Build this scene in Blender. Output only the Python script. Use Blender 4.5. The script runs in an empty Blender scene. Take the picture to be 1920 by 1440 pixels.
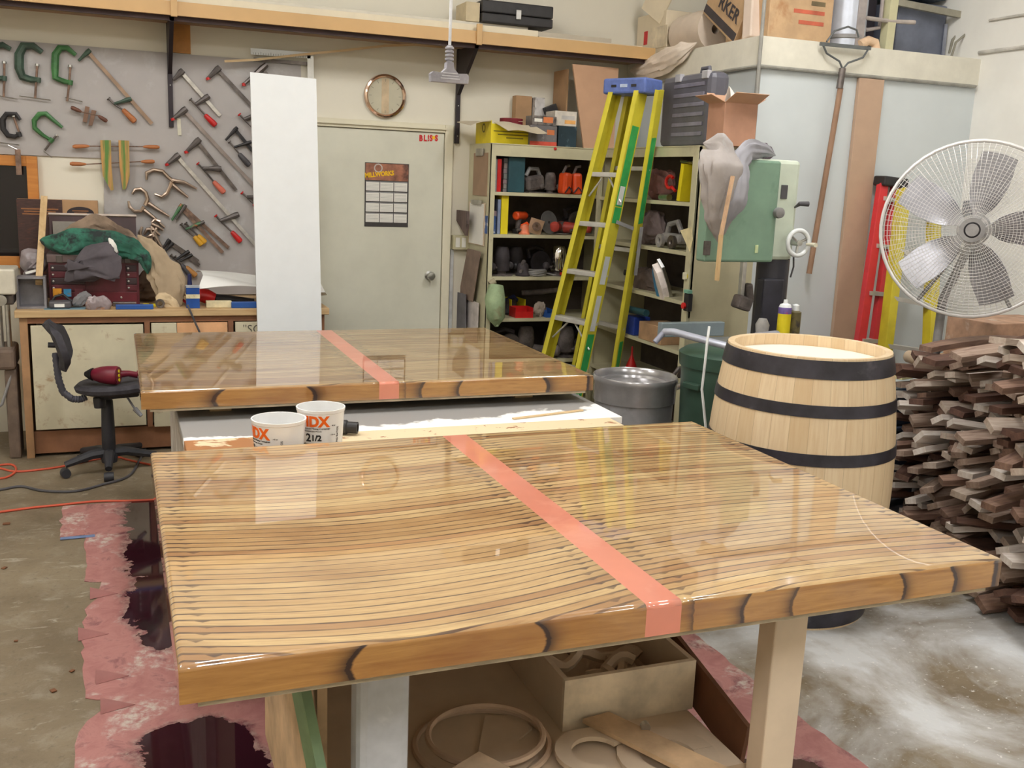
import bpy, bmesh, math, random
from mathutils import Vector as V, Matrix, Euler, noise
random.seed(7)
LAMP, EXPO = 30.0, 0.0
PI = math.pi
SC = bpy.context.scene
COL = SC.collection
HC = 1.65                      # eye height of the camera
YAW, PITCH, ROLL, FPX = .3811, .2014, .0409, 1870.5
cf = V((math.sin(YAW)*math.cos(PITCH), math.cos(YAW)*math.cos(PITCH), -math.sin(PITCH)))
r0 = V((math.cos(YAW), -math.sin(YAW), 0)); u0 = r0.cross(cf)
cr = r0*math.cos(ROLL)+u0*math.sin(ROLL); cu_ = -r0*math.sin(ROLL)+u0*math.cos(ROLL)
CAMP = V((0, 0, HC))

def at(px, py, ax, val):
    """a place read off the photograph, on the world plane axis ax = val"""
    d = cf+cr*((px-960)/FPX)-cu_*((py-720)/FPX)
    return CAMP+d*((val-CAMP[ax])/d[ax])

# ------------------------------------------------------------ materials
def lin(c):
    return tuple(((v/255/12.92) if v <= 10 else ((v/255+.055)/1.055)**2.4) for v in c)+(1,)
class NT:
    def __init__(s, name):
        s.m = bpy.data.materials.new(name); s.m.use_nodes = True
        s.nt = s.m.node_tree; s.b = s.nt.nodes['Principled BSDF']
    def n(s, t, ins=None, **pr):
        nd = s.nt.nodes.new(t)
        for k, v in pr.items(): setattr(nd, k, v)
        for k, v in (ins or {}).items(): s.set(nd.inputs[k], v)
        return nd
    def set(s, sock, v):
        if isinstance(v, bpy.types.NodeSocket): s.nt.links.new(v, sock)
        else: sock.default_value = v
    def math(s, op, a, b=None, c=None, clamp=False):
        ins = {0: a}
        if b is not None: ins[1] = b
        if c is not None: ins[2] = c
        return s.n('ShaderNodeMath', ins, operation=op, use_clamp=clamp).outputs[0]
    def mix(s, f, a, b, mode='MIX'):
        nd = s.n('ShaderNodeMix', data_type='RGBA', blend_type=mode)
        s.set(nd.inputs[0], f); s.set(nd.inputs[6], a); s.set(nd.inputs[7], b)
        return nd.outputs[2]
    def noise(s, vec, scale, detail=3, rough=.5, dist=0):
        return s.n('ShaderNodeTexNoise', {'Vector': vec, 'Scale': scale, 'Detail': detail, 'Roughness': rough, 'Distortion': dist}).outputs['Fac']
    def mapr(s, v, a, b, c=0, d=1, smooth=False):
        return s.n('ShaderNodeMapRange', {0: v, 1: a, 2: b, 3: c, 4: d}, interpolation_type='SMOOTHSTEP' if smooth else 'LINEAR').outputs[0]
    def obj(s, scale=(1, 1, 1), loc=(0, 0, 0)):
        tc = s.n('ShaderNodeTexCoord').outputs['Object']
        return s.n('ShaderNodeMapping', {'Vector': tc, 'Scale': scale, 'Location': loc}).outputs[0]
    def bump(s, h, st, dist=.01):
        s.set(s.b.inputs['Normal'], s.n('ShaderNodeBump', {'Height': h, 'Strength': st, 'Distance': dist}).outputs[0])

_mc = {}
def pm(name, c, rough=.6, metal=0, var=.12, sc=9, bump=0, coat=0, c2=None, f2=.5, sc2=5, stretch=(1, 1, 1), trans=0, emit=None, alpha=1):
    """plain procedural material: colour with noise wear, optional second colour in patches"""
    if name in _mc: return _mc[name]
    k = NT(name); vec = k.obj(stretch)
    nz = k.noise(vec, sc, 4, .6)
    a = lin([max(0, v*(1-var)) for v in c]); b = lin([min(255, v*(1+var)) for v in c])
    col = k.mix(k.mapr(nz, .3, .7), a, b)
    if c2 is not None:
        n2 = k.noise(k.obj(stretch, (3.1, 1.7, .4)), sc2, 5, .65, .3)
        col = k.mix(k.mapr(n2, f2, f2+.12), col, lin(c2))
    k.set(k.b.inputs['Base Color'], col)
    k.b.inputs['Roughness'].default_value = rough
    k.b.inputs['Metallic'].default_value = metal
    if coat: k.b.inputs['Coat Weight'].default_value = coat; k.b.inputs['Coat Roughness'].default_value = .05
    if trans: k.b.inputs['Transmission Weight'].default_value = trans
    if alpha < 1: k.b.inputs['Alpha'].default_value = alpha
    if emit:
        k.b.inputs['Emission Color'].default_value = lin(emit[0]); k.b.inputs['Emission Strength'].default_value = emit[1]
    if bump: k.bump(k.noise(vec, sc*3, 4, .6), bump, .004)
    _mc[name] = k.m
    return k.m

def c_(r, g, b, rough=.6, metal=0, **kw):
    return pm('surface_%d_%d_%d_%d_%d' % (r, g, b, rough*100, metal*100), (r, g, b), rough, metal, **kw)

def wood(name, c, dark, sc=6, rough=.55, axis=0, coat=0):
    if name in _mc: return _mc[name]
    k = NT(name); st = [9, 9, 9]; st[axis] = 1
    vec = k.obj(tuple(st))
    n1 = k.noise(vec, sc, 5, .6, .6); n2 = k.noise(k.obj((1, 1, 1)), 3, 3)
    col = k.mix(k.mapr(n1, .35, .7), lin(c), lin(dark))
    col = k.mix(k.mapr(n2, .35, .75, 0, .35), col, lin([v*.8 for v in c]))
    k.set(k.b.inputs['Base Color'], col); k.b.inputs['Roughness'].default_value = rough
    if coat: k.b.inputs['Coat Weight'].default_value = coat; k.b.inputs['Coat Roughness'].default_value = .04
    _mc[name] = k.m
    return k.m

# ------------------------------------------------------------ mesh builder
class MB:
    def __init__(s, M=None):
        s.v = []; s.f = []; s.mi = []; s.M = M or Matrix(); s.mat = 0
    def add(s, vs, fs, M=None):
        T = s.M if M is None else s.M @ M
        o = len(s.v); s.v += [T @ V(p) for p in vs]
        for f in fs: s.f.append([i+o for i in f]); s.mi.append(s.mat)
        return s
    def box(s, c, d, rot=None, bev=0, M=None):
        T = Matrix.Translation(V(c))
        if rot: T = T @ Euler(rot).to_matrix().to_4x4()
        if M is not None: T = M @ T
        h = [x/2 for x in d]
        if bev:
            bm = bmesh.new(); bmesh.ops.create_cube(bm, size=1)
            for v in bm.verts: v.co = V((v.co.x*d[0], v.co.y*d[1], v.co.z*d[2]))
            bmesh.ops.bevel(bm, geom=bm.edges[:], offset=min(bev, min(d)*.45), segments=2, affect='EDGES', profile=.5)
            bm.verts.index_update()
            vs = [v.co.copy() for v in bm.verts]; fs = [[v.index for v in f.verts] for f in bm.faces]; bm.free()
            return s.add(vs, fs, T)
        vs = [(x*h[0], y*h[1], z*h[2]) for x in (-1, 1) for y in (-1, 1) for z in (-1, 1)]
        return s.add(vs, [(0, 1, 3, 2), (4, 6, 7, 5), (0, 4, 5, 1), (2, 3, 7, 6), (0, 2, 6, 4), (1, 5, 7, 3)], T)
    def bx(s, x0, x1, y0, y1, z0, z1, bev=0):
        return s.box(((x0+x1)/2, (y0+y1)/2, (z0+z1)/2), (abs(x1-x0), abs(y1-y0), abs(z1-z0)), None, bev)
    def bar(s, a, b, w, h, up=(0, 0, 1), bev=0):
        """box running from a to b, w across, h along up"""
        a = V(a); b = V(b); d = b-a; L = d.length; x = d.normalized(); u = V(up)
        y = u.cross(x); y = y.normalized() if y.length > 1e-5 else V((0, 1, 0)); z = x.cross(y)
        T = Matrix.Translation((a+b)/2) @ Matrix((x, y, z)).transposed().to_4x4()
        return s.box((0, 0, 0), (L, w, h), None, bev, T)
    def tube(s, pts, r, n=8, closed=False, cap=True):
        P = [V(p) for p in pts]; m = len(P)
        R = r if isinstance(r, (list, tuple)) else [r]*m
        t0 = (P[1]-P[0]).normalized(); nrm = t0.orthogonal().normalized()
        vs = []
        for i in range(m):
            if closed: t = (P[(i+1) % m]-P[i-1]).normalized()
            elif i == 0: t = t0
            elif i == m-1: t = (P[i]-P[i-1]).normalized()
            else:
                t = (P[i+1]-P[i-1])
                t = t.normalized() if t.length > 1e-9 else t0
            nrm = (nrm-t*nrm.dot(t)); nrm = nrm.normalized() if nrm.length > 1e-6 else t.orthogonal().normalized()
            bn = t.cross(nrm)
            vs += [P[i]+(nrm*math.cos(2*PI*k/n)+bn*math.sin(2*PI*k/n))*R[i] for k in range(n)]
        fs = []
        for i in range(m if closed else m-1):
            j = (i+1) % m
            for k in range(n): fs.append((i*n+k, i*n+(k+1) % n, j*n+(k+1) % n, j*n+k))
        if cap and not closed: fs += [tuple(range(n))[::-1], tuple((m-1)*n+k for k in range(n))]
        return s.add(vs, fs)
    def lathe(s, prof, c=(0, 0, 0), n=28, M=None, a0=0, a1=2*PI):
        full = abs(a1-a0-2*PI) < 1e-6; m = n if full else n+1
        vs = []; T = Matrix.Translation(V(c)) @ (M or Matrix())
        for r, z in prof:
            for k in range(m):
                a = a0+(a1-a0)*k/n; vs.append((r*math.cos(a), r*math.sin(a), z))
        fs = []
        for i in range(len(prof)-1):
            for k in range(n):
                k2 = (k+1) % m; fs.append((i*m+k, i*m+k2, (i+1)*m+k2, (i+1)*m+k))
        return s.add(vs, fs, T)
    def prism(s, poly, h, M=None, hole=None):
        n = len(poly); vs = [(x, y, 0) for x, y in poly]+[(x, y, h) for x, y in poly]
        fs = [(i, (i+1) % n, n+(i+1) % n, n+i) for i in range(n)]
        if not hole: fs += [tuple(range(n))[::-1], tuple(range(n, 2*n))]
        else:
            vs += [(x, y, 0) for x, y in hole]+[(x, y, h) for x, y in hole]; q = 2*n
            for i in range(n):
                j = (i+1) % n
                fs += [(q+j, q+i, q+n+i, q+n+j), (j, q+j, q+i, i), (n+i, n+j, q+n+j, q+n+i)]
        return s.add(vs, fs, M)
    def ell(s, c, r, nz=8, n=12, wob=0, seed=0, rot=None):
        vs = []; T = Matrix.Translation(V(c))
        if rot: T = T @ Euler(rot).to_matrix().to_4x4()
        for i in range(nz+1):
            ph = PI*i/nz
            for k in range(n):
                a = 2*PI*k/n; p = V((math.sin(ph)*math.cos(a), math.sin(ph)*math.sin(a), math.cos(ph)))
                q = 1+wob*noise.noise(p*2.3+V((seed, seed*1.7, 0)))*2
                vs.append((p.x*r[0]*q, p.y*r[1]*q, p.z*r[2]*q))
        fs = [(i*n+k, (i+1)*n+k, (i+1)*n+(k+1) % n, i*n+(k+1) % n) for i in range(nz) for k in range(n)]
        return s.add(vs, fs, T)
    def grid(s, fn, nu, nv, th=.003):
        """a sheet with a real thickness: fn(u,v) gives the place"""
        P = [[V(fn(i/nu, j/nv)) for j in range(nv+1)] for i in range(nu+1)]
        vs = []; w = nv+1
        N = []
        for i in range(nu+1):
            for j in range(w):
                du = P[min(i+1, nu)][j]-P[max(i-1, 0)][j]; dv = P[i][min(j+1, nv)]-P[i][max(j-1, 0)]
                q = du.cross(dv); N.append(q.normalized() if q.length > 1e-9 else V((0, 0, 1)))
        flat = [P[i][j] for i in range(nu+1) for j in range(w)]
        vs = [p+q*th/2 for p, q in zip(flat, N)]+[p-q*th/2 for p, q in zip(flat, N)]
        o = len(flat); fs = []
        for i in range(nu):
            for j in range(nv):
                a = i*w+j; fs += [(a, a+w, a+w+1, a+1), (o+a, o+a+1, o+a+w+1, o+a+w)]
        for i in range(nu):
            a = i*w; fs += [(a, o+a, o+a+w, a+w)]; a = i*w+nv; fs += [(a, a+w, o+a+w, o+a)]
        for j in range(nv):
            a = j; fs += [(a, a+1, o+a+1, o+a)]; a = nu*w+j; fs += [(a, o+a, o+a+1, a+1)]
        return s.add(vs, fs)
    def build(s, name, mat, parent=None, smooth=False, origin=None):
        me = bpy.data.meshes.new(name)
        if parent is not None: o = wloc(parent)
        elif origin is not None: o = V(origin)
        else:
            xs = [p.x for p in s.v]; ys = [p.y for p in s.v]; o = V(((min(xs)+max(xs))/2, (min(ys)+max(ys))/2, min(p.z for p in s.v)))
        me.from_pydata([p-o for p in s.v], [], s.f)
        mats = mat if isinstance(mat, (list, tuple)) else [mat]
        for m in mats: me.materials.append(m)
        for p, i in zip(me.polygons, s.mi):
            p.material_index = min(i, len(mats)-1)
            p.use_smooth = bool(smooth)
        bm = bmesh.new(); bm.from_mesh(me); bmesh.ops.remove_doubles(bm, verts=bm.verts, dist=1e-6)
        bmesh.ops.recalc_face_normals(bm, faces=bm.faces)
        if smooth:
            for e in bm.edges:
                if len(e.link_faces) == 2 and e.calc_face_angle(0) > .7: e.smooth = False
        bm.to_mesh(me); bm.free()
        ob = bpy.data.objects.new(name, me); COL.objects.link(ob)
        if parent is not None:
            ob.parent = parent; ob['_w'] = list(o)
        else: ob.location = o; ob['_w'] = list(o)
        return ob

def wloc(ob): return V(ob['_w'])
def thing(name, label, cat, loc, group=None):
    o = bpy.data.objects.new(name, None); COL.objects.link(o); o.location = V(loc); o['_w'] = list(V(loc))
    o.empty_display_size = .05
    o['label'] = label; o['category'] = cat
    if group: o['group'] = group
    return o
def tag(o, label, cat, group=None, kind=None):
    o['label'] = label; o['category'] = cat
    if group: o['group'] = group
    if kind: o['kind'] = kind
    return o
def struct(name, mb, mat, parent=None, smooth=False, label=None):
    o = mb.build(name, mat, parent, smooth)
    if parent is None: o['kind'] = 'structure'
    if label: o['label'] = label
    return o
def frame(o, x, y):
    """matrix with local X along x, local Y along y, local Z out"""
    x = V(x).normalized(); y = V(y); z = x.cross(y).normalized(); y = z.cross(x)
    return Matrix.Translation(V(o)) @ Matrix((x, y, z)).transposed().to_4x4()

def text_faces(body, size, align='LEFT', ext=0, cuts=0, bold=0, space=1):
    cu = bpy.data.curves.new('t', 'FONT'); cu.body = body; cu.size = size; cu.align_x = align; cu.extrude = ext; cu.offset = bold
    cu.space_character = space; cu.resolution_u = 3
    ob = bpy.data.objects.new('t', cu); COL.objects.link(ob)
    dg = bpy.context.evaluated_depsgraph_get()
    me = bpy.data.meshes.new_from_object(ob.evaluated_get(dg))
    bm = bmesh.new(); bm.from_mesh(me)
    bmesh.ops.triangulate(bm, faces=bm.faces)
    if cuts:
        xs = [v.co.x for v in bm.verts]; x = min(xs)
        while x < max(xs):
            bmesh.ops.bisect_plane(bm, geom=bm.verts[:]+bm.edges[:]+bm.faces[:], plane_co=(x, 0, 0), plane_no=(1, 0, 0)); x += cuts
    bm.verts.index_update()
    vs = [v.co.copy() for v in bm.verts]; fs = [[v.index for v in f.verts] for f in bm.faces]
    bm.free(); bpy.data.objects.remove(ob); bpy.data.curves.remove(cu); bpy.data.meshes.remove(me)
    return vs, fs
def lettering(body, size, M, mat, parent, align='CENTER', bold=0, name='lettering', space=1, squash=1):
    vs, fs = text_faces(body, size, align, .0004, 0, bold, space)
    mb = MB(M); mb.add([(v.x*squash, v.y, v.z+.0012) for v in vs], fs)
    return mb.build(name, mat, parent)

# common materials
M_wall = pm('cream_wall_paint', (228, 223, 208), .65, var=.01, sc=3, bump=.05)
M_white = pm('white_laminate', (232, 236, 238), .35, var=.015, sc=4)
M_cream = pm('cream_enamel', (196, 190, 160), .45, var=.05, sc=5, c2=(170, 160, 135), f2=.62)
M_steel = pm('brushed_steel', (190, 190, 188), .3, 1, var=.1, sc=12)
M_dsteel = pm('dark_steel', (105, 98, 95), .4, .7, var=.2, sc=15)
M_chrome = pm('chrome', (225, 222, 218), .12, 1, var=.03)
M_black = pm('black_plastic', (38, 36, 38), .5, var=.2, sc=12)
M_dgrey = pm('dark_grey_plastic', (78, 76, 80), .55, var=.15, sc=10)
M_grey = pm('grey_plastic', (140, 138, 138), .55, var=.12, sc=10)
M_dusty = pm('dusty_dark_grey', (92, 84, 82), .8, var=.25, sc=14, c2=(130, 120, 112), f2=.55)
M_card = pm('cardboard', (192, 160, 128), .8, var=.05, sc=6, bump=.05)
M_card2 = pm('darker_cardboard', (176, 140, 104), .8, var=.06, sc=6)
M_mdf = pm('mdf', (214, 194, 170), .75, var=.04, sc=5)
M_fascia = pm('tan_laminate', (206, 168, 116), .4, var=.03, sc=3)
M_orange = pm('orange_plastic', (226, 82, 36), .4, var=.12)
M_red = pm('red_plastic', (196, 34, 34), .35, var=.1)
M_yel = pm('yellow_card', (226, 206, 30), .5, var=.04)
M_teal = pm('teal_card', (34, 72, 82), .5, var=.12)
M_blue = pm('blue_plastic', (42, 86, 160), .4, var=.1)
M_maroon = pm('maroon_enamel', (84, 30, 40), .4, var=.2, sc=8)
M_brown = pm('dark_brown_stain', (120, 78, 52), .6, var=.12, stretch=(1, 1, .3))
M_handle = wood('turned_handle_wood', (200, 130, 80), (166, 98, 56), 8)
M_pine = wood('pale_pine', (226, 200, 158), (206, 174, 126), 4)
M_pine_y = wood('pale_pine_depth', (226, 200, 158), (206, 174, 126), 4, axis=1)
M_pine_z = wood('pale_pine_upright', (214, 184, 138), (190, 156, 110), 4, axis=2)
M_paper = pm('white_paper', (236, 234, 228), .7, var=.02)
M_ink = pm('black_ink', (30, 28, 30), .6, var=.05)
M_redink = pm('red_ink', (200, 30, 36), .5, var=.03)
M_yelink = pm('yellow_ink', (240, 190, 20), .5, var=.03)
# ------------------------------------------------------------ the room
YB, YF = 6.7, 5.1
XP, XR, XL, YN, ZC, ZP = 3.5, 5.15, -3.4, -3.0, 4.1, 2.52
struct('wall_back', MB().bx(XL-.1, XR+.1, YB, YB+.12, 0, ZC), M_wall)
struct('wall_right', MB().bx(XR, XR+.12, YN, YB, 0, ZC), pm('white_wall_paint', (240, 238, 232), .6, var=.02, sc=3))
struct('wall_left', MB().bx(XL-.12, XL, YN, YB, 0, ZC), M_wall)
struct('wall_front', MB().bx(XL-.1, XR+.1, YN-.12, YN, 0, ZC), M_wall)
struct('ceiling', MB().bx(XL-.1, XR+.1, YN-.1, YB+.1, ZC, ZC+.1), pm('ceiling_paint', (225, 222, 214), .8, var=.02))
M_part = pm('bluish_white_panel', (212, 219, 222), .4, var=.02, sc=2)
struct('wall_partition', MB().bx(XP, XR, YF, YF+.1, 0, 2.345).bx(XP, XP+.1, YF+.1, YB, 0, 2.345).bx(XP, XR, YF, YB, 2.345, 2.36), M_part)
struct('trim_1', MB().bx(XP-.015, XR, YF-.015, YF+.1, 2.36, ZP).bx(XP-.015, XP+.1, YF+.1, YB, 2.36, ZP).bx(XP, XR, YF+.1, YB, ZP-.03, ZP), pm('beam_cream_paint', (226, 222, 208), .5, var=.03))
mb = MB(); mb.tube([(XP-.02, YF-.022, 2.35), (XR-.03, YF-.022, 2.35)], .011).tube([(XP-.02, YF-.022, 2.35), (XP-.02, YB, 2.35)], .011)
struct('trim_2', mb, c_(150, 148, 140, .5), smooth=True)
struct('trim_3', MB().bx(XP-.008, XP+.012, YF-.01, YF+.01, 1.2, 2.345).tube([(XP-.02, YF-.03, 2.1), (XP-.02, YF-.03, 3.2)], .011), c_(150, 148, 142, .5))
struct('trim_4', MB().tube([(XR-.01, 3.2, 2.56), (XR-.01, YF, 2.56)], .012).tube([(XR-.01, 3.2, 2.75), (XR-.01, YF-.05, 2.75)], .008), c_(200, 196, 188, .5), smooth=True)

# floor: mottled concrete with sanding dust and scraps
k = NT('mottled_concrete'); v = k.obj()
n1 = k.noise(v, 1.6, 6, .6); n2 = k.noise(v, 9, 8, .75, .4); n3 = k.noise(v, 38, 6, .7)
col = k.mix(k.mapr(n1, .35, .65), lin((112, 98, 78)), lin((136, 122, 100)))
col = k.mix(k.mapr(n2, .5, .7, 0, .45), col, lin((168, 160, 144)))
col = k.mix(k.mapr(n3, .56, .68, 0, .5), col, lin((92, 82, 68)))
streak = k.noise(k.obj((5, 16, 1), (.3, .1, 0)), 1.1, 7, .75, 1.4)
col = k.mix(k.mapr(streak, .59, .68, 0, .45), col, lin((196, 190, 176)))
sx = k.n('ShaderNodeSeparateXYZ', {0: v})
dm = k.math('MULTIPLY', k.mapr(sx.outputs[0], .9, 1.9), k.mapr(sx.outputs[1], 4.2, 3.2))   # dust lies by the stack
dn = k.noise(v, 1.5, 7, .62, .5)
col = k.mix(k.math('MULTIPLY', dm, k.mapr(dn, .4, .6)), col, lin((206, 208, 210)))
col = k.mix(k.math('MULTIPLY', dm, k.mapr(n3, .6, .68, 0, .8)), col, lin((232, 230, 226)))
k.set(k.b.inputs['Base Color'], col); k.set(k.b.inputs['Roughness'], k.mapr(n2, .3, .7, .45, .75)); k.bump(n3, .35, .004)
mb = MB(); mb.add([(XL-.1, YN-.1, 0), (XR+.1, YN-.1, 0), (XR+.1, YB+.1, 0), (XL-.1, YB+.1, 0), (XL-.1, YN-.1, -.1), (XR+.1, YN-.1, -.1), (XR+.1, YB+.1, -.1), (XL-.1, YB+.1, -.1)],
                  [(0, 1, 2, 3), (7, 6, 5, 4), (0, 4, 5, 1), (1, 5, 6, 2), (2, 6, 7, 3), (3, 7, 4, 0)])
fl = mb.build('floor', k.m, origin=(0, 0, 0)); fl['kind'] = 'structure'

# window with an orange wood frame
M_frame = wood('orange_window_wood', (206, 138, 66), (186, 116, 48), 4)
mb = MB(); mb.bx(-1.5, -.416, 6.655, 6.72, 1.015, 1.085, .004).bx(-1.5, -.416, 6.655, 6.72, 1.615, 1.675, .004).bx(-.475, -.416, 6.65, 6.72, 1.015, 1.675, .004)
w = struct('window_1', mb, M_frame)
kk = NT('dark_window_glass'); kk.b.inputs['Base Color'].default_value = lin((26, 20, 24)); kk.b.inputs['Roughness'].default_value = .06
MB().bx(-1.5, -.475, 6.685, 6.70, 1.085, 1.615).build('pane', kk.m, w)

# painted tool board, L shaped around the window
M_board = pm('grey_board_paint', (176, 171, 170), .6, var=.03, sc=3, c2=(186, 184, 184), f2=.55)
poly = [(-1.5, 1.68), (-.05, 1.68), (-.075, .85), (1.14, .85), (1.14, 2.325), (-1.5, 2.325)]
M0 = Matrix.Translation((0, YB, 0)) @ Matrix.Rotation(PI/2, 4, 'X')
tag(MB(M0).prism(poly, .012).build('tool_board', M_board), 'large grey painted board on the wall that carries the clamps', 'tool board')
TB = YB-.012
tag(MB().bx(at(322, 80, 1, YB).x, at(357, 80, 1, YB).x, YB-.014, YB, at(340, 100, 1, YB).z, 2.5).build('plywood_patch', c_(190, 132, 66, .6)), 'small orange plywood patch on the wall under the lumber shelf', 'plywood')

# door
DX0, DX1, DZ = 1.2, 2.105, 1.945
d = struct('door_1', MB().bx(DX0, DX1, YB-.02, YB, .01, DZ-.005), pm('door_paint', (214, 213, 198), .45, var=.025, sc=4, c2=(196, 194, 180), f2=.68, sc2=3))
M_trim = pm('door_frame_paint', (222, 216, 194), .4, var=.02)
fz = [(DX0-.06, DX0-.005), (DX1+.005, DX1+.062)]
mb = MB()
for a, b in fz: mb.bx(a, b, YB-.035, YB, 0, DZ+.055, .004)
mb.bx(DX0-.005, DX1+.005, YB-.035, YB, DZ, DZ+.055, .004).bx(DX0-.01, DX1+.01, YB-.05, YB-.03, DZ+.02, DZ+.03)
mb.build('door_frame', M_trim, d)
kp = at(806, 517, 1, 6.66)
MB(Matrix.Translation((kp.x, YB-.02, kp.z)) @ Matrix.Rotation(PI/2, 4, 'X')).lathe([(0, 0), (.032, 0), (.032, .006), (.012, .01), (.012, .03), (.026, .04), (.03, .055), (.024, .068), (0, .072)], n=20).build('door_knob', M_steel, d, True)
# scuffs are in the paint; sticker and calendar hang on it
t = thing('sticker', 'red and yellow BLISS sticker at the top corner of the door', 'sticker', at(801, 262, 1, YB-.021))
for ch, x, m in (('B', 789, M_redink), ('L', 797, M_redink), ('!', 803, M_redink), ('S', 808, M_redink), ('S', 818, M_redink)):
    p = at(x, 264, 1, YB-.0205); lettering(ch, .052, frame(p, (1, 0, 0), (0, 0, 1)), m, t, bold=.003, squash=.8)
p = at(813, 258, 1, YB-.0205); MB(Matrix.Translation(p) @ Matrix.Rotation(PI/2, 4, 'X')).lathe([(0, 0), (.012, 0), (.012, .001), (0, .001)], n=14).build('dot', M_yelink, t)
cx0, cx1, cz0, cz1 = 1.56, 1.862, 1.306, 1.728
t = thing('wall_calendar', 'year calendar poster with a brown MILLWORKS heading on the door', 'calendar', (1.711, YB-.021, cz0))
yc = YB-.021
MB().bx(cx0, cx1, yc-.002, yc, cz0, cz1).build('backing_sheet', c_(60, 56, 56, .5), t)
MB().bx(cx0+.004, cx1-.004, yc-.003, yc-.002, cz1-.115, cz1-.005).build('heading', pm('calendar_heading', (150, 98, 78), .4, var=.25, sc=14, c2=(60, 44, 44), f2=.6), t)
mb = MB()
for i in range(4):
    for j in range(3):
        x0 = cx0+.008+j*.0965; z0 = cz0+.03+i*.0695; mb.bx(x0, x0+.091, yc-.0032, yc-.002, z0, z0+.062)
mb.build('month_panel', M_paper, t)
mb = MB()
for i in range(4):
    for j in range(3):
        x0 = cx0+.012+j*.0965; z0 = cz0+.03+i*.0695
        for r in range(5): mb.bx(x0, x0+.082, yc-.0036, yc-.003, z0+.006+r*.009, z0+.0075+r*.009)
        mb.bx(x0-.003, x0+.086, yc-.0036, yc-.003, z0+.055, z0+.062)
mb.build('date_rows', c_(150, 150, 152), t)
lettering('MILLWORKS', .042, frame((cx0+.1, yc-.0035, cz1-.088), (1, 0, .12), (0, 0, 1)), M_yelink, t, bold=.002, squash=.85)
MB(frame((cx0+.09, yc-.004, cz1-.035), (1, 0, 0), (0, 0, 1))).lathe([(.022, 0), (.022, .001), (.03, .001), (.03, 0)], n=16).build('emblem', c_(190, 180, 175), t)

# clock
cp = at(723, 180, 1, 6.68)
t = thing('wall_clock', 'round chrome rimmed wall clock above the door', 'clock', (cp.x, YB, cp.z))
Mc = Matrix.Translation((cp.x, YB, cp.z)) @ Matrix.Rotation(PI/2, 4, 'X')
MB(Mc).lathe([(.118, .004), (.118, .02), (.128, .03), (.138, .026), (.142, .004)], n=48).build('rim', pm('rosy_chrome', (226, 196, 178), .14, 1, var=.02), t, True)
MB(Mc).lathe([(0, .001), (.12, .001), (.12, .012), (0, .012)], n=40).build('dial', pm('clock_dial', (196, 190, 168), .25, var=.03), t)
MB(Mc).box((-.0, 0, .0125), (.05, .225, .001)).build('dial_reflection', c_(200, 178, 146, .3), t)  # tan reflection in the clock glass, made as a coloured strip
mb = MB(Mc)
for i in range(12):
    a = i*PI/6; mb.box((.1*math.sin(a), .1*math.cos(a), .013), (.004, .018, .0012), (0, 0, -a))
mb.build('hour_mark', c_(150, 145, 128), t)

# lights: two long rows of wrap-around strip fixtures
M_lamp = NT('fluorescent_diffuser'); M_lamp.b.inputs['Emission Color'].default_value = (1, .985, .955, 1); M_lamp.b.inputs['Emission Strength'].default_value = LAMP
nl = 0
for X in (-2.1, .40, 3.0):
    for Y in (-.6, 3.6):
        nl += 1
        where = {-2.1: 'the left row', .40: 'the middle row', 3.0: 'the right row'}[X]+' '+{-.6: 'behind the camera', 3.6: 'nearer the back wall'}[Y]
        t = thing('strip_light', 'long fluorescent ceiling light in '+where, 'light', (X, Y, 3.86), 'fluorescent strips on the ceiling')
        MB().bx(X-.22, X+.22, Y-.65, Y+.65, 3.93, 4.1, .01).build('housing', M_white, t)
        MB().bx(X-.2, X+.2, Y-.63, Y+.63, 3.86, 3.93, .01).build('diffuser', M_lamp.m, t)

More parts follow.
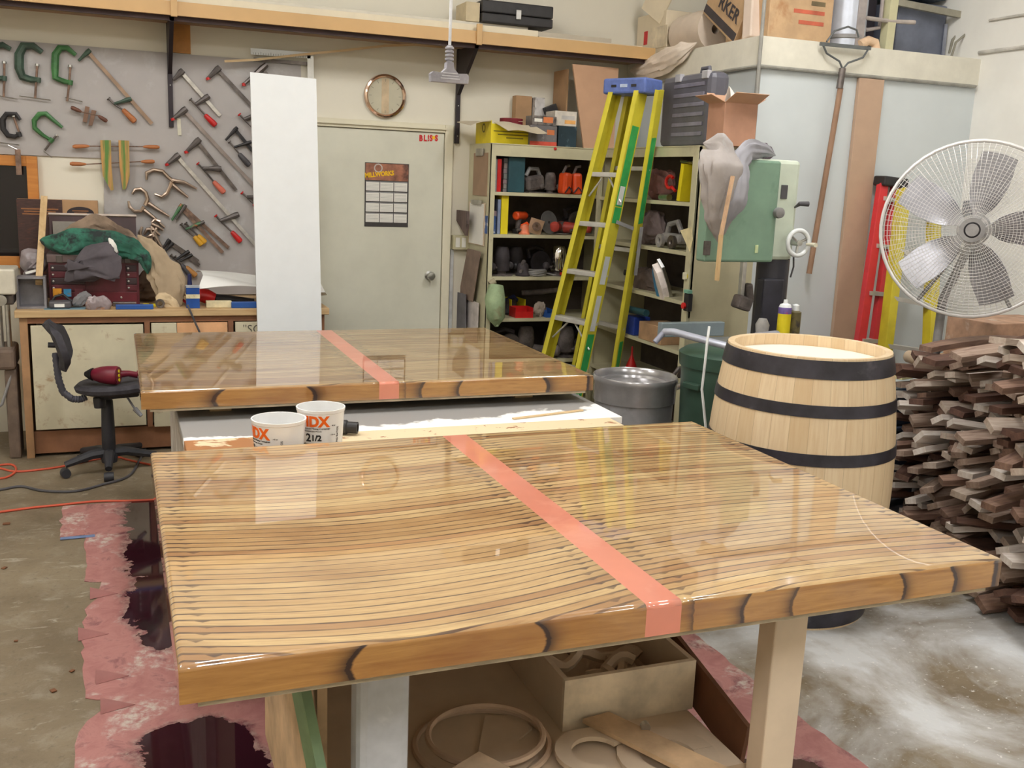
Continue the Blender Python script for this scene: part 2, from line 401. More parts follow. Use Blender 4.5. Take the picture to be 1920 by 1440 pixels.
# ------------------------------------------------------------ the two barrel-stave table tops
LIN = lin
def top_mat(name, x0, L, D, amp, seed, rowsY=51, dk=1):
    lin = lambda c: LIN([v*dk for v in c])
    """staves set on edge, running along x: each a tone of its own, dark resin in the joints"""
    k = NT(name); v = k.obj(); s3 = k.n('ShaderNodeSeparateXYZ', {0: v}); X, Y, Z = s3.outputs
    u = k.mapr(X, x0, x0+L)                          # 0..1 along the stave
    sinu = k.math('SINE', k.math('MULTIPLY', u, PI))
    w1 = k.noise(k.obj((.9, 2.2, 1), (seed, 0, 0)), 1.3, 2)
    w2 = k.noise(k.obj((2.5, 30, 1), (seed, 2, 0)), 1, 2)
    fade = k.mapr(Y, 0, D, 1.15, .55)
    off = k.math('MULTIPLY', k.math('MULTIPLY', sinu, amp), fade)
    off = k.math('ADD', off, k.math('MULTIPLY', k.math('SUBTRACT', w1, .5), .05))
    off = k.math('ADD', off, k.math('MULTIPLY', k.math('SUBTRACT', w2, .5), .006))
    q = k.math('MULTIPLY', k.math('ADD', Y, off), rowsY/D)
    row = k.math('FLOOR', q); fr = k.math('FRACT', q)
    rnd = k.n('ShaderNodeTexWhiteNoise', {'W': k.math('ADD', row, seed*17.3)}, noise_dimensions='1D').outputs['Value']
    rnd2 = k.n('ShaderNodeTexWhiteNoise', {'W': k.math('ADD', row, seed*31.7+.5)}, noise_dimensions='1D').outputs['Value']
    a = k.mix(rnd, lin((194, 154, 102)), lin((220, 188, 134)))
    a = k.mix(k.math('GREATER_THAN', rnd2, .86), a, lin((178, 134, 88)))
    gv = k.n('ShaderNodeCombineXYZ', {0: k.math('MULTIPLY', X, 5), 1: k.math('MULTIPLY', q, 2.4), 2: k.math('MULTIPLY', rnd, 40)}).outputs[0]
    g = k.noise(gv, 2.2, 5, .65, .8)
    a = k.mix(k.mapr(g, .42, .72, 0, .5), a, lin((146, 102, 58)))
    blot = k.noise(k.obj((1.6, 3, 1), (seed*2, 5, 0)), 1.6, 4, .6, .6)
    a = k.mix(k.mapr(blot, .45, .72, 0, .55), a, lin((132, 86, 42)))
    # joints widen where they end
    e1 = k.mapr(X, x0+.02, x0+.16, 1, 0, True); e2 = k.mapr(X, x0+L-.14, x0+L-.015, 0, 1, True)
    ends = k.math('MAXIMUM', e1, e2)
    nw = k.math('MULTIPLY', rnd2, .10)
    wid = k.math('ADD', k.math('ADD', .062, k.math('MULTIPLY', nw, .7)), k.math('MULTIPLY', ends, .045))
    side_ = k.math('GREATER_THAN', fr, .5)
    b1 = k.math('MULTIPLY', k.mapr(k.math('ABSOLUTE', k.math('SUBTRACT', X, k.math('ADD', x0+.025, k.math('MULTIPLY', rnd2, .035)))), 0, .014, 1, 0), k.math('ADD', .15, k.math('MULTIPLY', rnd, .35)))
    b2 = k.math('MULTIPLY', k.mapr(k.math('ABSOLUTE', k.math('SUBTRACT', X, k.math('SUBTRACT', x0+L-.02, k.math('MULTIPLY', rnd2, .03)))), 0, .014, 1, 0), k.math('ADD', .15, k.math('MULTIPLY', rnd, .35)))
    wid = k.math('ADD', wid, k.math('MULTIPLY', side_, k.math('MAXIMUM', b1, b2)))
    nearline = k.math('SUBTRACT', .5, k.math('ABSOLUTE', k.math('SUBTRACT', fr, .5)))   # 0 at the joint
    m = k.mapr(nearline, k.math('MULTIPLY', wid, .6), wid, 1, 0, True)
    str_ = k.mapr(k.noise(k.obj((3, 60, 1)), 1, 2), .3, .6, .45, 1)
    a = k.mix(k.math('MULTIPLY', k.math('MULTIPLY', m, str_), .92), a, lin((72, 44, 34)))
    k.set(k.b.inputs['Base Color'], a); k.b.inputs['Roughness'].default_value = .45
    k.b.inputs['Coat Weight'].default_value = 1; k.b.inputs['Coat Roughness'].default_value = .004; k.b.inputs['Coat IOR'].default_value = 1.7
    cb = k.n('ShaderNodeBump', {'Height': k.noise(k.obj((1, 1, 1)), 5, 2), 'Strength': .006, 'Distance': .02}).outputs[0]
    k.set(k.b.inputs['Coat Normal'], cb)
    return k.m

def edge_mat(name, joints):
    """front edge: stave sides laid end to end, charred where they meet in curved joints"""
    k = NT(name); v = k.obj(); s3 = k.n('ShaderNodeSeparateXYZ', {0: v}); X, Y, Z = s3.outputs
    g = k.noise(k.obj((3, 3, 40)), 2, 5, .65, .5); g2 = k.noise(k.obj((2, 1, 6)), 1.7, 4)
    a = k.mix(k.mapr(g, .35, .7), lin((184, 136, 74)), lin((152, 104, 52)))
    a = k.mix(k.mapr(g2, .45, .7, 0, .6), a, lin((138, 84, 38)))
    zz = k.math('POWER', k.math('MULTIPLY', k.math('SUBTRACT', Z, .034), 1/.034), 2)
    for x, cv, w, side, st in joints:
        d = k.math('SUBTRACT', k.math('ADD', X, k.math('MULTIPLY', zz, cv)), x)
        d = k.math('ADD', d, k.math('MULTIPLY', k.math('SUBTRACT', g, .5), .012))
        core = k.mapr(k.math('ABSOLUTE', d), w*.35, w, 1, 0, True)
        sd = k.math('MULTIPLY', d, side)
        halo = k.math('MULTIPLY', k.mapr(sd, 0, w*6.5, 1, k.math('MULTIPLY', k.math('SUBTRACT', g2, .5), .6)), k.math('GREATER_THAN', sd, 0))
        mk = k.math('MULTIPLY', k.math('MAXIMUM', core, k.math('POWER', halo, 2.2)), st)
        a = k.mix(mk, a, lin((44, 20, 16)))
    k.set(k.b.inputs['Base Color'], a); k.b.inputs['Roughness'].default_value = .45
    k.b.inputs['Coat Weight'].default_value = 1; k.b.inputs['Coat Roughness'].default_value = .02; k.b.inputs['Coat IOR'].default_value = 1.5
    return k.m
M_copper = pm('copper_band', (216, 132, 108), .5, 0, var=.04, sc=4, c2=(222, 144, 120), f2=.55, coat=1)
M_ply = pm('pale_plywood_edge', (176, 162, 138), .75, var=.12, sc=20, stretch=(1, 1, 6))

def table_top(x0, y0, zt, label, joints, amps, seed):
    W, D, T = 1.79, 1.338, .068
    t = thing('table_top', label, 'table top', (x0, y0, zt-T-.012))
    c0, c1 = .868, .947
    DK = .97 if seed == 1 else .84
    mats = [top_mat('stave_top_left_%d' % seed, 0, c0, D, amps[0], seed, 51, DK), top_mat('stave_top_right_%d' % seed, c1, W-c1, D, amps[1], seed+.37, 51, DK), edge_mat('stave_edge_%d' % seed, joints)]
    def slab(name, a, b, mi, m):
        bm = bmesh.new(); bmesh.ops.create_cube(bm, size=1)
        for v in bm.verts: v.co = V(((v.co.x+.5)*(b-a)+a, (v.co.y+.5)*D, (v.co.z+.5)*T+.012))
        ed = [e for e in bm.edges if all(v.co.z > T for v in e.verts) and not (all(abs(v.co.x-c0) < .001 for v in e.verts) or all(abs(v.co.x-c1) < .001 for v in e.verts))]
        bmesh.ops.bevel(bm, geom=ed, offset=.011, segments=6, affect='EDGES', profile=.5)
        for co_, no_ in (((a+.03, 0, 0), (1, 0, 0)), ((b-.03, 0, 0), (1, 0, 0)), ((0, .03, 0), (0, 1, 0)), ((0, D-.03, 0), (0, 1, 0))):
            bmesh.ops.bisect_plane(bm, geom=bm.verts[:]+bm.edges[:]+bm.faces[:], plane_co=co_, plane_no=no_)
        bmesh.ops.recalc_face_normals(bm, faces=bm.faces)
        me = bpy.data.meshes.new(name); bm.to_mesh(me); bm.free()
        for q in m: me.materials.append(q)
        for p in me.polygons:
            p.use_smooth = True; p.material_index = 0 if (p.normal.z > .6 or len(m) == 1) else 1
        for p in me.polygons:
            if p.area > .02 or max(abs(q_) for q_ in p.normal) > .9999: p.use_smooth = False
        o = bpy.data.objects.new(name, me); COL.objects.link(o); o.parent = t; o['_w'] = list(wloc(t))
        return o
    slab('stave_field', 0, c0, 0, [mats[0], mats[2]])
    slab('stave_field', c1, W, 0, [mats[1], mats[2]])
    slab('copper_band', c0, c1, 0, [M_copper])
    MB().bx(x0+.03, x0+W-.03, y0+.008, y0+D-.02, zt-T-.012, zt-T).build('plywood_base', M_ply, t)
    return t
def jx(px, py, y): return at(px, py, 1, y).x
def J(lst, x0, y):
    return [(at(px, py, 1, y).x-x0, cv, w, sd, st) for px, py, cv, w, sd, st in lst]
T1X, T1Y, T2X, T2Y = .0696, 1.5856, .063, 3.7052
j1 = J([(652, 1250, -0.02, .010, -1, 1), (1030, 1195, 0.018, .009, 1, 1), (1300, 1140, 0, .004, -1, .7), (1392, 1135, -0.012, .008, -1, .95), (1484, 1120, -0.012, .007, -1, .85), (1700, 1085, 0.012, .007, 1, .95), (1795, 1070, 0.012, .009, 1, 1), (1868, 1060, 0, .011, 1, 1)], T1X, T1Y)
j2 = J([(400, 745, -0.025, .014, -1, 1), (592, 735, 0.02, .014, 1, 1), (760, 730, 0, .004, -1, .6), (787, 730, -0.012, .011, -1, .95), (858, 725, -0.014, .009, -1, .95), (1029, 715, 0.014, .014, 1, 1), (1103, 712, 0, .010, 1, 1)], T2X, T2Y)
table_top(T1X, T1Y, .85, 'front glossy barrel-stave table top, nearest the camera, with a copper band', j1, (.062, -.034), 1)
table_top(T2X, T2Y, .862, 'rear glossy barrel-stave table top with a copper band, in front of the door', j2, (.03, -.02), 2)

# front work stand, MDF, with a low shelf full of offcuts
t = thing('work_stand', 'brown MDF work stand with a low shelf under the front table top', 'work stand', (1, 2.1, 0))
L1 = .772-.004
for q in ((1.39, 1.74), (1.39, 2.62), (.46, 2.62)):
    MB().bx(q[0]-.045, q[0]+.045, q[1]-.03, q[1]+.03, 0, L1-.03, .004).build('leg', M_mdf, t)
MB().bx(.40, .505, 1.72, 1.80, 0, L1-.03, .018).build('leg', pm('worn_white_laminate', (188, 190, 196), .3, var=.08, c2=(220, 220, 222), f2=.5), t)['label'] = 'white laminate covered leg'
MB().bx(.33, 1.45, 1.69, 2.68, L1-.03, L1).build('stand_top', M_mdf, t)
MB().bx(.36, 1.37, 1.66, 2.62, .27, .29, .002).build('shelf', M_mdf, t)
MB().bx(.505, 1.345, 2.6, 2.62, .29, .7).build('back_panel', pm('dusty_mdf', (196, 172, 154), .8, var=.06), t)
MB().bx(.34, .36, 1.82, 2.6, .1, .738).build('side_panel', c_(190, 160, 126, .75), t)
g = MB().bar((.3, 1.9, .73), (.36, 1.6, .25), .02, .06).build('strut', c_(116, 140, 104, .6), t); g['label'] = 'faded green strut'
# things on the shelf, z = .29
t = thing('mdf_drawer_box', 'open MDF box of curved offcuts on the low shelf', 'box', (1.26, 2.25, .29))
bx0, bx1, by0, by1 = 1.005, 1.385, 2.07, 2.5
MB().bx(bx0, bx1, by0, by0+.014, .29, .43).build('front_panel', c_(222, 206, 182, .7), t)
MB().bx(bx0, bx0+.014, by0+.014, by1, .29, .43).build('side_panel', M_mdf, t); MB().bx(bx1-.014, bx1, by0+.014, by1, .29, .43).build('side_panel', M_mdf, t)
MB().bx(bx0+.014, bx1-.014, by1-.014, by1, .29, .43).bx(bx0+.014, bx1-.014, by0+.014, by1-.014, .29, .3).build('back_panel', M_mdf, t)
for i, (dx, dy, r, z) in enumerate(((.12, .1, .06, .33), (.25, .12, .065, .36), (.19, .2, .07, .345), (.3, .22, .055, .33), (.1, .27, .06, .36))):
    a0 = random.uniform(0, 6); pts = [(bx0+dx+r*math.cos(a0+q*.3), by0+dy+r*math.sin(a0+q*.3), z+.01*math.sin(q)) for q in range(15)]
    tag(MB().tube(pts, .016, 6).build('curved_offcut', M_mdf, None, True), 'curved MDF offcut lying in the open box', 'offcut', 'curved offcuts in the box')
tag(MB().bar((1.43, 2.55, .42), (1.40, 1.85, .30), .012, .13).build('hardboard_strip', pm('brown_hardboard', (112, 72, 48), .6, var=.08)), 'dark brown hardboard strip on edge beside the offcut box', 'board')
M_hoop = pm('bent_mdf_edge', (206, 180, 156), .7, var=.08)
for i, (c, r, z, lb) in enumerate((((.79, 2.07), .165, .298, 'large round MDF hoop lying on the low shelf'), ((.80, 2.075), .142, .318, 'smaller MDF hoop lying inside the large hoop'))):
    pts = [(c[0]+r*math.cos(q*PI/24), c[1]+r*.95*math.sin(q*PI/24), z) for q in range(48)]
    tag(MB().tube(pts, .008, 6, closed=True).build('hoop', M_hoop, None, True), lb, 'hoop')
tag(MB().prism([(.74, 1.98), (.84, 2.19), (.93, 2.17), (.935, 2.1), (.88, 2.06), (.9, 1.98), (.84, 1.93)], .006, Matrix.Translation((0, 0, .291))).build('curved_template', M_mdf), 'curved MDF template lying inside the hoops', 'template')
tag(MB().box((.70, 1.83, .3335), (.15, .15, .075), (0, 0, .5), .002).build('mdf_block', c_(196, 172, 144, .7)), 'square MDF block in front of the hoops', 'block')
def ring2(c, r0, r1, a0, a1, z, h, name, lb, cat='template', m=M_mdf):
    n = 22; po = [(c[0]+r1*math.cos(a0+(a1-a0)*i/n), c[1]+r1*math.sin(a0+(a1-a0)*i/n)) for i in range(n+1)]
    pi_ = [(c[0]+r0*math.cos(a0+(a1-a0)*i/n), c[1]+r0*math.sin(a0+(a1-a0)*i/n)) for i in range(n, -1, -1)]
    return tag(MB().prism(po+pi_, h, Matrix.Translation((0, 0, z))).build(name, m), lb, cat)
ring2((1.2, 1.88), .07, .125, 0, 2*PI-.02, .291, .012, 'ring_template', 'flat ring-shaped MDF template near the stand leg')
ring2((1.03, 1.93), .06, .1, .3, 4.6, .305, .012, 'ring_template', 'broken-ring MDF template between hoops and stand leg')
tag(MB().prism([(1.05, 2.05), (1.13, 2.06), (1.3, 1.72), (1.22, 1.69)], .012, Matrix.Translation((0, 0, .318))).build('mdf_strip', c_(194, 164, 130, .7)), 'flat MDF strip lying across the ring templates', 'offcut')
tag(MB().tube([(1.178, 1.955, .335), (1.182, 1.97, .335)], .012, 12).build('steel_washer', M_steel), 'small shiny steel disc on the ring template', 'washer')
tag(MB().bx(1.27, 1.37, 1.69, 1.80, .291, .297).build('mdf_offcut', c_(200, 172, 140, .7)), 'small pale MDF offcut against the stand leg', 'offcut')

# middle table: white top that turns grey toward the rear, and a wooden front rail
zc = .742; YJ = at(660, 809, 2, zc).y
t = thing('middle_table', 'white and grey topped work table between the two stave tops', 'work table', (1, 3.6, 0))
k = NT('white_grey_top'); v = k.obj(); sx = k.n('ShaderNodeSeparateXYZ', {0: v}); n1 = k.noise(v, 3, 5, .6)
ln = k.math('ADD', sx.outputs[1], k.math('MULTIPLY', k.math('SUBTRACT', n1, .5), .5))
ln = k.math('SUBTRACT', ln, k.math('MULTIPLY', sx.outputs[0], .07))
col = k.mix(k.mapr(ln, -.06, -.04), lin((246, 246, 244)), lin((150, 148, 146)))
k.set(k.b.inputs['Base Color'], col); k.b.inputs['Roughness'].default_value = .5
MB().bx(.19, 1.86, YJ+.002, 4.9, zc-.03, zc, .003).build('white_top', k.m, t)
k = NT('resin_stained_board'); v = k.obj(); n1 = k.noise(v, 5, 5, .6, .6); n2 = k.noise(v, 14, 4, .7, .5)
sx = k.n('ShaderNodeSeparateXYZ', {0: v})
col = k.mix(k.mapr(n2, .6, .66), lin((236, 216, 180)), lin((160, 100, 62)))
col = k.mix(k.math('MULTIPLY', k.mapr(sx.outputs[0], -.45, -.6), k.mapr(n1, .42, .46)), col, lin((172, 118, 76)))
k.set(k.b.inputs['Base Color'], col); k.b.inputs['Roughness'].default_value = .4
MB().bx(.19, 1.80, 2.98, YJ, zc-.03, zc, .003).build('board_top', k.m, t)
M_dst = pm('dusty_panel', (168, 160, 150), .8, var=.08, c2=(200, 196, 190), f2=.5)
MB().bx(.21, .24, 3.02, 4.86, .06, zc-.03).bx(1.76, 1.79, 3.02, 4.86, .06, zc-.03).bx(.24, 1.76, 4.8, 4.83, .06, zc-.03).build('side_panel', M_dst, t)
for q in ((.27, 3.06), (1.73, 3.06), (.27, 4.78), (1.73, 4.78)):
    MB().bx(q[0]-.03, q[0]+.03, q[1]-.03, q[1]+.03, 0, zc-.03).build('leg', M_mdf, t)
# spacers carrying the rear top
for i, (x, y) in enumerate(((.35, 3.95), (1.6, 3.95), (.35, 4.7), (1.6, 4.7))):
    tag(MB().bx(x-.04, x+.04, y-.1, y+.1, zc, .862-.068-.012).build('wood_spacer', M_pine_y), 'wooden spacer block under the rear table top, '+('near left', 'near right', 'far left', 'far right')[i], 'spacer block', 'spacers under the rear table top')
p0 = at(962, 785, 2, zc+.004); p1 = at(1092, 769, 2, zc+.004)
tag(MB().bar(p0, p1, .014, .005).build('stir_stick', M_pine), 'thin pale wooden stir stick on the white table', 'stick')
p = at(690, 816, 2, zc); a = V((.9, -.42, 0)).normalized()
Mq = frame((p.x+.01, p.y, zc+.026), (0, 0, 1), V((0, 0, 1)).cross(a))
t = thing('hose_coupling', 'black plastic hose coupling lying on the middle table', 'coupling', (p.x, p.y, zc))
MB(frame((p.x-.035, p.y+.01, zc+.0265), a.cross(V((0, 0, 1))), (0, 0, 1))).lathe([(.014, 0), (.021, 0), (.021, .035), (.026, .04), (.026, .07), (.02, .07), (.02, .035), (.014, .03), (.014, 0)], n=20).build('body', M_black, t, True)
# mixing tubs
M_tub = pm('translucent_tub', (238, 238, 238), .25, var=.01); M_tub.node_tree.nodes['Principled BSDF'].inputs['Subsurface Weight'].default_value = .3
M_tub.node_tree.nodes['Principled BSDF'].inputs['Subsurface Radius'].default_value = (.02, .02, .02)
M_or = pm('orange_ink', (240, 104, 20), .4, var=.02)
def tub(px0, px1, py, rimz, label, ang):
    a = at(px0, py, 2, rimz); b = at(px1, py+1, 2, rimz); c = (a+b)/2; R = (a-b).length/2
    h = rimz-zc; rb = R*.84
    t = thing('mixing_tub', label, 'tub', (c.x, c.y, zc), 'mixing tubs on the middle table')
    MB().lathe([(0, 0), (rb, 0), (rb+.001, .003), (R*.97, h-.012), (R, h-.010), (R+.001, h), (R*.955, h), (R*.945, h-.012), (rb-.003, .004), (0, .004)], (c.x, c.y, zc), 48).build('tub_body', M_tub, t, True)
    def rad(z): return rb+(R*.97-rb)*(z/(h-.012))
    base = math.atan2(-c.y, -c.x)+ang
    def wrap(body, size, z, da, mat, bold=0, name='lettering', rot=False, sq=1):
        vs, fs = text_faces(body, size, 'CENTER', .0003, .006, bold)
        mb = MB(); out = []
        for q in vs:
            x, y = (q.x*sq, q.y) if not rot else (-q.y, q.x)
            zz = z+y; r = rad(zz)+.0011+q.z; th = base+da+x/r
            out.append((c.x+r*math.cos(th), c.y+r*math.sin(th), zc+zz))
        mb.add(out, fs); return mb.build(name, mat, t)
    wrap('HDX', .046, h-.050, 0, M_or, .0022, sq=.95)['label'] = 'orange HDX lettering'
    wrap('All Purpose Mixing Container', .0085, h-.060, .02, M_ink)
    wrap('Recipiente para Mezclar', .006, h-.068, -.05, M_ink)
    wrap('2', .036, h-.100, -.27, M_ink, .001)
    wrap('1/2', .026, h-.097, .10, M_ink, .001)
    wrap('QUARTS', .020, h-.121, -.02, M_ink, .0006)
    for i in range(3): wrap('- '+('24 oz', '32 oz', '40 oz')[i], .006, h-.11+.03*i, .85, M_ink)
    wrap('MIXING RATIOS', .010, h-.09, 1.15, M_ink, rot=True)
    return t
tub(471, 574, 783, .905, 'left, nearer white HDX mixing tub with its lettering half turned away', -1.0)
tub(555.5, 647, 761, .915, 'right, farther white HDX mixing tub reading 2 1/2 QUARTS', -.3)
# ------------------------------------------------------------ lumber shelf on the back wall
SHZ = 2.497; SY = 6.3
t = thing('lumber_shelf', 'long tan edged lumber shelf across the back wall', 'shelf', (1.2, YB, SHZ))
MB().bx(-1.6, XP-.02, SY+.02, YB, SHZ, SHZ+.02).build('shelf_board', pm('shelf_underside', (170, 140, 112), .6, var=.04), t)
mb = MB().bx(-1.6, XP-.02, SY, SY+.02, SHZ-.004, SHZ+.074, .003).bx(-1.6, XP-.02, SY-.008, SY, SHZ-.004, SHZ+.010).build('fascia', M_fascia, t)
MB().bx(-1.6, XP-.02, SY+.03, SY+.05, SHZ-.03, SHZ).build('rail', c_(60, 40, 40), t)
for i, (px, py) in enumerate(((326, 12), (899, 60))):
    p = at(px, py, 1, SY-.01); MB().bx(p.x-.018, p.x+.018, SY-.018, SY, SHZ-.012, SHZ+.125-.01*i, .002).build('strap', M_fascia, t)
M_post = pm('black_slotted_steel', (44, 36, 42), .45, .3, var=.1)
for i, (px, zt, zb) in enumerate(((.345, 2.50, 1.885), (2.198, 2.50, 1.88))):
    o = MB().bx(px-.014, px+.014, YB-.03, YB-.012 if i == 0 else YB, zb, zt, .002).build('wall_post', M_post, t)
    mb = MB()
    for z in (.05, .25, .42): mb.tube([(px, YB-.032, zb+z), (px, YB-.0295, zb+z)], .0035, 8)
    mb.build('screw', M_steel, o)
    y0 = YB-.03; pr = [(y0, 2.20), (y0, 2.49), (SY+.03, 2.49), (SY+.03, 2.465)]
    M0 = Matrix(((0, 0, 1, px-.012), (1, 0, 0, 0), (0, 1, 0, 0), (0, 0, 0, 1)))
    MB(M0).prism(pr, .024).build('bracket', M_post, t)
# boards on the shelf
tag(MB().bx(-1.5, 2.62, SY+.03, SY+.14, SHZ+.02, SHZ+.115, .002).build('lumber_board', pm('cream_board', (226, 216, 192), .5, var=.02)), 'long cream board stored at the front of the lumber shelf', 'board')
tag(MB().bx(-1.5, 2.60, SY+.16, SY+.28, SHZ+.02, SHZ+.15, .002).build('lumber_board', pm('white_board_edge', (218, 212, 198), .5, var=.03)), 'long off-white board stored behind the front one on the lumber shelf', 'board')
tag(MB().bx(2.63, 3.40, SY+.04, SY+.08, SHZ+.02, SHZ+.085).build('lumber_strip', pm('pale_strip', (222, 208, 184), .5, var=.04)), 'thin pale strip at the right end of the lumber shelf', 'board')
tag(MB().bx(2.60, 3.20, SY+.12, SY+.18, SHZ+.02, SHZ+.125).build('lumber_strip', pm('grey_strip', (196, 186, 168), .5, var=.04)), 'short grey strip at the right end of the lumber shelf', 'board')
p0 = at(896, 40, 1, 6.5); p1 = at(1028, 48, 1, 6.5)
t = thing('tool_case', 'long black latched tool case on the lumber shelf', 'case', ((p0.x+p1.x)/2, 6.5, SHZ+.151))
MB().bx(p0.x, p1.x, 6.42, 6.62, SHZ+.151, SHZ+.21, .008).build('case_base', M_black, t)
MB().bx(p0.x, p1.x, 6.42, 6.62, SHZ+.213, SHZ+.29, .008).build('lid', M_black, t)
xm = (p0.x+p1.x)/2; MB().bx(xm-.018, xm+.018, 6.408, 6.42, SHZ+.185, SHZ+.245, .003).build('latch', M_steel, t)
tag(MB().bx(p0.x-.10, p0.x-.006, 6.45, 6.66, SHZ+.151, SHZ+.27, .002).build('carton', pm('pale_carton', (206, 190, 158), .7, var=.05)), 'small pale carton left of the black tool case', 'carton')
# framing square and bent lath hung under the shelf
q0, q1, q2 = at(470, 96, 1, 6.66), at(582, 104, 1, 6.66), at(583, 165, 1, 6.66)
t = thing('framing_square', 'white steel framing square hanging above the white panel', 'framing square', (q1.x, 6.66, q1.z))
MB().bar(q0, q1, .003, .038, (0, 0, 1)).build('long_arm', M_white, t); MB().bar(q1, q2, .003, .04, (1, 0, 0)).build('short_arm', pm('dull_steel_arm', (205, 204, 200), .35, .6, var=.05), t)
mb = MB(); d = (q1-q0)/24
for i in range(1, 23): mb.bar(q0+d*i+V((0, -.002, -.018)), q0+d*i+V((0, -.002, -.006 if i % 4 else 0)), .0006, .0015, (1, 0, 0))
mb.build('graduations', M_ink, t)
tag(MB().bar(q0+V((.02, .02, -.045)), q1+V((.02, .02, -.05)), .01, .022).build('steel_rule', M_dsteel), 'dark steel bar hanging just below the framing square', 'rule')
pts = [at(x, y, 1, 6.62) for x, y in ((421, 115), (480, 112), (560, 103), (640, 95), (720, 86), (775, 84), (828, 88))]
mb = MB()
for a, b in zip(pts[:-1], pts[1:]): mb.bar(a, b+(b-a)*.01, .006, .014)
tag(mb.build('wood_lath', M_pine), 'thin bent wooden lath held under the lumber shelf', 'lath')

# hanging power cord with a triple tap
p = at(842, 130, 1, 3.5)
t = thing('hanging_outlet', 'dusty triple outlet tap hanging from the ceiling on a white cord', 'outlet', (p.x, 3.5, p.z-.05))
MB().tube([(p.x+.006, 3.5, ZC), (p.x+.004, 3.5, 2.9), (p.x, 3.5, p.z+.07)], .0055, 8).build('cord', c_(214, 216, 222, .5), t, True)
M_tap = pm('dusty_rubber', (150, 148, 156), .8, var=.15, c2=(182, 182, 186), f2=.5)
mb = MB()
for i in range(4): mb.lathe([(.009, 0), (.0155, .003), (.0155, .009), (.009, .012)], (p.x, 3.5, p.z+.028+i*.0125), 14)
mb.lathe([(.011, 0), (.010, .06)], (p.x, 3.5, p.z+.02), 12); mb.build('strain_relief', M_tap, t, True)
Mt = Matrix.Translation((p.x, 3.516, p.z-.032)) @ Matrix.Rotation(PI/2, 4, 'X')
MB(Mt).prism([(-.068, -.014), (.068, -.014), (.070, .012), (.062, .02), (.03, .018), (.014, .034), (.012, .055), (-.012, .055), (-.014, .034), (-.03, .018), (-.062, .02), (-.07, .012)], .032).build('tap_body', M_tap, t)
mb = MB()
for i in range(3): mb.bx(p.x-.035+.004*i, p.x+.035-.004*i, 3.4825, 3.484, p.z-.034+i*.009, p.z-.031+i*.009)
mb.build('moulded_ribs', c_(200, 200, 206, .7), t)

# ------------------------------------------------------------ clamps on the board
CY = TB-.022
M_bar = pm('zinc_bar', (196, 192, 186), .35, .5, var=.1, sc=20)
M_wbar = pm('tan_worn_bar', (156, 130, 108), .5, .2, var=.12)
M_iron = pm('grey_cast_iron', (92, 86, 84), .5, .3, var=.2, sc=20)
M_green = pm('green_cast_iron', (58, 78, 66), .45, var=.25, sc=18)
M_green2 = pm('bright_green_cast_iron', (62, 112, 64), .45, var=.2, sc=14, c2=(70, 66, 62), f2=.54)
M_rust = pm('rusty_steel', (128, 104, 90), .6, .4, var=.25, sc=20)
def wp(px, py, y=None): return at(px, py, 1, CY if y is None else y)
CG = 'clamps hung on the grey tool board'
def bar_clamp(label, p0, p1, tip, slide, stip, h0, h1, mb_=None, mj=None, mh=None, w=.0175, red_tip=False):
    """pixel points: bar ends, fixed jaw tip, sliding jaw on the bar, its tip, handle ends"""
    mb_ = mb_ or M_bar; mj = mj or M_iron; mh = mh or M_red
    A, B, T_, S, ST, H0, H1 = [wp(*q) for q in (p0, p1, tip, slide, stip, h0, h1)]
    t = thing('bar_clamp', label, 'clamp', A, CG)
    out = (0, 1, 0); d = (B-A).normalized(); off = V((0, .012, 0))
    MB().bar(A+off*.5, B+off*.5, .021, .007, out).build('bar', mb_, t)
    j = (T_-A); e = A-j*.22
    MB().tube([e, A, A+j*.55, T_], [w*.95, w*1.15, w*.75, w*.55], 8).build('fixed_jaw', mj, t, True)
    if red_tip: MB().tube([T_-j*.08-d*.006, T_-j*.02+d*.008], w*.72, 10).build('jaw_pad', M_red, t, True)
    j = (ST-S)
    MB().tube([S-j*.25, S, S+j*.6, ST], [w*.9, w*1.1, w*.7, w*.7], 8).build('sliding_jaw', mj, t, True)
    hd = (H1-H0).normalized()
    MB().tube([ST-hd*.04, ST, H0+hd*.01], [.006, .0055, .0055], 8).build('screw', M_dsteel, t, True)
    L = (H1-H0).length
    MB().tube([H0, H0+hd*L*.08, H0+hd*L*.3, H0+hd*L*.75, H1-hd*L*.06, H1], [.009, .014, .016, .019, .0175, .009], 10).build('handle', mh, t, True)
    MB().tube([ST-hd*.045, ST-hd*.037], .012, 10).build('swivel_pad', M_red if red_tip else M_dsteel, t, True)
    return t
bar_clamp('tan-barred clamp with an orange wooden handle, upper left of the black wall post', (165, 97), (285, 232), (147, 114), (240, 187), (214, 195), (230, 205), (254, 229), M_wbar, M_green, M_handle, .013)
bar_clamp('shiny bar clamp with a red handle, just right of the black wall post', (340, 135), (413, 217), (325, 150), (387, 183), (367, 196), (384, 215), (405, 236), None, M_iron, M_red)
bar_clamp('worn steel bar clamp running behind the white panel at the top', (408, 130), (520, 250), (389, 148), (480, 215), (458, 224), (474, 240), (495, 262), M_dsteel, M_iron, M_red, red_tip=True)
bar_clamp('dark clamp head peeking over the left edge of the white panel top', (492, 128), (560, 220), (455, 160), (545, 190), (525, 205), (535, 220), (550, 240), M_dsteel, M_dsteel, M_red, red_tip=True)
bar_clamp('long grey bar clamp with red jaw tip, running from wall post to white panel', (345, 207), (520, 395), (323, 224), (505, 370), (463, 370), (475, 382), (500, 405), pm('dull_bar', (150, 138, 132), .5, .4, var=.1), M_iron, M_red, red_tip=True)
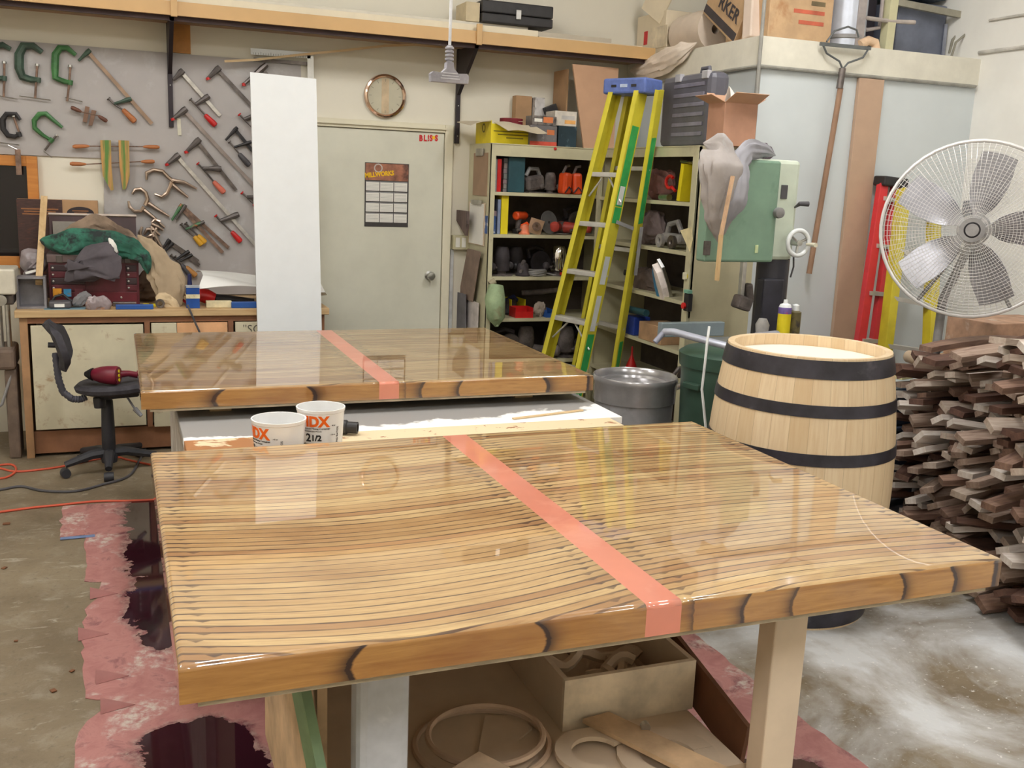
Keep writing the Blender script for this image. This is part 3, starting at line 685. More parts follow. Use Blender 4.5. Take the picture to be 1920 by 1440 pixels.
bar_clamp('grey bar clamp with a worn pink wooden handle, mid board', (370, 265), (443, 357), (348, 286), (408, 316), (380, 316), (400, 340), (421, 362), M_dsteel, M_iron, pm('worn_pink_handle', (206, 110, 90), .6, var=.1), red_tip=True)
bar_clamp('longest bright bar clamp with a red handle, lower half of the board', (332, 293), (480, 460), (312, 309), (441, 404), (413, 414), (434, 434), (452, 454), None, M_iron, M_red, red_tip=True)
bar_clamp('small black bar clamp touching the white panel', (441, 243), (478, 288), (423, 263), (465, 268), (439, 276), (448, 288), (468, 311), M_black, M_black, M_dgrey, .011)
M_gj = pm('green_orange_jaw', (70, 110, 76), .5, var=.2, c2=(206, 100, 56), f2=.55, sc2=18)
bar_clamp('first of two nested clamps with yellow handles, the nearer one', (338, 388), (418, 474), (322, 413), (372, 420), (348, 430), (364, 443), (379, 460), M_rust, M_gj, pm('yellow_handle', (222, 168, 50), .45, var=.1), .011)
bar_clamp('second of two nested clamps with yellow handles, behind the first', (345, 389), (429, 465), (330, 412), (378, 418), (357, 428), (371, 441), (385, 456), M_rust, M_iron, pm('yellow_handle', (222, 168, 50), .45, var=.1), .011)
bar_clamp('black bar clamp beside the canvas apron, lowest on the board', (316, 452), (372, 490), (305, 466), (350, 474), (330, 487), (348, 500), (368, 518), M_dsteel, M_black, pm('ochre_wood_handle', (188, 134, 74), .5, var=.1), .012)
bar_clamp('black bar clamp hung under the lowest one, its end by the workbench', (322, 458), (374, 498), (310, 471), (356, 480), (336, 491), (340, 496), (356, 515), M_dsteel, M_black, M_dgrey, .010)

def c_clamp(label, pts, w, mat, screw, bar, mat2=None, wf=1.0):
    t = thing('c_clamp', label, 'clamp', wp(*pts[0]), CG)
    P = [wp(*q) for q in pts]; n = len(P)
    MB().tube(P, [w*(.85+.75*math.sin(PI*i/(n-1))) for i in range(n)], 8).build('clamp_frame', [mat], t, True)
    s = [wp(*q) for q in screw]
    MB().tube(s, .0065, 8).build('screw', M_rust if mat2 is None else mat2, t, True)
    MB().tube([s[0], s[0]+(s[-1]-s[0])*.06], .012, 10).build('swivel_pad', M_steel, t, True)
    if bar: MB().tube([wp(*q) for q in bar], .003, 6).build('turning_bar', M_steel, t, True)
    b = P[-1]; dd = (s[-1]-s[0]).normalized()
    MB().tube([b-dd*.014, b+dd*.014], .014, 10).build('screw_boss', mat, t, True)
c_clamp('big C-clamp half cut off at the left edge, top row', [(20, 92), (5, 84), (-14, 88), (-22, 110), (-20, 135), (-8, 146), (8, 147)], .014, M_green, [(8, 115), (8, 147), (7, 182)], [(-14, 178), (33, 186)])
c_clamp('dark green big C-clamp, second of the top row', [(79, 98), (62, 86), (44, 86), (36, 102), (36, 128), (42, 144), (58, 149), (72, 150)], .017, M_green, [(70, 120), (68, 150), (66, 184)], [(36, 180), (95, 188)])
c_clamp('bright green big C-clamp, third of the top row', [(142, 103), (126, 90), (112, 90), (104, 102), (103, 128), (104, 146), (118, 152), (132, 155)], .014, M_green2, [(132, 122), (130, 154), (126, 190)], [(122, 183), (155, 191)])
c_clamp('small black C-clamp at the left, above the window', [(38, 225), (30, 214), (12, 214), (5, 224), (6, 242), (15, 254), (28, 256), (36, 252)], .011, M_black, [(25, 217), (33, 240), (38, 254)], [(-6, 267), (36, 272)])
c_clamp('tilted green and silver C-clamp right of the small black one', [(117, 239), (100, 225), (86, 213), (74, 214), (64, 226), (65, 240), (80, 253), (96, 263)], .010, M_green2, [(107, 253), (97, 264), (84, 282)], [(82, 284), (98, 296)], M_dsteel)
# grey strap clamp hanging over the window frame
t = thing('hanging_clamp_handle', 'flat grey tool handle hanging over the window frame', 'tool', wp(33, 286))
MB().bar(wp(33, 280, 6.63), wp(36, 328, 6.63), .008, .03, (1, 0, 0)).build('handle', M_rust, t); MB().tube([wp(15, 272, 6.63), wp(33, 281, 6.63)], .004).build('rod', M_steel, t)

def hand_screw(label, jaws, screws, wj, mat, mh, th):
    t = thing('hand_screw_clamp', label, 'clamp', wp(*jaws[0][0]), CG)
    for poly in jaws:
        P = [wp(*q) for q in poly]; c = P[0]
        MB(frame((0, CY+.008, 0), (1, 0, 0), (0, 0, 1))).prism([(p.x, p.z) for p in P], th).build('jaw', mat, t)
    for a, b, ha, hb in screws:
        A, B = wp(*a), wp(*b); off = V((0, -.012, 0)); s = MB().tube([A+off, B+off], .0035, 6).build('screw', M_rust, t)
        for base, end in ((A, ha), (B, hb)):
            if end is None: continue
            E = wp(*end)+off; d = (E-base-off)
            MB().tube([base+off, base+off+d*.1, base+off+d*.35, base+off+d*.85, E], [.004, .008, .0115, .0125, .007], 10).build('handle', mh, s, True)
Mgw = pm('green_painted_wood', (190, 144, 84), .6, var=.08, sc=8, c2=(92, 132, 62), f2=.47, sc2=5, stretch=(4, 1, .3))
hand_screw('large wooden hand screw clamp with green streaked jaws below the top row', [[(188, 263), (208, 263), (209, 310), (213, 356), (208, 357), (193, 330), (190, 300)], [(222, 263), (242, 264), (243, 330), (236, 354), (230, 356), (224, 310)]],
           [((168, 274), (268, 275), (136, 275), (299, 276)), ((162, 308), (264, 303), (131, 307), (290, 303))], 0, Mgw, M_handle, .035)
hand_screw('small brown hand screw clamp between the top row and the big one', [[(160, 199), (168, 201), (163, 230), (155, 228)], [(172, 206), (181, 208), (173, 236), (166, 235)]],
           [((153, 210), (184, 217), (133, 201), (201, 228))], 0, c_(122, 92, 74, .6), c_(104, 66, 52, .5), .02)

def locking_clamp(label, top, bot, h1, h2, mat):
    t = thing('locking_clamp', label, 'clamp', wp(*h1[0]), CG)
    MB().tube([wp(*q) for q in top], [.007]+[.012]*(len(top)-2)+[.014], 8).build('upper_jaw', mat, t, True)
    MB().tube([wp(*q, CY-.006) for q in bot], [.007]+[.011]*(len(bot)-2)+[.013], 8).build('lower_jaw', mat, t, True)
    for a, b in zip(('upper_grip', 'lower_grip'), (h1, h2)): MB().tube([wp(*q) for q in b], [.014, .012, .006], 8).build(a, mat, t, True)
M_lock = pm('nickel_plate', (176, 156, 140), .3, .8, var=.15)
locking_clamp('large locking C-clamp pliers, just below the large hand screw', [(275, 337), (275, 324), (288, 318), (305, 321), (314, 331), (325, 340)], [(290, 364), (303, 369), (313, 362), (319, 350), (322, 342)], [(322, 338), (345, 342), (369, 354)], [(318, 342), (335, 356), (353, 370)], M_lock)
locking_clamp('silver locking C-clamp with open round jaws left of the yellow handled clamps', [(248, 364), (253, 356), (264, 354), (273, 361), (277, 373), (272, 385)], [(241, 377), (243, 388), (252, 396), (264, 396), (270, 388)], [(278, 381), (296, 393), (318, 406)], [(268, 392), (288, 408), (309, 427)], M_lock)
locking_clamp('small locking clamp hanging in the bunch above the canvas apron, upper one', [(267, 425), (262, 436), (266, 450), (276, 455)], [(284, 418), (290, 412), (300, 416)], [(284, 420), (296, 425), (306, 432)], [(282, 425), (291, 433), (300, 441)], M_lock)
locking_clamp('small locking clamp hanging in the bunch above the canvas apron, middle one', [(270, 440), (276, 430), (288, 430)], [(268, 456), (276, 445), (286, 440)], [(285, 438), (280, 452), (272, 462)], [(290, 438), (292, 452), (290, 466)], M_lock)
locking_clamp('small locking clamp hanging in the bunch above the canvas apron, lower one', [(296, 424), (290, 434), (288, 444)], [(282, 430), (284, 438), (288, 444)], [(289, 440), (298, 456), (305, 466)], [(284, 442), (281, 455), (277, 463)], M_lock)
tag(MB().bar(wp(335, 222, TB-.004), wp(337, 254, TB-.004), .022, .002, (0, 1, 0)).build('paper_tag', c_(212, 208, 190)), 'small pale tag stuck on the grey board right of the wall post', 'tag')

# ------------------------------------------------------------ workbench
BZ, BY = .843, 6.04
t = thing('workbench', 'long wooden workbench with worn cream cabinet doors under the tool board', 'workbench', (.3, 6.35, 0))
M_btop = wood('bench_top_wood', (206, 176, 132), (184, 148, 104), 4)
MB().bx(-.53, 1.195, BY-.02, YB-.02, BZ-.04, BZ, .003).build('bench_top', M_btop, t)
M_bframe = pm('brown_cabinet_frame', (140, 96, 68), .6, var=.1)
MB().bx(-.51, -.47, BY+.003, YB-.03, .0, BZ-.04).build('end_panel', pm('bench_end', (166, 128, 92), .6, var=.1), t)
mb = MB().bx(-.47, 1.17, BY+.02, BY+.04, .02, .15).bx(-.47, 1.17, BY+.004, BY+.03, BZ-.075, BZ-.04)
mb.bx(.135, .165, BY+.004, BY+.03, .15, BZ-.075).bx(.60, .63, BY+.004, BY+.03, .15, BZ-.075).bx(1.14, 1.17, BY+.004, BY+.03, .15, BZ-.075)
mb.build('face_frame', M_bframe, t)
MB().bx(1.14, 1.17, BY+.03, YB-.03, 0, BZ-.04).build('end_panel', M_dgrey, t)
M_bdoor = pm('worn_cream_door', (206, 198, 172), .55, var=.05, sc=4, c2=(164, 136, 104), f2=.57, sc2=7)
for x0, x1, l in ((-.455, .128, 'left'), (.172, .595, 'middle')):
    o = MB().bx(x0, x1, BY-.012, BY+.004, .165 if l == 'left' else .15, BZ-.085 if l == 'left' else BZ-.17, .002).build('cabinet_door', M_bdoor, t)
    MB().tube([(x1-.04, BY-.013, BZ-.14 if l == 'left' else .55), (x1-.04, BY-.035, BZ-.145 if l == 'left' else .545), (x1-.038, BY-.035, BZ-.2 if l == 'left' else .49), (x1-.038, BY-.013, BZ-.205 if l == 'left' else .485)], .004, 8).build('door_handle', M_dsteel, o, True)
MB().bx(.172, .31, BY-.012, BY+.004, BZ-.155, BZ-.08, .002).build('drawer_front', M_bdoor, t)
MB().bx(.312, .595, BY-.010, BY+.004, BZ-.155, BZ-.08, .002).build('drawer_front', pm('peach_drawer', (222, 170, 126), .55, var=.06), t)
o = MB().bx(.64, 1.13, BY-.012, BY+.004, BZ-.155, BZ-.08, .002).build('drawer_front', M_bdoor, t)
lettering('"SC', .07, frame((.735, BY-.013, BZ-.145), (1, 0, 0), (.15, 0, 1)), c_(90, 84, 78), o, bold=-.0006)
MB().bx(.64, 1.13, BY-.012, BY+.004, .15, BZ-.17, .002).build('cabinet_door', M_bdoor, t)

# tall white panel standing in front of the bench
t0 = at(469, 135, 1, 5.995); t1 = at(593, 148, 1, 5.995); b0, b1 = V((.772, 5.96, 0)), V((1.155, 5.96, 0))
mb = MB(); th = V((0, .02, 0)); F_ = [b0, b1, t1, t0]
mb.add(F_+[p+th for p in F_], [(0, 1, 2, 3), (7, 6, 5, 4), (0, 4, 5, 1), (1, 5, 6, 2), (2, 6, 7, 3), (3, 7, 4, 0)])
tag(mb.build('melamine_sheet', pm('white_melamine', (236, 240, 244), .3, var=.008)), 'tall narrow white panel leaning against the workbench', 'panel')

# ------------------------------------------------------------ things on the bench
def bp(px, py, y): return at(px, py, 1, y)
# tool chest
y0, y1 = 6.2, 6.5; x0 = bp(93, 560, y0).x; x1 = bp(262, 560, y0).x; zt = bp(180, 478, y0).z
t = thing('tool_chest', 'maroon machinist tool chest with open lid on the bench', 'tool chest', ((x0+x1)/2, 6.35, BZ))
MB().bx(x0, x1, y0+.008, y1, BZ, zt-.03, .004).build('chest_body', M_maroon, t)
MB().bx(x0-.005, x1+.005, y0, y1, zt-.045, zt, .004).build('rim_tray', pm('worn_dark_tray', (92, 76, 74), .5, var=.15), t)
zl = bp(180, 406, 6.56).z
MB().bar(((x0+x1)/2, y1+.005, zt), ((x0+x1)/2, y1+.05, zl), x1-x0, .012, (0, 1, 0)).build('lid', pm('dark_lid', (58, 34, 36), .5, var=.2), t)
MB().bar(((x0+x1)/2, y1+.045, zl), ((x0+x1)/2, y1+.051, zl+.01), x1-x0+.006, .03, (0, 1, 0)).build('lid_edge', c_(190, 176, 166, .4), t)
MB().bx(x0+.02, x0+.16, y1-.005, y1+.002, zt+.05, zt+.17).build('lid_paper', c_(150, 144, 136), t)
H = zt-.05-BZ
for i in range(4):
    z0 = BZ+H*.36+i*H*.155
    for xa, xb in ((x0+.012, x0+.19), (x0+.41, x1-.012)):
        o = MB().bx(xa, xb, y0, y0+.009, z0, z0+H*.14, .002).build('drawer', (M_maroon, pm('dark_drawer', (54, 38, 42), .45, var=.15))[i % 2], t)
        MB(Matrix.Translation((xa+.012, y0, z0+H*.07)) @ Matrix.Rotation(PI/2, 4, 'X')).lathe([(0, 0), (.006, 0), (.006, .006), (0, .008)], n=10).build('knob', M_steel, o, True)
o = MB().bx(x0+.012, x1-.012, y0, y0+.009, BZ+.008, BZ+H*.33, .002).build('drawer', pm('bottom_drawer', (96, 28, 40), .4, var=.12), t)
MB(Matrix.Translation((x1-.1, y0, BZ+H*.2)) @ Matrix.Rotation(PI/2, 4, 'X')).lathe([(0, 0), (.006, 0), (.006, .006), (0, .008)], n=10).build('knob', M_steel, o, True)
for x in (x0+.06, x1-.06): MB().bx(x-.016, x+.016, y0-.006, y0, zt-.045, zt-.005, .002).build('latch', M_dsteel, t)
# clothes heaped on it
def lump(pxys, y, r, seed, ry=.05, rz=None):
    pass
def cloth(name, label, corners, mat, seed, amp=.02, nu=26, nv=22, th=.004, cat='cloth', freq=7, fold=.012, bulge=0):
    """draped sheet through four world corners with folds and sag"""
    c = [V(q) for q in corners]
    nrm = (c[1]-c[0]).cross(c[3]-c[0]).normalized()
    def fn(u, v):
        p = c[0]*(1-u)*(1-v)+c[1]*u*(1-v)+c[2]*u*v+c[3]*(1-u)*v
        q = noise.noise(V((u*3+seed, v*3, seed)))*amp*2+math.sin(u*freq+noise.noise(V((u*2, v*2, seed*3)))*4)*fold+noise.noise(V((u*9, v*9, seed)))*amp*.5
        e = V((noise.noise(V((u*2.5, v*2.5, seed+9))), 0, noise.noise(V((u*2.5, v*2.5, seed+5)))))*amp*1.2
        return p+nrm*(q+bulge*math.sin(PI*u)*math.sin(PI*v))+e
    return tag(MB().grid(fn, nu, nv, th).build(name, mat, None, True), label, cat)
def heap(name, label, pth, mat, seed, cat='cloth', flat=.6, nseg=40, n=36, amp=.3, tuck=None):
    """crumpled roll of cloth: a wide squashed sleeve along a path with deep folds; pth = [(point, radius)...]"""
    P = [V(p) for p, r in pth]; R = [r for p, r in pth]; m = len(P); vs = []; 
    def ev(f):
        x = f*(m-1); i = min(int(x), m-2); q = x-i; q2 = q*q*(3-2*q); return P[i].lerp(P[i+1], q), R[i]+(R[i+1]-R[i])*q2
    for s_ in range(nseg+1):
        f = s_/nseg; p, r = ev(f); a, b = ev(max(0, f-.03))[0], ev(min(1, f+.03))[0]; t_ = (b-a).normalized()
        al = abs(t_.y) > .75; up = V((1, 0, 0)) if al else V((0, -1, 0)); sd = t_.cross(V((1, 0, 0)) if al else V((0, 1, 0))).normalized()
        cap = min(1, math.sin(PI*min(max(f, .0), 1))**.5*1.25) if 0 < f < 1 else .02
        for k_ in range(n):
            an = 2*PI*k_/n; w_ = 1+amp*(noise.noise(V((math.cos(an)*1.6+seed, math.sin(an)*1.6, f*5)))+.5*noise.noise(V((math.cos(an)*4, math.sin(an)*4+seed, f*12))))
            w_ += .13*abs(math.sin(an*3.5+f*4+3*noise.noise(V((f*3, seed, 0)))))**.6-.06+.07*math.sin(an*9+f*7+4*noise.noise(V((f*4, seed+3, 0))))
            vs.append(p+(sd*math.cos(an)+up*math.sin(an)*flat)*r*w_*cap)
    fs = [(i*n+k_, i*n+(k_+1) % n, (i+1)*n+(k_+1) % n, (i+1)*n+k_) for i in range(nseg) for k_ in range(n)]
    fs += [tuple(range(n))[::-1], tuple(nseg*n+k_ for k_ in range(n))]
    return tag(MB().add(vs, fs).build(name, mat, None, True), label, cat)
M_tancl = pm('tan_canvas', (140, 120, 102), .9, var=.15, bump=.3, c2=(112, 94, 80), f2=.55)
M_grncl = pm('green_plaid_flannel', (48, 98, 82), .9, var=.35, sc=7, bump=.2, c2=(42, 50, 50), f2=.47, sc2=10)
M_grycl = pm('charcoal_cloth', (88, 82, 88), .9, var=.15, sc=6, bump=.2)
M_beige = pm('beige_canvas', (172, 152, 126), .9, var=.08, sc=5, bump=.2, c2=(140, 120, 98), f2=.6)
heap('tan_jacket', 'tan canvas jacket on top of the heap on the tool chest', [(bp(112, 440, 6.38), .035), (bp(150, 432, 6.36), .055), (bp(178, 424, 6.38), .07), (bp(215, 436, 6.38), .05), (bp(238, 440, 6.38), .03), (bp(262, 455, 6.36), .02)], M_tancl, 1, 'jacket')
heap('green_shirt', 'green plaid flannel shirt draped across the open tool chest', [(bp(74, 450, 6.26), .045), (bp(100, 455, 6.24), .06), (bp(125, 458, 6.22), .07), (bp(165, 452, 6.22), .06), (bp(205, 458, 6.2), .07), (bp(245, 465, 6.18), .055), (bp(270, 480, 6.16), .04), (bp(276, 500, 6.16), .03), (bp(277, 515, 6.17), .015)], M_grncl, 2, 'shirt')
heap('charcoal_trousers', 'charcoal grey garment hanging over the front of the tool chest', [(bp(160, 462, 6.18), .085), (bp(172, 480, 6.13), .13), (bp(178, 500, 6.12), .13), (bp(172, 516, 6.12), .11), (bp(176, 528, 6.13), .05)], M_grycl, 3, 'garment', flat=.35)
heap('white_rag', 'small white rag strip on the green shirt', [(bp(204, 446, 6.135), .01), (bp(212, 460, 6.12), .014), (bp(220, 474, 6.12), .01)], M_paper, 4, 'rag')
heap('canvas_apron', 'long beige canvas apron hanging down right of the tool chest', [(bp(258, 440, 6.3), .025), (bp(276, 460, 6.24), .045), (bp(294, 484, 6.2), .06), (bp(308, 512, 6.18), .085), (bp(320, 545, 6.17), .09), (bp(336, 578, 6.15), .05)], M_beige, 5, 'apron', flat=.35)
heap('canvas_fold', 'loose cream canvas fold lying at the foot of the apron', [(bp(296, 575, 6.12), .02), (bp(305, 560, 6.13), .035), (bp(320, 570, 6.13), .035), (bp(338, 578, 6.12), .02)], pm('cream_canvas', (206, 184, 150), .9, var=.08), 15, 'cloth', flat=.5)
heap('brown_bag', 'brown crumpled bag in the shade right of the tool chest', [(bp(272, 505, 6.42), .05), (bp(280, 530, 6.40), .10), (bp(282, 552, 6.40), .09), (bp(285, 565, 6.40), .05)], pm('brown_sacking', (112, 90, 74), .9, var=.15), 6, 'bag')
# printed carton behind, stick, metal bin, pouch
y = 6.6; xa, xb, xc = bp(36, 470, y).x, bp(121, 470, y).x, bp(187, 470, y).x; za = bp(120, 375, y).z
t = thing('printed_carton', 'large brown and black printed carton behind the tool chest', 'carton', ((xa+xc)/2, y, BZ))
MB().bx(xa, xc, y, YB-.015, BZ, za, .002).build('carton_body', M_card2, t)
MB().bx(xa, xb, y-.002, y, BZ, za).build('dark_print', pm('dark_print', (66, 42, 38), .5, var=.2, c2=(112, 60, 36), f2=.6, stretch=(3, 1, 14)), t)
MB(frame(((xb+xc)/2, y-.001, za-.075), (1, 0, 0), (0, 0, 1))).lathe([(0, 0), (.075, 0), (.075, .002), (0, .002)], n=30, M=Matrix.Diagonal((1, .5, 1, 1))).build('oval_logo', pm('dark_print2', (44, 34, 40), .5), t)
mb = MB()
for z, w in ((-.065, .09), (-.078, .07), (-.088, .05)): mb.bx((xb+xc)/2-w/2, (xb+xc)/2+w/2, y-.004, y-.0025, za+z, za+z+.006)
for z, w in ((-.06, .2), (-.075, .17), (-.09, .19)): mb.bx((xa+xb)/2-w/2, (xa+xb)/2+w/2, y-.0035, y-.0015, za+z, za+z+.007)
mb.build('printed_lines', c_(150, 100, 60), t)
tag(MB().bar(bp(72, 515, 6.14)+V((0, 0, -.05)), bp(83, 370, 6.5), .035, .03, (0, 1, 0)).build('wood_stick', M_pine_z), 'pale square wooden stick leaning on the tool chest', 'stick')
t = thing('yellow_label_bottle', 'dark bottle with a yellow striped label left of the tool chest', 'bottle', bp(62, 490, 6.45))
q = bp(62, 470, 6.4); MB().lathe([(0, 0), (.04, 0), (.04, .17), (.03, .19), (.015, .2), (.015, .22), (0, .22)], (q.x, 6.4, BZ), 18).build('bottle_body', c_(70, 42, 48, .3), t, True)
MB().lathe([(.041, .12), (.041, .15)], (q.x, 6.4, BZ), 18).build('label_band', M_yel, t, True)
y0, y1 = 6.1, 6.2; xa, xb = bp(32, 578, y0).x, bp(88, 578, y0).x; za = bp(60, 519, y0).z
mb = MB().bx(xa, xb, y0, y1, BZ, BZ+.012).bx(xa, xb, y0, y1, za-.012, za).bx(xa, xa+.012, y0, y1, BZ+.012, za-.012).bx(xb-.012, xb, y0, y1, BZ+.012, za-.012).bx(xa+.012, xb-.012, y1-.005, y1, BZ+.012, za-.012)
tag(mb.build('metal_bin', pm('galvanised_grey', (134, 132, 138), .45, .3, var=.12)), 'grey open-fronted metal bin at the left end of the bench', 'bin')
heap('plastic_bag', 'crumpled grey plastic bag behind the metal bin', [(bp(38, 500, 6.35), .05), (bp(60, 492, 6.33), .07), (bp(70, 500, 6.33), .07), (bp(80, 512, 6.33), .05)], c_(150, 140, 144, .35), 7, 'bag')
tag(MB().bar(bp(48, 512, 6.2), bp(68, 507, 6.2), .02, .012).build('chalk_stick', M_paper), 'white stick lying on top of the metal bin', 'stick')
def note(px0, px1, py0, py1, y, mat, nm, lb, cat='card'):
    a, b = bp(px0, py0, y), bp(px1, py1, y); return tag(MB().bx(a.x, b.x, y, y+.004, b.z, a.z).build(nm, mat), lb, cat)
note(99, 116, 541, 556, 6.19, pm('orange_card', (232, 156, 40), .5, c2=(60, 40, 40), f2=.6, sc2=25), 'picture_card', 'orange picture card propped on the tool chest front')
note(119, 134, 542, 556, 6.188, pm('blue_card', (60, 150, 200), .5, c2=(150, 130, 90), f2=.58, sc2=25), 'picture_card', 'blue picture card propped beside the orange one')
note(140, 157, 541, 557, 6.186, pm('maroon_card', (112, 50, 62), .5, c2=(150, 110, 90), f2=.58, sc2=25), 'picture_card', 'maroon picture card propped right of the blue one')
def slab(nm, lb, cat, px0, px1, pyb, y, dy, h, mat, bev=.004, rz=0):
    a, b = bp(px0, pyb, y), bp(px1, pyb, y); w = b.x-a.x
    return tag(MB().box(((a.x+b.x)/2, y+dy/2, BZ+h/2), (w, dy, h), (0, 0, rz), bev).build(nm, mat), lb, cat)
slab('paper_sheet', 'pale blue sheet under the meter', 'paper', 82, 160, 579, 6.05, .12, .002, c_(120, 150, 164), 0)
a, b = bp(91, 578, 6.07), bp(134, 578, 6.07)
t = thing('multimeter', 'black handheld meter with a white display on the bench edge', 'meter', ((a.x+b.x)/2, 6.1, BZ+.002))
MB().bx(a.x, b.x, 6.07, 6.15, BZ+.003, BZ+.045, .012).build('case', M_dgrey, t); MB().bx(a.x+.03, b.x-.035, 6.068, 6.07, BZ+.012, BZ+.03).build('display', M_paper, t)
tag(MB().tube([(bp(x, yy, 6.13)) for x, yy in ((95, 568), (104, 556), (118, 552), (128, 560), (136, 565))], .008, 8).build('black_cable', M_black, None, True), 'black cable looped behind the meter', 'cable')
heap('grey_glove', 'grey work glove lying right of the meter', [(bp(136, 572, 6.12), .022), (bp(148, 564, 6.13), .03), (bp(160, 556, 6.15), .028), (bp(172, 554, 6.15), .015)], c_(122, 120, 122, .8), 8, 'glove')
heap('parts_bag', 'clear bag of metal and wooden parts on the bench edge', [(bp(160, 574, 6.05), .035), (bp(172, 572, 6.05), .045), (bp(190, 571, 6.05), .045), (bp(210, 570, 6.05), .035)], pm('clear_bag_of_parts', (146, 132, 134), .25, c2=(196, 140, 96), f2=.6, sc2=22), 9, 'bag', flat=.5)
slab('grey_sharpening_stone', 'grey flat stone in front of the tool chest', 'stone', 211, 256, 570, 6.17, .05, .025, M_dsteel)
slab('blue_strip', 'left blue plastic strip lying on the bench edge', 'strip', 217, 288, 579, 6.03, .03, .028, M_blue)
slab('blue_strip', 'right blue plastic strip, beside the white panel', 'strip', 434, 486, 576, 6.05, .05, .035, M_blue)
slab('cream_block', 'cream block between the blue carton and the right blue strip', 'block', 387, 435, 575, 6.07, .05, .04, c_(214, 202, 166))
for i, (x, w) in enumerate(((268, 12), (284, 14))): slab('yellow_tape_piece', ('left', 'right')[i]+' yellow tape piece in front of the apron', 'tape', x, x+w, 566, 6.14, .03, .018, M_yel)
q = bp(300, 572, 6.1); t = thing('tape_roll', 'small dark tape roll left of the apron foot', 'tape', (q.x, 6.1, BZ)); MB(Matrix.Translation((q.x, 6.1, BZ+.026)) @ Matrix.Rotation(PI/2, 4, 'X')).lathe([(.014, 0), (.026, 0), (.026, .02), (.014, .02), (.014, 0)], n=18).build('roll', M_dsteel, t, True)
# blue carton
a, b = bp(350, 580, 6.06), bp(375, 580, 6.06); za = bp(360, 537, 6.06).z
t = thing('blue_carton', 'blue carton with a cream flower band in front of the red tool', 'carton', ((a.x+b.x)/2, 6.09, BZ))
MB().bx(a.x, b.x, 6.06, 6.12, BZ, za, .002).build('carton_body', pm('deep_blue_card', (30, 74, 148), .4), t)
MB().bx(a.x-.001, b.x+.001, 6.058, 6.122, BZ+(za-BZ)*.45, BZ+(za-BZ)*.64).build('flower_band', pm('cream_flowers', (222, 212, 176), .5, c2=(190, 160, 110), f2=.55, sc2=30), t)
MB().bx(a.x, b.x, 6.059, 6.121, za-.008, za+.002).build('top_edge', c_(170, 176, 186), t)
q = bp(356, 530, 6.14)
tag(MB().lathe([(0, 0), (.016, 0), (.016, .11), (.012, .16), (.012, .19), (0, .19)], (q.x, 6.16, BZ), 14).build('blue_bottle', pm('navy_bottle', (24, 34, 84), .3), None, True), 'slim navy bottle behind the blue carton', 'bottle')
t = thing('red_tool', 'red power tool lying under the rolled white paper', 'power tool', (bp(385, 560, 6.25).x, 6.25, BZ))
a, b = bp(372, 552, 6.22), bp(402, 560, 6.22)
MB().tube([a+V((0, 0, .0)), a.lerp(b, .5)+V((0, 0, .002)), b], [.04, .045, .034], 14).build('tool_body', M_red, t, True)
MB().tube([bp(352, 556, 6.2), bp(342, 550, 6.2), bp(340, 560, 6.2), bp(350, 568, 6.2)], .008, 8).build('red_hook', M_red, t, True)
MB().tube([b, bp(430, 562, 6.24), bp(476, 566, 6.24)], [.03, .028, .02], 12).build('tool_nose', M_black, t, True)
tag(MB().tube([bp(352, 572, 6.03), bp(356, 582, 6.0), bp(366, 605, 6.0), bp(374, 622, 6.0), bp(376, 640, 6.0)], .006, 8).build('dangling_cable', M_dgrey, None, True), 'dark cable dangling over the bench front near the blue carton', 'cable')
# rolled sheet of paper
L0, L1 = bp(366, 523, 6.32), bp(500, 545, 6.2)
def sh(u, v):
    x = L0.x+(1.18-L0.x)*u; prof = [(.0, .075), (.25, .05), (.55, .03), (.8, .08), (1, .13)]
    a = 0
    for (f0, z0), (f1, z1) in zip(prof[:-1], prof[1:]):
        if f0 <= v <= f1: a = z0+(z1-z0)*((v-f0)/(f1-f0))
    yy = 6.08+.32*v
    lift = (1-u)**2*.10*(1-abs(2*v-1)**2)+.02*math.sin(u*5+v)
    return (x+.04*math.sin(v*3), yy, BZ+a+lift+.035)
tag(MB().grid(sh, 24, 16, .003).build('paper_sheet', pm('large_white_sheet', (240, 240, 238), .6, var=.01), None, True), 'large curling white sheet of paper left of the white panel', 'paper')

# machine at the far left edge
t = thing('bench_machine', 'cream and steel machine head on rods at the left edge of the picture', 'machine', (-.66, 6.2, 0))
a = at(14, 520, 1, 6.1)
MB().bx(-.9, a.x+.045, 6.0, 6.25, at(14, 553, 1, 6.0).z, at(14, 505, 1, 6.0).z, .01).build('head', pm('old_cream_enamel', (206, 200, 184), .4, var=.06), t)
z0 = at(14, 553, 1, 6.0).z
mb = MB().bx(-.9, a.x+.03, 6.04, 6.2, z0-.06, z0, .01); mb.build('slide', M_dsteel, t)
for x in (a.x-.05, a.x-.01): MB().tube([(x, 6.1, z0-.3), (x, 6.1, z0-.05)], .014, 12).build('rod', M_steel, t, True)
MB().tube([(a.x-.03, 6.03, z0-.03), (a.x-.03, 6.0, z0-.03)], .03, 14).build('knob', M_steel, t, True)
MB().bx(-.9, a.x+.02, 6.02, 6.3, z0-.42, z0-.3, .02).build('base_casting', pm('dirty_casting', (104, 88, 76), .7, var=.2), t)
for x in (-.85, a.x-.01): MB().bx(x-.03, x+.03, 6.05, 6.25, 0, z0-.42, .01).build('leg', pm('dirty_casting', (104, 88, 76), .7, var=.2), t)
tag(MB().tube([(-.57, 6.08, .62), (-.56, 6.06, .5), (-.62, 6.04, .32), (-.7, 6.05, .25)], .008, 8).build('grey_cable', M_grey, None, True), 'grey cable hanging beside the machine at the left edge', 'cable')
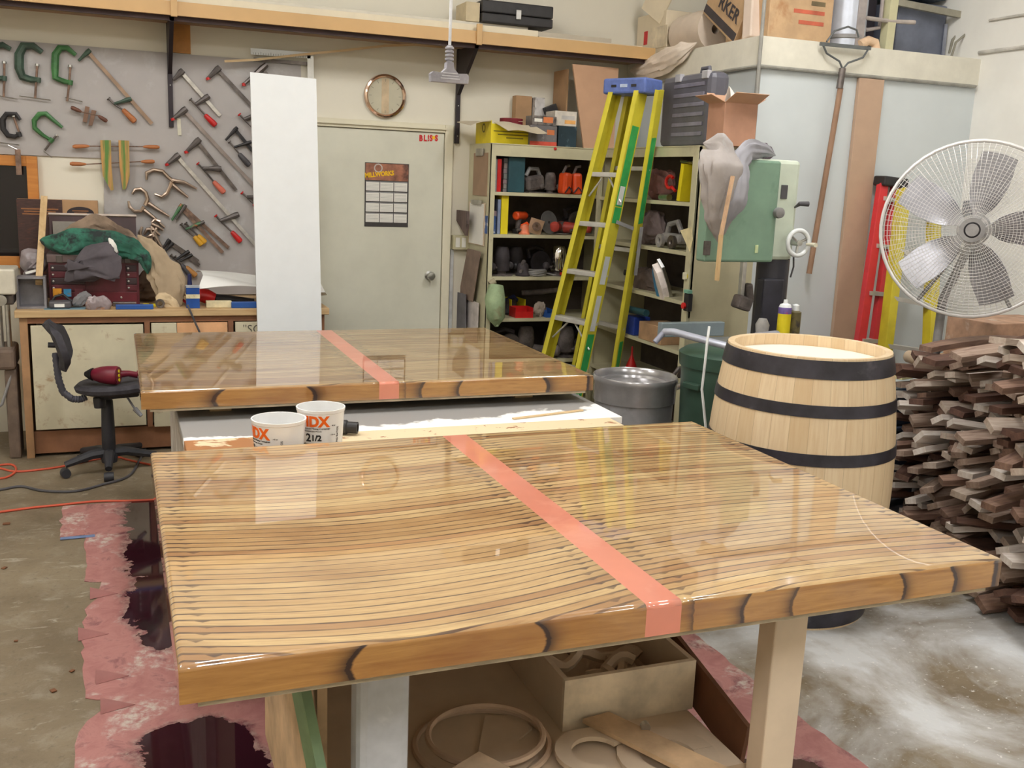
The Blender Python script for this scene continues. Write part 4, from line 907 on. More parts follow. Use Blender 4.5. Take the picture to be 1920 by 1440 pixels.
# ------------------------------------------------------------ steel shelf cabinets
CZ = 1.882; SZ = [1.571, 1.295, 1.012, .730, .44]; SF = 6.25
t = thing('shelf_cabinet', 'beige steel shelf cabinet against the back wall beside the door', 'cabinet', (2.7, 6.47, 0))
CX0, CX1 = 2.296, 3.22
MB().bx(CX0, CX0+.012, SF, YB-.005, 0, CZ-.005).build('side_panel', M_cream, t)
MB().bx(CX1-.012, CX1, SF, YB-.005, 0, CZ-.005).build('side_panel', M_cream, t)
MB().bx(CX0, CX0+.03, SF-.004, SF+.02, 0, CZ-.08).bx(CX1-.03, CX1, SF-.004, SF+.02, 0, CZ-.08).bx(CX0, CX1, SF-.004, SF+.02, CZ-.08, CZ-.006).build('face_frame', M_cream, t)
MB().bx(CX0, CX1, SF-.008, YB-.005, CZ-.006, CZ).build('top_panel', M_cream, t)
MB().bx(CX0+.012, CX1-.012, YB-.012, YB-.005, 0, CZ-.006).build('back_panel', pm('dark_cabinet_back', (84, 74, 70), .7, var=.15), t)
for z in SZ+[.1]: MB().bx(CX0+.012, CX1-.012, SF+.004, YB-.012, z-.022, z).build('shelf', M_cream, t)
MB(Matrix.Translation(at(1041, 279, 1, SF-.004)) @ Matrix.Rotation(PI/2, 4, 'X')).lathe([(0, 0), (.011, 0), (.009, .006), (0, .008)], n=12).build('red_sticker', M_red, t)
t = thing('shelf_cabinet', 'beige steel shelf cabinet against the partition, behind the yellow step ladder', 'cabinet', (3.27, 5.5, 0))
RX, RY0, RY1 = 3.05, 4.945, 6.2
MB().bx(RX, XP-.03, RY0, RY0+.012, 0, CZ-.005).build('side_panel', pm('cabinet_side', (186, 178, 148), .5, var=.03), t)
MB().bx(RX, XP-.03, RY1-.012, RY1, 0, CZ-.005).build('side_panel', M_cream, t)
MB().bx(RX-.004, RX+.02, RY0, RY0+.055, 0, CZ-.06).bx(RX-.004, RX+.02, RY1-.03, RY1, 0, CZ-.06).bx(RX-.004, RX+.02, RY0, RY1, CZ-.06, CZ-.006).build('face_frame', M_cream, t)
MB().bx(RX-.008, XP-.03, RY0, RY1, CZ-.006, CZ).build('top_panel', M_cream, t)
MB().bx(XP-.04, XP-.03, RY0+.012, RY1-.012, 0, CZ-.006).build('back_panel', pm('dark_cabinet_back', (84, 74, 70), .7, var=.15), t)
SR = [1.566, 1.285, 1.0, .705, .42]
for z in SR+[.1]: MB().bx(RX+.004, XP-.04, RY0+.012, RY1-.012, z-.022, z).build('shelf', M_cream, t)
q = at(1301, 519, 1, RY0-.002); MB().bx(RX-.02, RX-.004, RY0+.02, RY0+.05, 1.13, 1.17, .003).build('latch', c_(222, 216, 190), t)
q = at(1285, 520, 0, RX-.005); MB(frame((RX-.005, RY0+.03, 1.15), (0, -1, 0), (0, 0, 1))).lathe([(0, 0), (.016, 0), (.016, .002), (0, .002)], n=14).build('yellow_dot', M_yel, t)

# --- generic workshop tools, each made of its own parts
def loc(p, rz=0, s=1): return Matrix.Translation(V(p)) @ Matrix.Rotation(rz, 4, 'Z') @ Matrix.Scale(s, 4)
def tool(kind, p, label, mats, rz=0, s=1, group=None):
    M = loc(p, rz, s); a, b = mats[0], mats[-1]
    nm = {'router': 'router', 'grinder': 'angle_grinder', 'drill': 'power_drill', 'sander': 'sander', 'saw': 'circular_saw', 'jig': 'jigsaw', 'coil': 'cord_coil'}[kind]
    t = thing(nm, label, nm.replace('_', ' '), p, group)
    if kind == 'router':
        MB(M).lathe([(0, 0), (.075, 0), (.075, .008), (.03, .008), (.03, .03)], n=24).build('base_plate', M_dusty, t, True)
        MB(M).lathe([(.048, .03), (.052, .04), (.05, .10), (.052, .11), (.046, .16), (.036, .185), (0, .19)], n=22).build('motor', a, t, True)
        for q in (-1, 1): MB(M).tube([(q*.045, 0, .05), (q*.07, 0, .055)], .008, 8).build('arm', M_dusty, t, True); MB(M).ell((q*.088, 0, .06), (.022, .022, .026), 8, 12).build('handle', b, t, True)
        MB(M).lathe([(.006, .008), (.006, .03), (.0, .03)], n=10).build('bit', M_steel, t)
    elif kind == 'grinder':
        MB(M).tube([(-.13, 0, .05), (-.12, 0, .05), (-.03, 0, .048), (.05, 0, .045)], [.02, .032, .028, .036], 14).build('body', a, t, True)
        MB(M).tube([(.05, 0, .045), (.10, 0, .045)], [.038, .03], 12).build('gear_head', M_dusty, t, True)
        MB(M).lathe([(0, 0), (.06, 0), (.06, .004), (0, .006)], (.085, 0, .004), 24).build('disc', M_grey, t)
        MB(M).tube([(.08, .03, .05), (.08, .11, .06)], [.012, .016], 10).build('side_handle', b, t, True)
    elif kind == 'drill':
        MB(M).tube([(-.09, 0, .15), (-.08, 0, .15), (.05, 0, .15), (.07, 0, .15)], [.025, .036, .036, .028], 14).build('motor_housing', a, t, True)
        MB(M).tube([(.07, 0, .15), (.12, 0, .15)], [.022, .014], 12).build('chuck', M_dsteel, t, True)
        MB(M).tube([(-.03, 0, .13), (-.045, 0, .04)], [.024, .022], 10).build('grip', b, t, True)
        MB(M).box((-.04, 0, .02), (.09, .06, .04), None, .008).build('battery', M_black, t)
    elif kind == 'sander':
        MB(M).lathe([(0, 0), (.06, 0), (.062, .012), (.05, .03), (.048, .08), (.04, .105), (0, .12)], n=22).build('body', a, t, True)
        MB(M).tube([(-.04, 0, .09), (.03, 0, .115), (.06, 0, .09)], [.018, .022, .016], 10).build('grip', b, t, True)
        MB(M).tube([(-.05, 0, .05), (-.1, 0, .045)], .014, 10).build('dust_port', M_dusty, t, True)
    elif kind == 'saw':
        MB(M).box((0, 0, .004), (.22, .12, .006), None, .002).build('shoe', M_dusty, t)
        MB(M @ Matrix.Translation((.01, -.02, .07)) @ Matrix.Rotation(PI/2, 4, 'X')).lathe([(0, -.012), (.07, -.012), (.075, 0), (.07, .012), (0, .012)], n=26).build('blade_guard', a, t, True)
        MB(M).tube([(0, 0, .08), (0, .07, .08)], [.045, .04], 14).build('motor', b, t, True)
        MB(M).tube([(-.06, 0, .10), (-.08, 0, .15), (-.02, 0, .17), (.04, 0, .15)], .014, 8).build('handle', b, t, True)
    elif kind == 'jig':
        MB(M).box((0, 0, .004), (.14, .07, .006), None, .002).build('shoe', M_dusty, t)
        MB(M).box((0, 0, .06), (.15, .06, .09), (0, -.15, 0), .02).build('body', a, t)
        MB(M).tube([(-.07, 0, .10), (-.04, 0, .145), (.03, 0, .145), (.055, 0, .10)], .013, 8).build('handle', b, t, True)
    elif kind == 'coil':
        for i in range(3):
            pts = [(.07*math.cos(q*PI/8)*(1+.06*i), .07*math.sin(q*PI/8), .012+.012*i+.004*math.sin(q+i)) for q in range(16)]
            MB(M).tube(pts, .006, 6, closed=True).build('loop', a, t, True)
        MB(M).tube([(.07, 0, .02), (.12, -.04, .01), (.14, -.05, .006)], .005, 6).build('loose_end', a, t, True)
    return t
def L(px, py, z, y=6.36): p = at(px, py, 1, y); return V((p.x, y, z))
D_ = M_dusty; B_ = pm('dusty_black', (56, 50, 54), .7, var=.25, sc=14, c2=(96, 90, 92), f2=.6)
def booky(nm, lb, px0, px1, pyt, z, mat, y=6.28, dy=.17, cat='book', ink=None, txt=None, grp=None, rot=0):
    a = at(px0, 300, 1, y).x; b = at(px1, 300, 1, y).x; h = at((px0+px1)/2, pyt, 1, y).z-z
    t = thing(nm, lb, cat, ((a+b)/2, y+dy/2, z), grp)
    MB().bx(a, b, y, y+dy, z, z+h, .002).build('cover', mat, t)
    if txt: lettering(txt, (b-a)*.75, frame(((a+b)/2+(b-a)*.22, y-.001, z+h*.12), (0, 0, 1), (-1, 0, 0)), ink, t, 'LEFT')
    return t
S1, S2, S3, S4, S5 = SZ
booky('manual_box', 'grey boxed router manual at the left end of the top cabinet shelf', 922, 933, 298, S1, c_(150, 148, 150), txt='ROUTER', ink=M_paper)
booky('manual', 'red spined manual next to the grey router box', 933.5, 941, 298, S1, M_red, txt=None)
for i, (yy, h) in enumerate(((0, .02), (.022, .03), (.054, .028), (.085, .035), (.122, .03), (.154, .034), (.19, .03))):
    a = at(942, 300, 1, 6.34).x; b = at(955, 300, 1, 6.34).x
    tag(MB().bx(a+.003*(i % 2), b-.003*(i % 3), 6.31, 6.46, S1+yy, S1+yy+h).build('small_box', c_(120+8*(i % 3), 116+6*(i % 2), 118, .7)), 'flat grey box in the stack between the red manual and the teal carton', 'box', 'stack of small grey boxes')
booky('teal_carton', 'teal carton standing on the top cabinet shelf', 955, 985, 295, S1, M_teal, cat='carton')
tool('jig', L(1000, 350, S1), 'dark jigsaw right of the teal carton', (D_, M_grey), .4, 1.1)
tool('router', L(1031, 350, S1), 'pale round based router between jigsaw and orange cases', (M_dusty, D_), .2, .75)
for i, (px, rz) in enumerate(((1059, .2), (1080, -.1))):
    p = L(px, 350, S1, 6.33); t = thing('orange_case', ('left', 'right')[i]+' orange plastic tool shell on the top cabinet shelf', 'case', p)
    MB(loc(p, rz)).box((0, 0, .072), (.068, .09, .144), (0, .06-.12*i, 0), .02).build('shell', M_orange, t); MB(loc(p, rz)).tube([(-.02, 0, .14), (-.01, -.02, .185), (.02, -.01, .19)], .01, 8).build('spout', D_, t, True)
    MB(loc(p, rz)).tube([(-.03, -.05, .01), (0, -.052, .05), (.03, -.05, .02)], .005, 6).build('cord', B_, t, True)
tool('grinder', L(1085, 300, S1, 6.5), 'dark grinder at the back of the top shelf', (B_, B_), 1.2, 1.0)
booky('blue_carton', 'blue and white carton on the second cabinet shelf', 917, 934, 405, S2, pm('blue_white_card', (60, 92, 150), .5, c2=(220, 220, 220), f2=.52, sc2=20), cat='carton')
tag(MB().bx(at(918, 395, 1, 6.33).x, at(933, 395, 1, 6.33).x, 6.30, 6.42, S2+.112, S2+.15, .006).build('grey_pouch', c_(150, 130, 134)), 'greyish pouch resting on the blue and white carton', 'pouch')
booky('manual', 'thin pale blue manual beside the yellow one', 937, 942.5, 374, S2, c_(130, 142, 170))
booky('manual', 'bright yellow manual on the second cabinet shelf', 943.5, 957, 366, S2, M_yel, txt='SANDER KIT MANUAL' if False else None)
tool('drill', L(976, 430, S2, 6.4), 'orange and grey drill right of the yellow manual', (M_orange, D_), .6, .8)
tool('sander', L(983, 435, S2, 6.31), 'small orange and white sander at the front of the second shelf', (pm('faded_orange', (214, 120, 86), .5, var=.15), M_orange), .3, .62)
p = L(1004, 437, S2, 6.3); t = thing('boxed_disc', 'beige square card with a round disc on the second shelf', 'disc', p)
MB(loc(p)).box((0, 0, .055), (.10, .006, .10), (.15, .25, 0)).build('card', pm('beige_card', (178, 146, 120), .7), t); MB(loc((p.x, p.y-.012, p.z+.055))@Matrix.Rotation(PI/2-.15, 4, 'X')).lathe([(.01, 0), (.03, 0), (.03, .004), (.01, .004), (.01, 0)], n=20).build('washer', M_rust, t)
p = L(1028, 437, S2, 6.34); t = thing('grinding_disc', 'large grey grinding disc leaning on the second shelf', 'disc', p)
MB(loc((p.x, p.y, p.z+.082))@Matrix.Rotation(.4, 4, 'Z')@Matrix.Rotation(PI/2-.2, 4, 'X')).lathe([(.01, 0), (.08, 0), (.08, .005), (.01, .005), (.01, 0)], n=30).build('disc', pm('abrasive_grey', (104, 104, 104), .8), t)
tool('grinder', L(1048, 435, S2, 6.42), 'red bodied grinder right of the grey disc', (pm('faded_red', (168, 62, 52), .5, var=.2), B_), .9, 1.1)
tool('grinder', L(1072, 435, S2, 6.34), 'second red striped grinder, partly behind the ladder', (pm('faded_red', (168, 62, 52), .5, var=.2), D_), 2.3, 1.1)
tool('saw', L(1075, 425, S2, 6.52), 'dark circular saw at the back of the second shelf', (D_, B_), .3, 1.1)
tool('sander', L(1086, 437, S2, 6.3), 'orange sander at the right of the second shelf', (M_orange, D_), 0, .7)
tool('router', L(940, 512, S3), 'black router at the left of the third cabinet shelf', (B_, B_), .5, 1.05)
tool('router', L(966, 512, S3, 6.5), 'black router deeper on the third shelf', (B_, M_black), 1.2, 1.0)
tool('sander', L(980, 512, S3, 6.32), 'dark palm sander on the third shelf', (B_, D_), 1.0, .8)
tool('saw', L(1008, 480, S3, 6.52), 'black circular saw at the back of the third shelf', (B_, B_), .2, 1.1)
tool('coil', L(1004, 512, S3, 6.34), 'coil of grey cord on the third shelf', (M_grey,), .2, 1.0)
t = tool('router', L(1046, 512, S3, 6.38), 'black and chrome router with a red label on the third shelf', (M_chrome, B_), .1, 1.1)
p = L(1046, 512, S3, 6.38); MB().box((p.x, p.y-.088, p.z+.02), (.045, .01, .02)).build('red_label', M_red, t)
p = L(936, 600, S4, 6.2)
t = thing('dust_bag', 'pale green cloth dust bag hanging in front of the fourth shelf', 'bag', (p.x, 6.22, .66)); Mg = pm('pale_green_cloth', (150, 170, 132), .7, var=.12, c2=(130, 124, 92), f2=.55)
MB().tube([at(930, 535, 1, 6.22), at(928, 560, 1, 6.2), at(930, 595, 1, 6.2), at(931, 612, 1, 6.21)], [.05, .07, .062, .012], 14).build('bag_body', Mg, t, True)
MB().tube([at(935, 600, 1, 6.19), at(932, 612, 1, 6.19)], [.012, .01], 8).build('spout', Mg, t, True)
MB().tube([at(918, 533, 1, 6.22), at(928, 527, 1, 6.22)], .022, 10).build('collar', c_(150, 142, 118), t, True)
def obin(nm, lb, px0, px1, z, h, mat, y=6.27, dy=.16):
    a = at(px0, 580, 1, y).x; b = at(px1, 580, 1, y).x; w_ = .004
    mb = MB().bx(a, b, y, y+dy, z, z+w_).bx(a, a+w_, y, y+dy, z+w_, z+h).bx(b-w_, b, y, y+dy, z+w_, z+h).bx(a+w_, b-w_, y, y+w_, z+w_, z+h*.6).bx(a+w_, b-w_, y+dy-w_, y+dy, z+w_, z+h)
    return tag(mb.build(nm, mat), lb, 'bin')
obin('parts_bin', 'open yellow parts bin on the fourth cabinet shelf', 958, 985, S4, .11, M_yel, 6.40)
obin('parts_bin', 'open red parts bin in front of the yellow one', 967, 1000, S4, .07, M_red, 6.27, .12)
obin('parts_bin', 'small blue parts bin on the fourth shelf by the ladder', 1025, 1042, S4, .05, M_blue)
heap('rag_bundle', 'pale grey rag bundle between red and blue bins', [(L(1000, 580, S4+.04, 6.33), .03), (L(1012, 578, S4+.05, 6.33), .05), (L(1024, 580, S4+.035, 6.33), .03)], c_(164, 152, 140, .9), 11, 'rag')
tag(MB().tube([L(978, 550, S4+.15, 6.45), L(1010, 548, S4+.16, 6.42), L(1048, 540, S4+.18, 6.38)], [.018, .02, .016], 10).build('grey_pipe', M_dusty, None, True), 'dusty grey pipe lying across the bins', 'pipe')
tool('sander', L(955, 590, S4, 6.48), 'dark sander behind the green bag', (B_, pm('navy_grip', (34, 42, 84), .5)), .3, 1.0)
for i, (px, k_, y_) in enumerate(((950, 'saw', 6.4), (985, 'router', 6.38), (1010, 'grinder', 6.34), (1035, 'saw', 6.5), (1060, 'router', 6.36), (1085, 'jig', 6.4))):
    tool(k_, L(px, 660, S5, y_), ('dusty circular saw nearest the rear table corner, lowest visible shelf', 'dusty router seen over the rear table top, lowest visible shelf', 'dusty grinder between router and saw, lowest visible shelf', 'dusty circular saw in the middle of the lowest visible shelf', 'dusty router just left of the ladder rail, lowest visible shelf', 'dusty jigsaw behind the ladder, lowest visible shelf')[i], (D_, B_), i*1.3, 1.15)
# things hung on the cabinet's left side (x = CX0)
def side(px, py): return at(px, py, 0, CX0-.006)
def sidebox(px0, px1, py0, py1, th, off=0):
    a = at(px0, py0, 0, CX0-off); b = at(px1, py1, 0, CX0-off)
    return MB().bx(CX0-off-th, CX0-off, b.y, a.y, b.z, a.z, .001)
t = thing('clipboard', 'brown clipboard hung at the top of the cabinet side', 'clipboard', side(901, 330)); sidebox(890, 913, 287, 368, .006).build('board', pm('brown_masonite', (158, 130, 106), .6, var=.04), t); sidebox(895, 907, 279, 292, .012, .006).build('clip', M_steel, t)
t = thing('clipboard', 'clipboard with white paper sheets, below the brown one', 'clipboard', side(893, 420)); sidebox(881, 908, 378, 462, .006, .004).build('board', M_mdf, t); sidebox(882, 905, 380, 460, .004, .0105).build('paper', M_paper, t); sidebox(886, 903, 374, 384, .012, .015).build('clip', M_steel, t)
def hang(pts, th, mat, nm, lb, cat, off):
    P = [at(x, y, 0, CX0-off) for x, y in pts]
    vs = P+[p-V((th, 0, 0)) for p in P]; n = len(P)
    fs = [tuple(range(n)), tuple(range(2*n-1, n-1, -1))]+[(i, (i+1) % n, n+(i+1) % n, n+i) for i in range(n)]
    return tag(MB().add(vs, fs).build(nm, mat), lb, cat)
hang([(878, 466), (902, 472), (887, 566), (861, 556)], .006, c_(132, 112, 100, .7), 'hanging_board', 'grey-brown board hanging at a slant below the clipboards', 'board', .03)
hang([(853, 546), (874, 552), (874, 618), (855, 618)], .006, c_(104, 102, 108, .6), 'hanging_board', 'dark grey board hanging lowest, left of the white strip', 'board', .05)
hang([(876, 560), (898, 568), (896, 622), (874, 620)], .004, c_(206, 198, 196, .6), 'hanging_sheet', 'whitish sheet hanging below the slanted board', 'sheet', .02)
hang([(848, 392), (880, 396), (880, 420), (877, 442)], .02, pm('dark_sheaf', (96, 80, 76), .7, var=.3, sc=30, stretch=(1, 1, .2), c2=(170, 110, 100), f2=.62), 'paper_sheaf', 'dark fanned sheaf of papers between door frame and cabinet', 'papers', .06)
a, b = at(850, 441, 1, YB-.05), at(879, 468, 1, YB-.05)
t = thing('outlet_box', 'beige double outlet box on the wall between door and cabinet', 'outlet', (a.x, YB, b.z)); MB().bx(a.x, b.x, YB-.06, YB, b.z, a.z, .004).build('box', M_cream, t)
for i in range(2): MB().bx(a.x+.015+i*.045, a.x+.045+i*.045, YB-.064, YB-.06, b.z+.015, a.z-.015, .002).build('socket', M_paper, t)
MB(); tag(MB().bx(2.176, 2.20, YB-.012, YB, 0, 1.16).build('grey_conduit', c_(200, 202, 204)), 'pale grey strip on the wall right of the door frame', 'strip')

# --- on top of the left cabinet
TY = 6.3
def tp(px, py, y=TY): return at(px, py, 1, y)
a, b = tp(884, 262, TY), tp(993, 268, TY); zt = tp(917, 225).z; xm = tp(916, 260).x
t = thing('yellow_carton', 'open yellow carton with pale flaps on top of the cabinet', 'carton', ((a.x+b.x)/2, 6.4, CZ))
a.x = 2.305
MB().bx(a.x, b.x, TY, TY+.3, CZ, CZ+.004).bx(a.x, a.x+.004, TY, TY+.3, CZ+.004, zt).bx(b.x-.004, b.x, TY, TY+.3, CZ+.004, zt-.02).bx(a.x+.004, b.x-.004, TY, TY+.004, CZ+.004, zt-.02).bx(a.x+.004, b.x-.004, TY+.296, TY+.3, CZ+.004, zt-.02).build('carton_body', M_yel, t)
M_flap = pm('inner_card', (206, 194, 170), .7, var=.02)
MB().bar((a.x+.19, TY-.0, zt+.002), (a.x+.22, TY-.0, zt+.002), .01, .002).grid(lambda u, v: (a.x+.02+u*(b.x-a.x-.0)+v*.05, TY-.13*v, zt-.012-.055*v+.008*math.sin(u*6)), 8, 6, .003).build('front_flap', M_flap, t)
MB().grid(lambda u, v: (a.x-.14*v, TY+.29*u, zt-.005-.035*v*v+.03*v*u), 8, 6, .003).build('side_flap', M_flap, t)
mb = MB()
for z, w_ in ((.075, .3), (.055, .24), (.035, .12)): mb.bx((a.x+b.x)/2+.03-w_/2, (a.x+b.x)/2+.03+w_/2, TY-.0012, TY, CZ+z, CZ+z+.007)
mb.build('printed_lines', c_(110, 100, 24), t)
MB(frame((a.x-.0005, TY+.14, CZ+.1), (0, -1, 0), (0, 0, 1))).lathe([(.02, 0), (.03, 0), (.03, .001), (.02, .001), (.02, 0)], n=18).build('round_logo', c_(110, 100, 24), t)
p = tp(951, 215, 6.5); t = thing('belt_roll', 'dark red sanding belt roll standing in the yellow carton', 'roll', (p.x, 6.47, CZ+.1))
MB().lathe([(.07, 0), (.078, 0), (.078, .12), (.07, .12), (.07, 0)], (p.x, 6.42, zt-.095), 26).build('belt', pm('dark_red_abrasive', (122, 34, 44), .8), t, True); MB().lathe([(.064, .001), (.0705, .001), (.0705, .121), (.064, .121), (.064, .001)], (p.x, 6.42, zt-.095), 26).build('belt_lining', c_(206, 190, 160), t, True)
p0, p1 = tp(964, 255, 6.62), tp(997, 181, 6.62); tag(MB().bx(p0.x, p1.x, 6.61, 6.68, CZ+.001, p1.z, .002).build('carton', M_card2), 'brown cardboard carton behind the yellow carton', 'carton')
p0, p1 = tp(997, 265, 6.6), tp(1020, 184, 6.6); tag(MB().bx(p0.x+.004, p1.x, 6.58, 6.68, CZ+.001, p1.z, .002).build('carton', pm('black_white_print', (206, 202, 200), .5, c2=(40, 36, 36), f2=.5, sc2=14)), 'tall black and white printed carton behind the grey product box', 'carton')
def pbox(lb, px0, px1, py0, py1, y, dy, mat, band=None, z0=None):
    a, b = tp(px0, py1, y), tp(px1, py0, y); z = CZ+.001 if z0 is None else z0
    t = thing('product_box', lb, 'box', ((a.x+b.x)/2, y+dy/2, z)); MB().bx(a.x, b.x, y, y+dy, z, b.z, .002).build('box_body', mat, t)
    for (z0_, z1_, x0_, x1_, m) in band or []: MB().bx(a.x+(b.x-a.x)*x0_, a.x+(b.x-a.x)*x1_, y-.0015, y, z+(b.z-z)*z0_, z+(b.z-z)*z1_).build('print_panel', m, t)
    return b.z
M_oc = c_(206, 120, 72)
zz = pbox('grey product box with red base band and orange oval on the cabinet', 993, 1045, 237, 270, 6.27, .14, pm('grey_product_print', (112, 108, 110), .45, c2=(170, 168, 168), f2=.6, sc2=16), [(0, .2, 0, 1, c_(206, 84, 66)), (.55, .8, .62, .9, M_oc)])
pbox('grey and orange product box lying on top of the grey one', 998, 1044, 219, 236, 6.28, .12, pm('dark_product_print', (124, 116, 112), .5, c2=(70, 66, 66), f2=.5, sc2=16), [(.3, .9, .45, .85, M_oc), (.35, .7, .08, .4, M_paper)], zz+.001)
z2 = pbox('dark teal product box right of the grey one on the cabinet', 1046, 1082, 238, 272, 6.3, .14, pm('teal_product_print', (44, 62, 72), .4, c2=(96, 120, 130), f2=.6, sc2=14))
pbox('white product box with orange print on top of the teal one', 1040, 1082, 210, 237, 6.3, .16, pm('white_product', (214, 206, 196), .5), [(.15, .4, .45, .95, c_(226, 170, 100)), (.45, .7, .3, .9, c_(190, 186, 184))], z2+.001)
tag(MB().box(tp(1032, 205, 6.55), (.09, .05, .05), (0, -.4, 0), .004).build('black_box', M_black), 'small tilted black box behind the white product box', 'box')
# tall cardboard sheets
p = [tp(1074, 120, 6.35), tp(1160, 128, 6.42), tp(1150, 290, 6.28), tp(1094, 286, 6.26)]
for q in p[2:]: q.z = CZ+.001
th = V((.002, .02, 0)); tag(MB().add(p+[q+th for q in p], [(0, 1, 2, 3), (7, 6, 5, 4), (0, 4, 5, 1), (1, 5, 6, 2), (2, 6, 7, 3), (3, 7, 4, 0)]).build('cardboard_sheet', pm('pinkish_cardboard', (196, 156, 126), .8, var=.02)), 'tall tan cardboard sheet standing on the cabinet behind the ladder', 'cardboard')
q0, q1 = tp(1073, 121, 6.36), tp(1085, 270, 6.6); tag(MB().bx(q0.x+.01, q0.x+.02, 6.45, 6.68, CZ+.001, q0.z-.02).build('cardboard_sheet', M_card2), 'second cardboard sheet, edge on, left of the tall tan one', 'cardboard')

# ------------------------------------------------------------ right cabinet contents (seen through the x = RX face)
def R(px, z, dx=.1): p = at(px, 400, 0, RX+dx); return V((RX+dx, p.y, z))
Q1, Q2, Q3, Q4, Q5 = SR
heap('sanding_hose', 'brown cloth hose bundle on the top shelf of the right cabinet', [(R(1212, Q1+.05), .06), (R(1225, Q1+.09), .09), (R(1245, Q1+.10), .08), (R(1262, Q1+.06), .05)], pm('brown_hose', (116, 78, 72), .9, var=.2), 12, 'hose')
p = R(1252, Q1+.11, .03); t = thing('spring_clamp', 'bright red clamp lying on the brown hose bundle', 'clamp', p)
MB(frame(p, (0, -1, 0), (0, 0, 1))).tube([(.045*math.cos(a), .035*math.sin(a), 0) for a in [x*.35+.8 for x in range(14)]], .010, 8).build('jaw', M_red, t, True)
MB(frame(p, (0, -1, 0), (0, 0, 1))).tube([(.03, -.03, 0), (.07, -.05, 0)], .009, 8).build('arm', M_red, t, True)
p = R(1245, Q1+.02, .03); tag(MB().tube([p+V((0, .05, 0)), p-V((0, .05, 0))], .02, 14).build('metal_can', M_steel, None, True), 'small metal cylinder lying at the front of that top shelf', 'cylinder')
p = R(1278, Q1, .05); tag(MB().box((p.x+.05, p.y, Q1+.11), (.15, .035, .215), (.12, 0, 0), .002).build('manual', M_yel), 'yellow manual leaning on the top shelf of the right cabinet', 'book')
tag(MB().tube([R(1270, 1.80, .06), R(1290, 1.79, .05), R(1305, 1.80, .05)], .008, 8).build('steel_rod', M_steel, None, True), 'steel rod across the top shelf of the right cabinet', 'rod')
heap('grey_dust_bag', 'large grey cloth bag on the second shelf of the right cabinet', [(R(1200, Q2+.03), .05), (R(1212, Q2+.09), .10), (R(1230, Q2+.11), .10), (R(1248, Q2+.07), .05)], pm('grey_felt', (112, 98, 98), .95, var=.12), 13, 'bag')
p = R(1268, Q2, .08); t = thing('belt_sander', 'dusty grey belt sander on the second shelf of the right cabinet', 'sander', p)
Ms = pm('dusty_light_grey', (142, 138, 136), .7, var=.15); MB(loc(p, -PI/2)).box((0, 0, .06), (.22, .08, .06), None, .02).build('body', Ms, t)
for x in (-.08, .06): MB(loc(p, -PI/2) @ Matrix.Translation((x, -.05, .042)) @ Matrix.Rotation(PI/2, 4, 'X')).lathe([(.012, -.01), (.04, -.01), (.04, .012), (.02, .012), (.012, .004), (.012, -.01)], n=22).build('roller', (Ms, M_dsteel)[x > 0], t, True)
MB(loc(p, -PI/2)).tube([(-.09, 0, .08), (-.07, 0, .14), (.03, 0, .16), (.08, 0, .1)], .017, 8).build('handle', Ms, t, True)
hp = [at(1276, 432, 0, RX-.02), at(1297, 426, 0, RX-.02), at(1299, 450, 0, RX-.02), at(1294, 472, 0, RX-.02)]
vs = hp+[q-V((.003, 0, 0)) for q in hp]; tag(MB().add(vs, [(0, 1, 2, 3), (7, 6, 5, 4), (0, 4, 5, 1), (1, 5, 6, 2), (2, 6, 7, 3), (3, 7, 4, 0)]).build('paper_tag', pm('cream_paper', (226, 212, 168), .7)), 'cream paper tag hanging on the front post of the right cabinet', 'tag')
heap('brown_bundle', 'brown dusty hose bundle on the third shelf of the right cabinet', [(R(1192, Q3+.03), .04), (R(1208, Q3+.06), .07), (R(1228, Q3+.06), .07), (R(1248, Q3+.03), .04)], pm('dusty_brown', (98, 84, 78), .9, var=.2), 14, 'hose')
tool('grinder', R(1222, Q3, .25), 'dark grinder behind the brown bundle in the right cabinet', (B_, B_), 1.4, 1.2)
p = R(1268, Q3, .06); t = thing('clothes_iron', 'blue and white clothes iron standing on its heel in the right cabinet', 'iron', p)
Mi = frame((p.x, p.y+.02, Q3), (0, -1, 0), (-.35, -.2, 1))
MB(Mi).prism([(-.05, 0), (.05, 0), (.055, .08), (.035, .19), (0, .24), (-.035, .19), (-.055, .08)], .02).build('soleplate', M_steel, t)
MB(Mi).prism([(-.045, .002), (0, .002), (-.006, .1), (.0, .22), (-.032, .17), (-.05, .07)], .055).build('blue_tank', pm('iron_blue', (66, 128, 168), .3), t)
MB(Mi).prism([(0, .002), (.045, .002), (.05, .07), (.032, .17), (.0, .22), (-.006, .1)], .06).build('white_shell', c_(226, 214, 208, .3), t)
p = at(1290, 567, 0, RX-.02); t = thing('switch_box', 'small black switch box with a red button on the cabinet post', 'switch', p); MB().box(p, (.03, .05, .10), None, .004).build('box', M_black, t); MB(frame(p+V((-.016, .01, -.02)), (0, -1, 0), (0, 0, 1))).lathe([(0, 0), (.018, 0), (.018, .012), (0, .015)], n=16).build('button', M_red, t, True); MB().box(p+V((-.005, 0, .062)), (.03, .05, .02), None, .003).build('cover', c_(120, 170, 150), t)
p = R(1200, Q4, .05); tag(MB().box((p.x+.02, p.y-.02, Q4+.06), (.12, .13, .12), None, .008).build('blue_bin', pm('royal_blue_plastic', (40, 64, 150), .4)), 'royal blue bin on the fourth shelf of the right cabinet', 'bin')
p = R(1245, Q4, .06); tag(MB().box((p.x+.04, p.y-.03, Q4+.055), (.2, .28, .11), None, .003).build('carton', c_(176, 140, 106, .8)), 'brown carton on the fourth shelf of the right cabinet', 'carton')
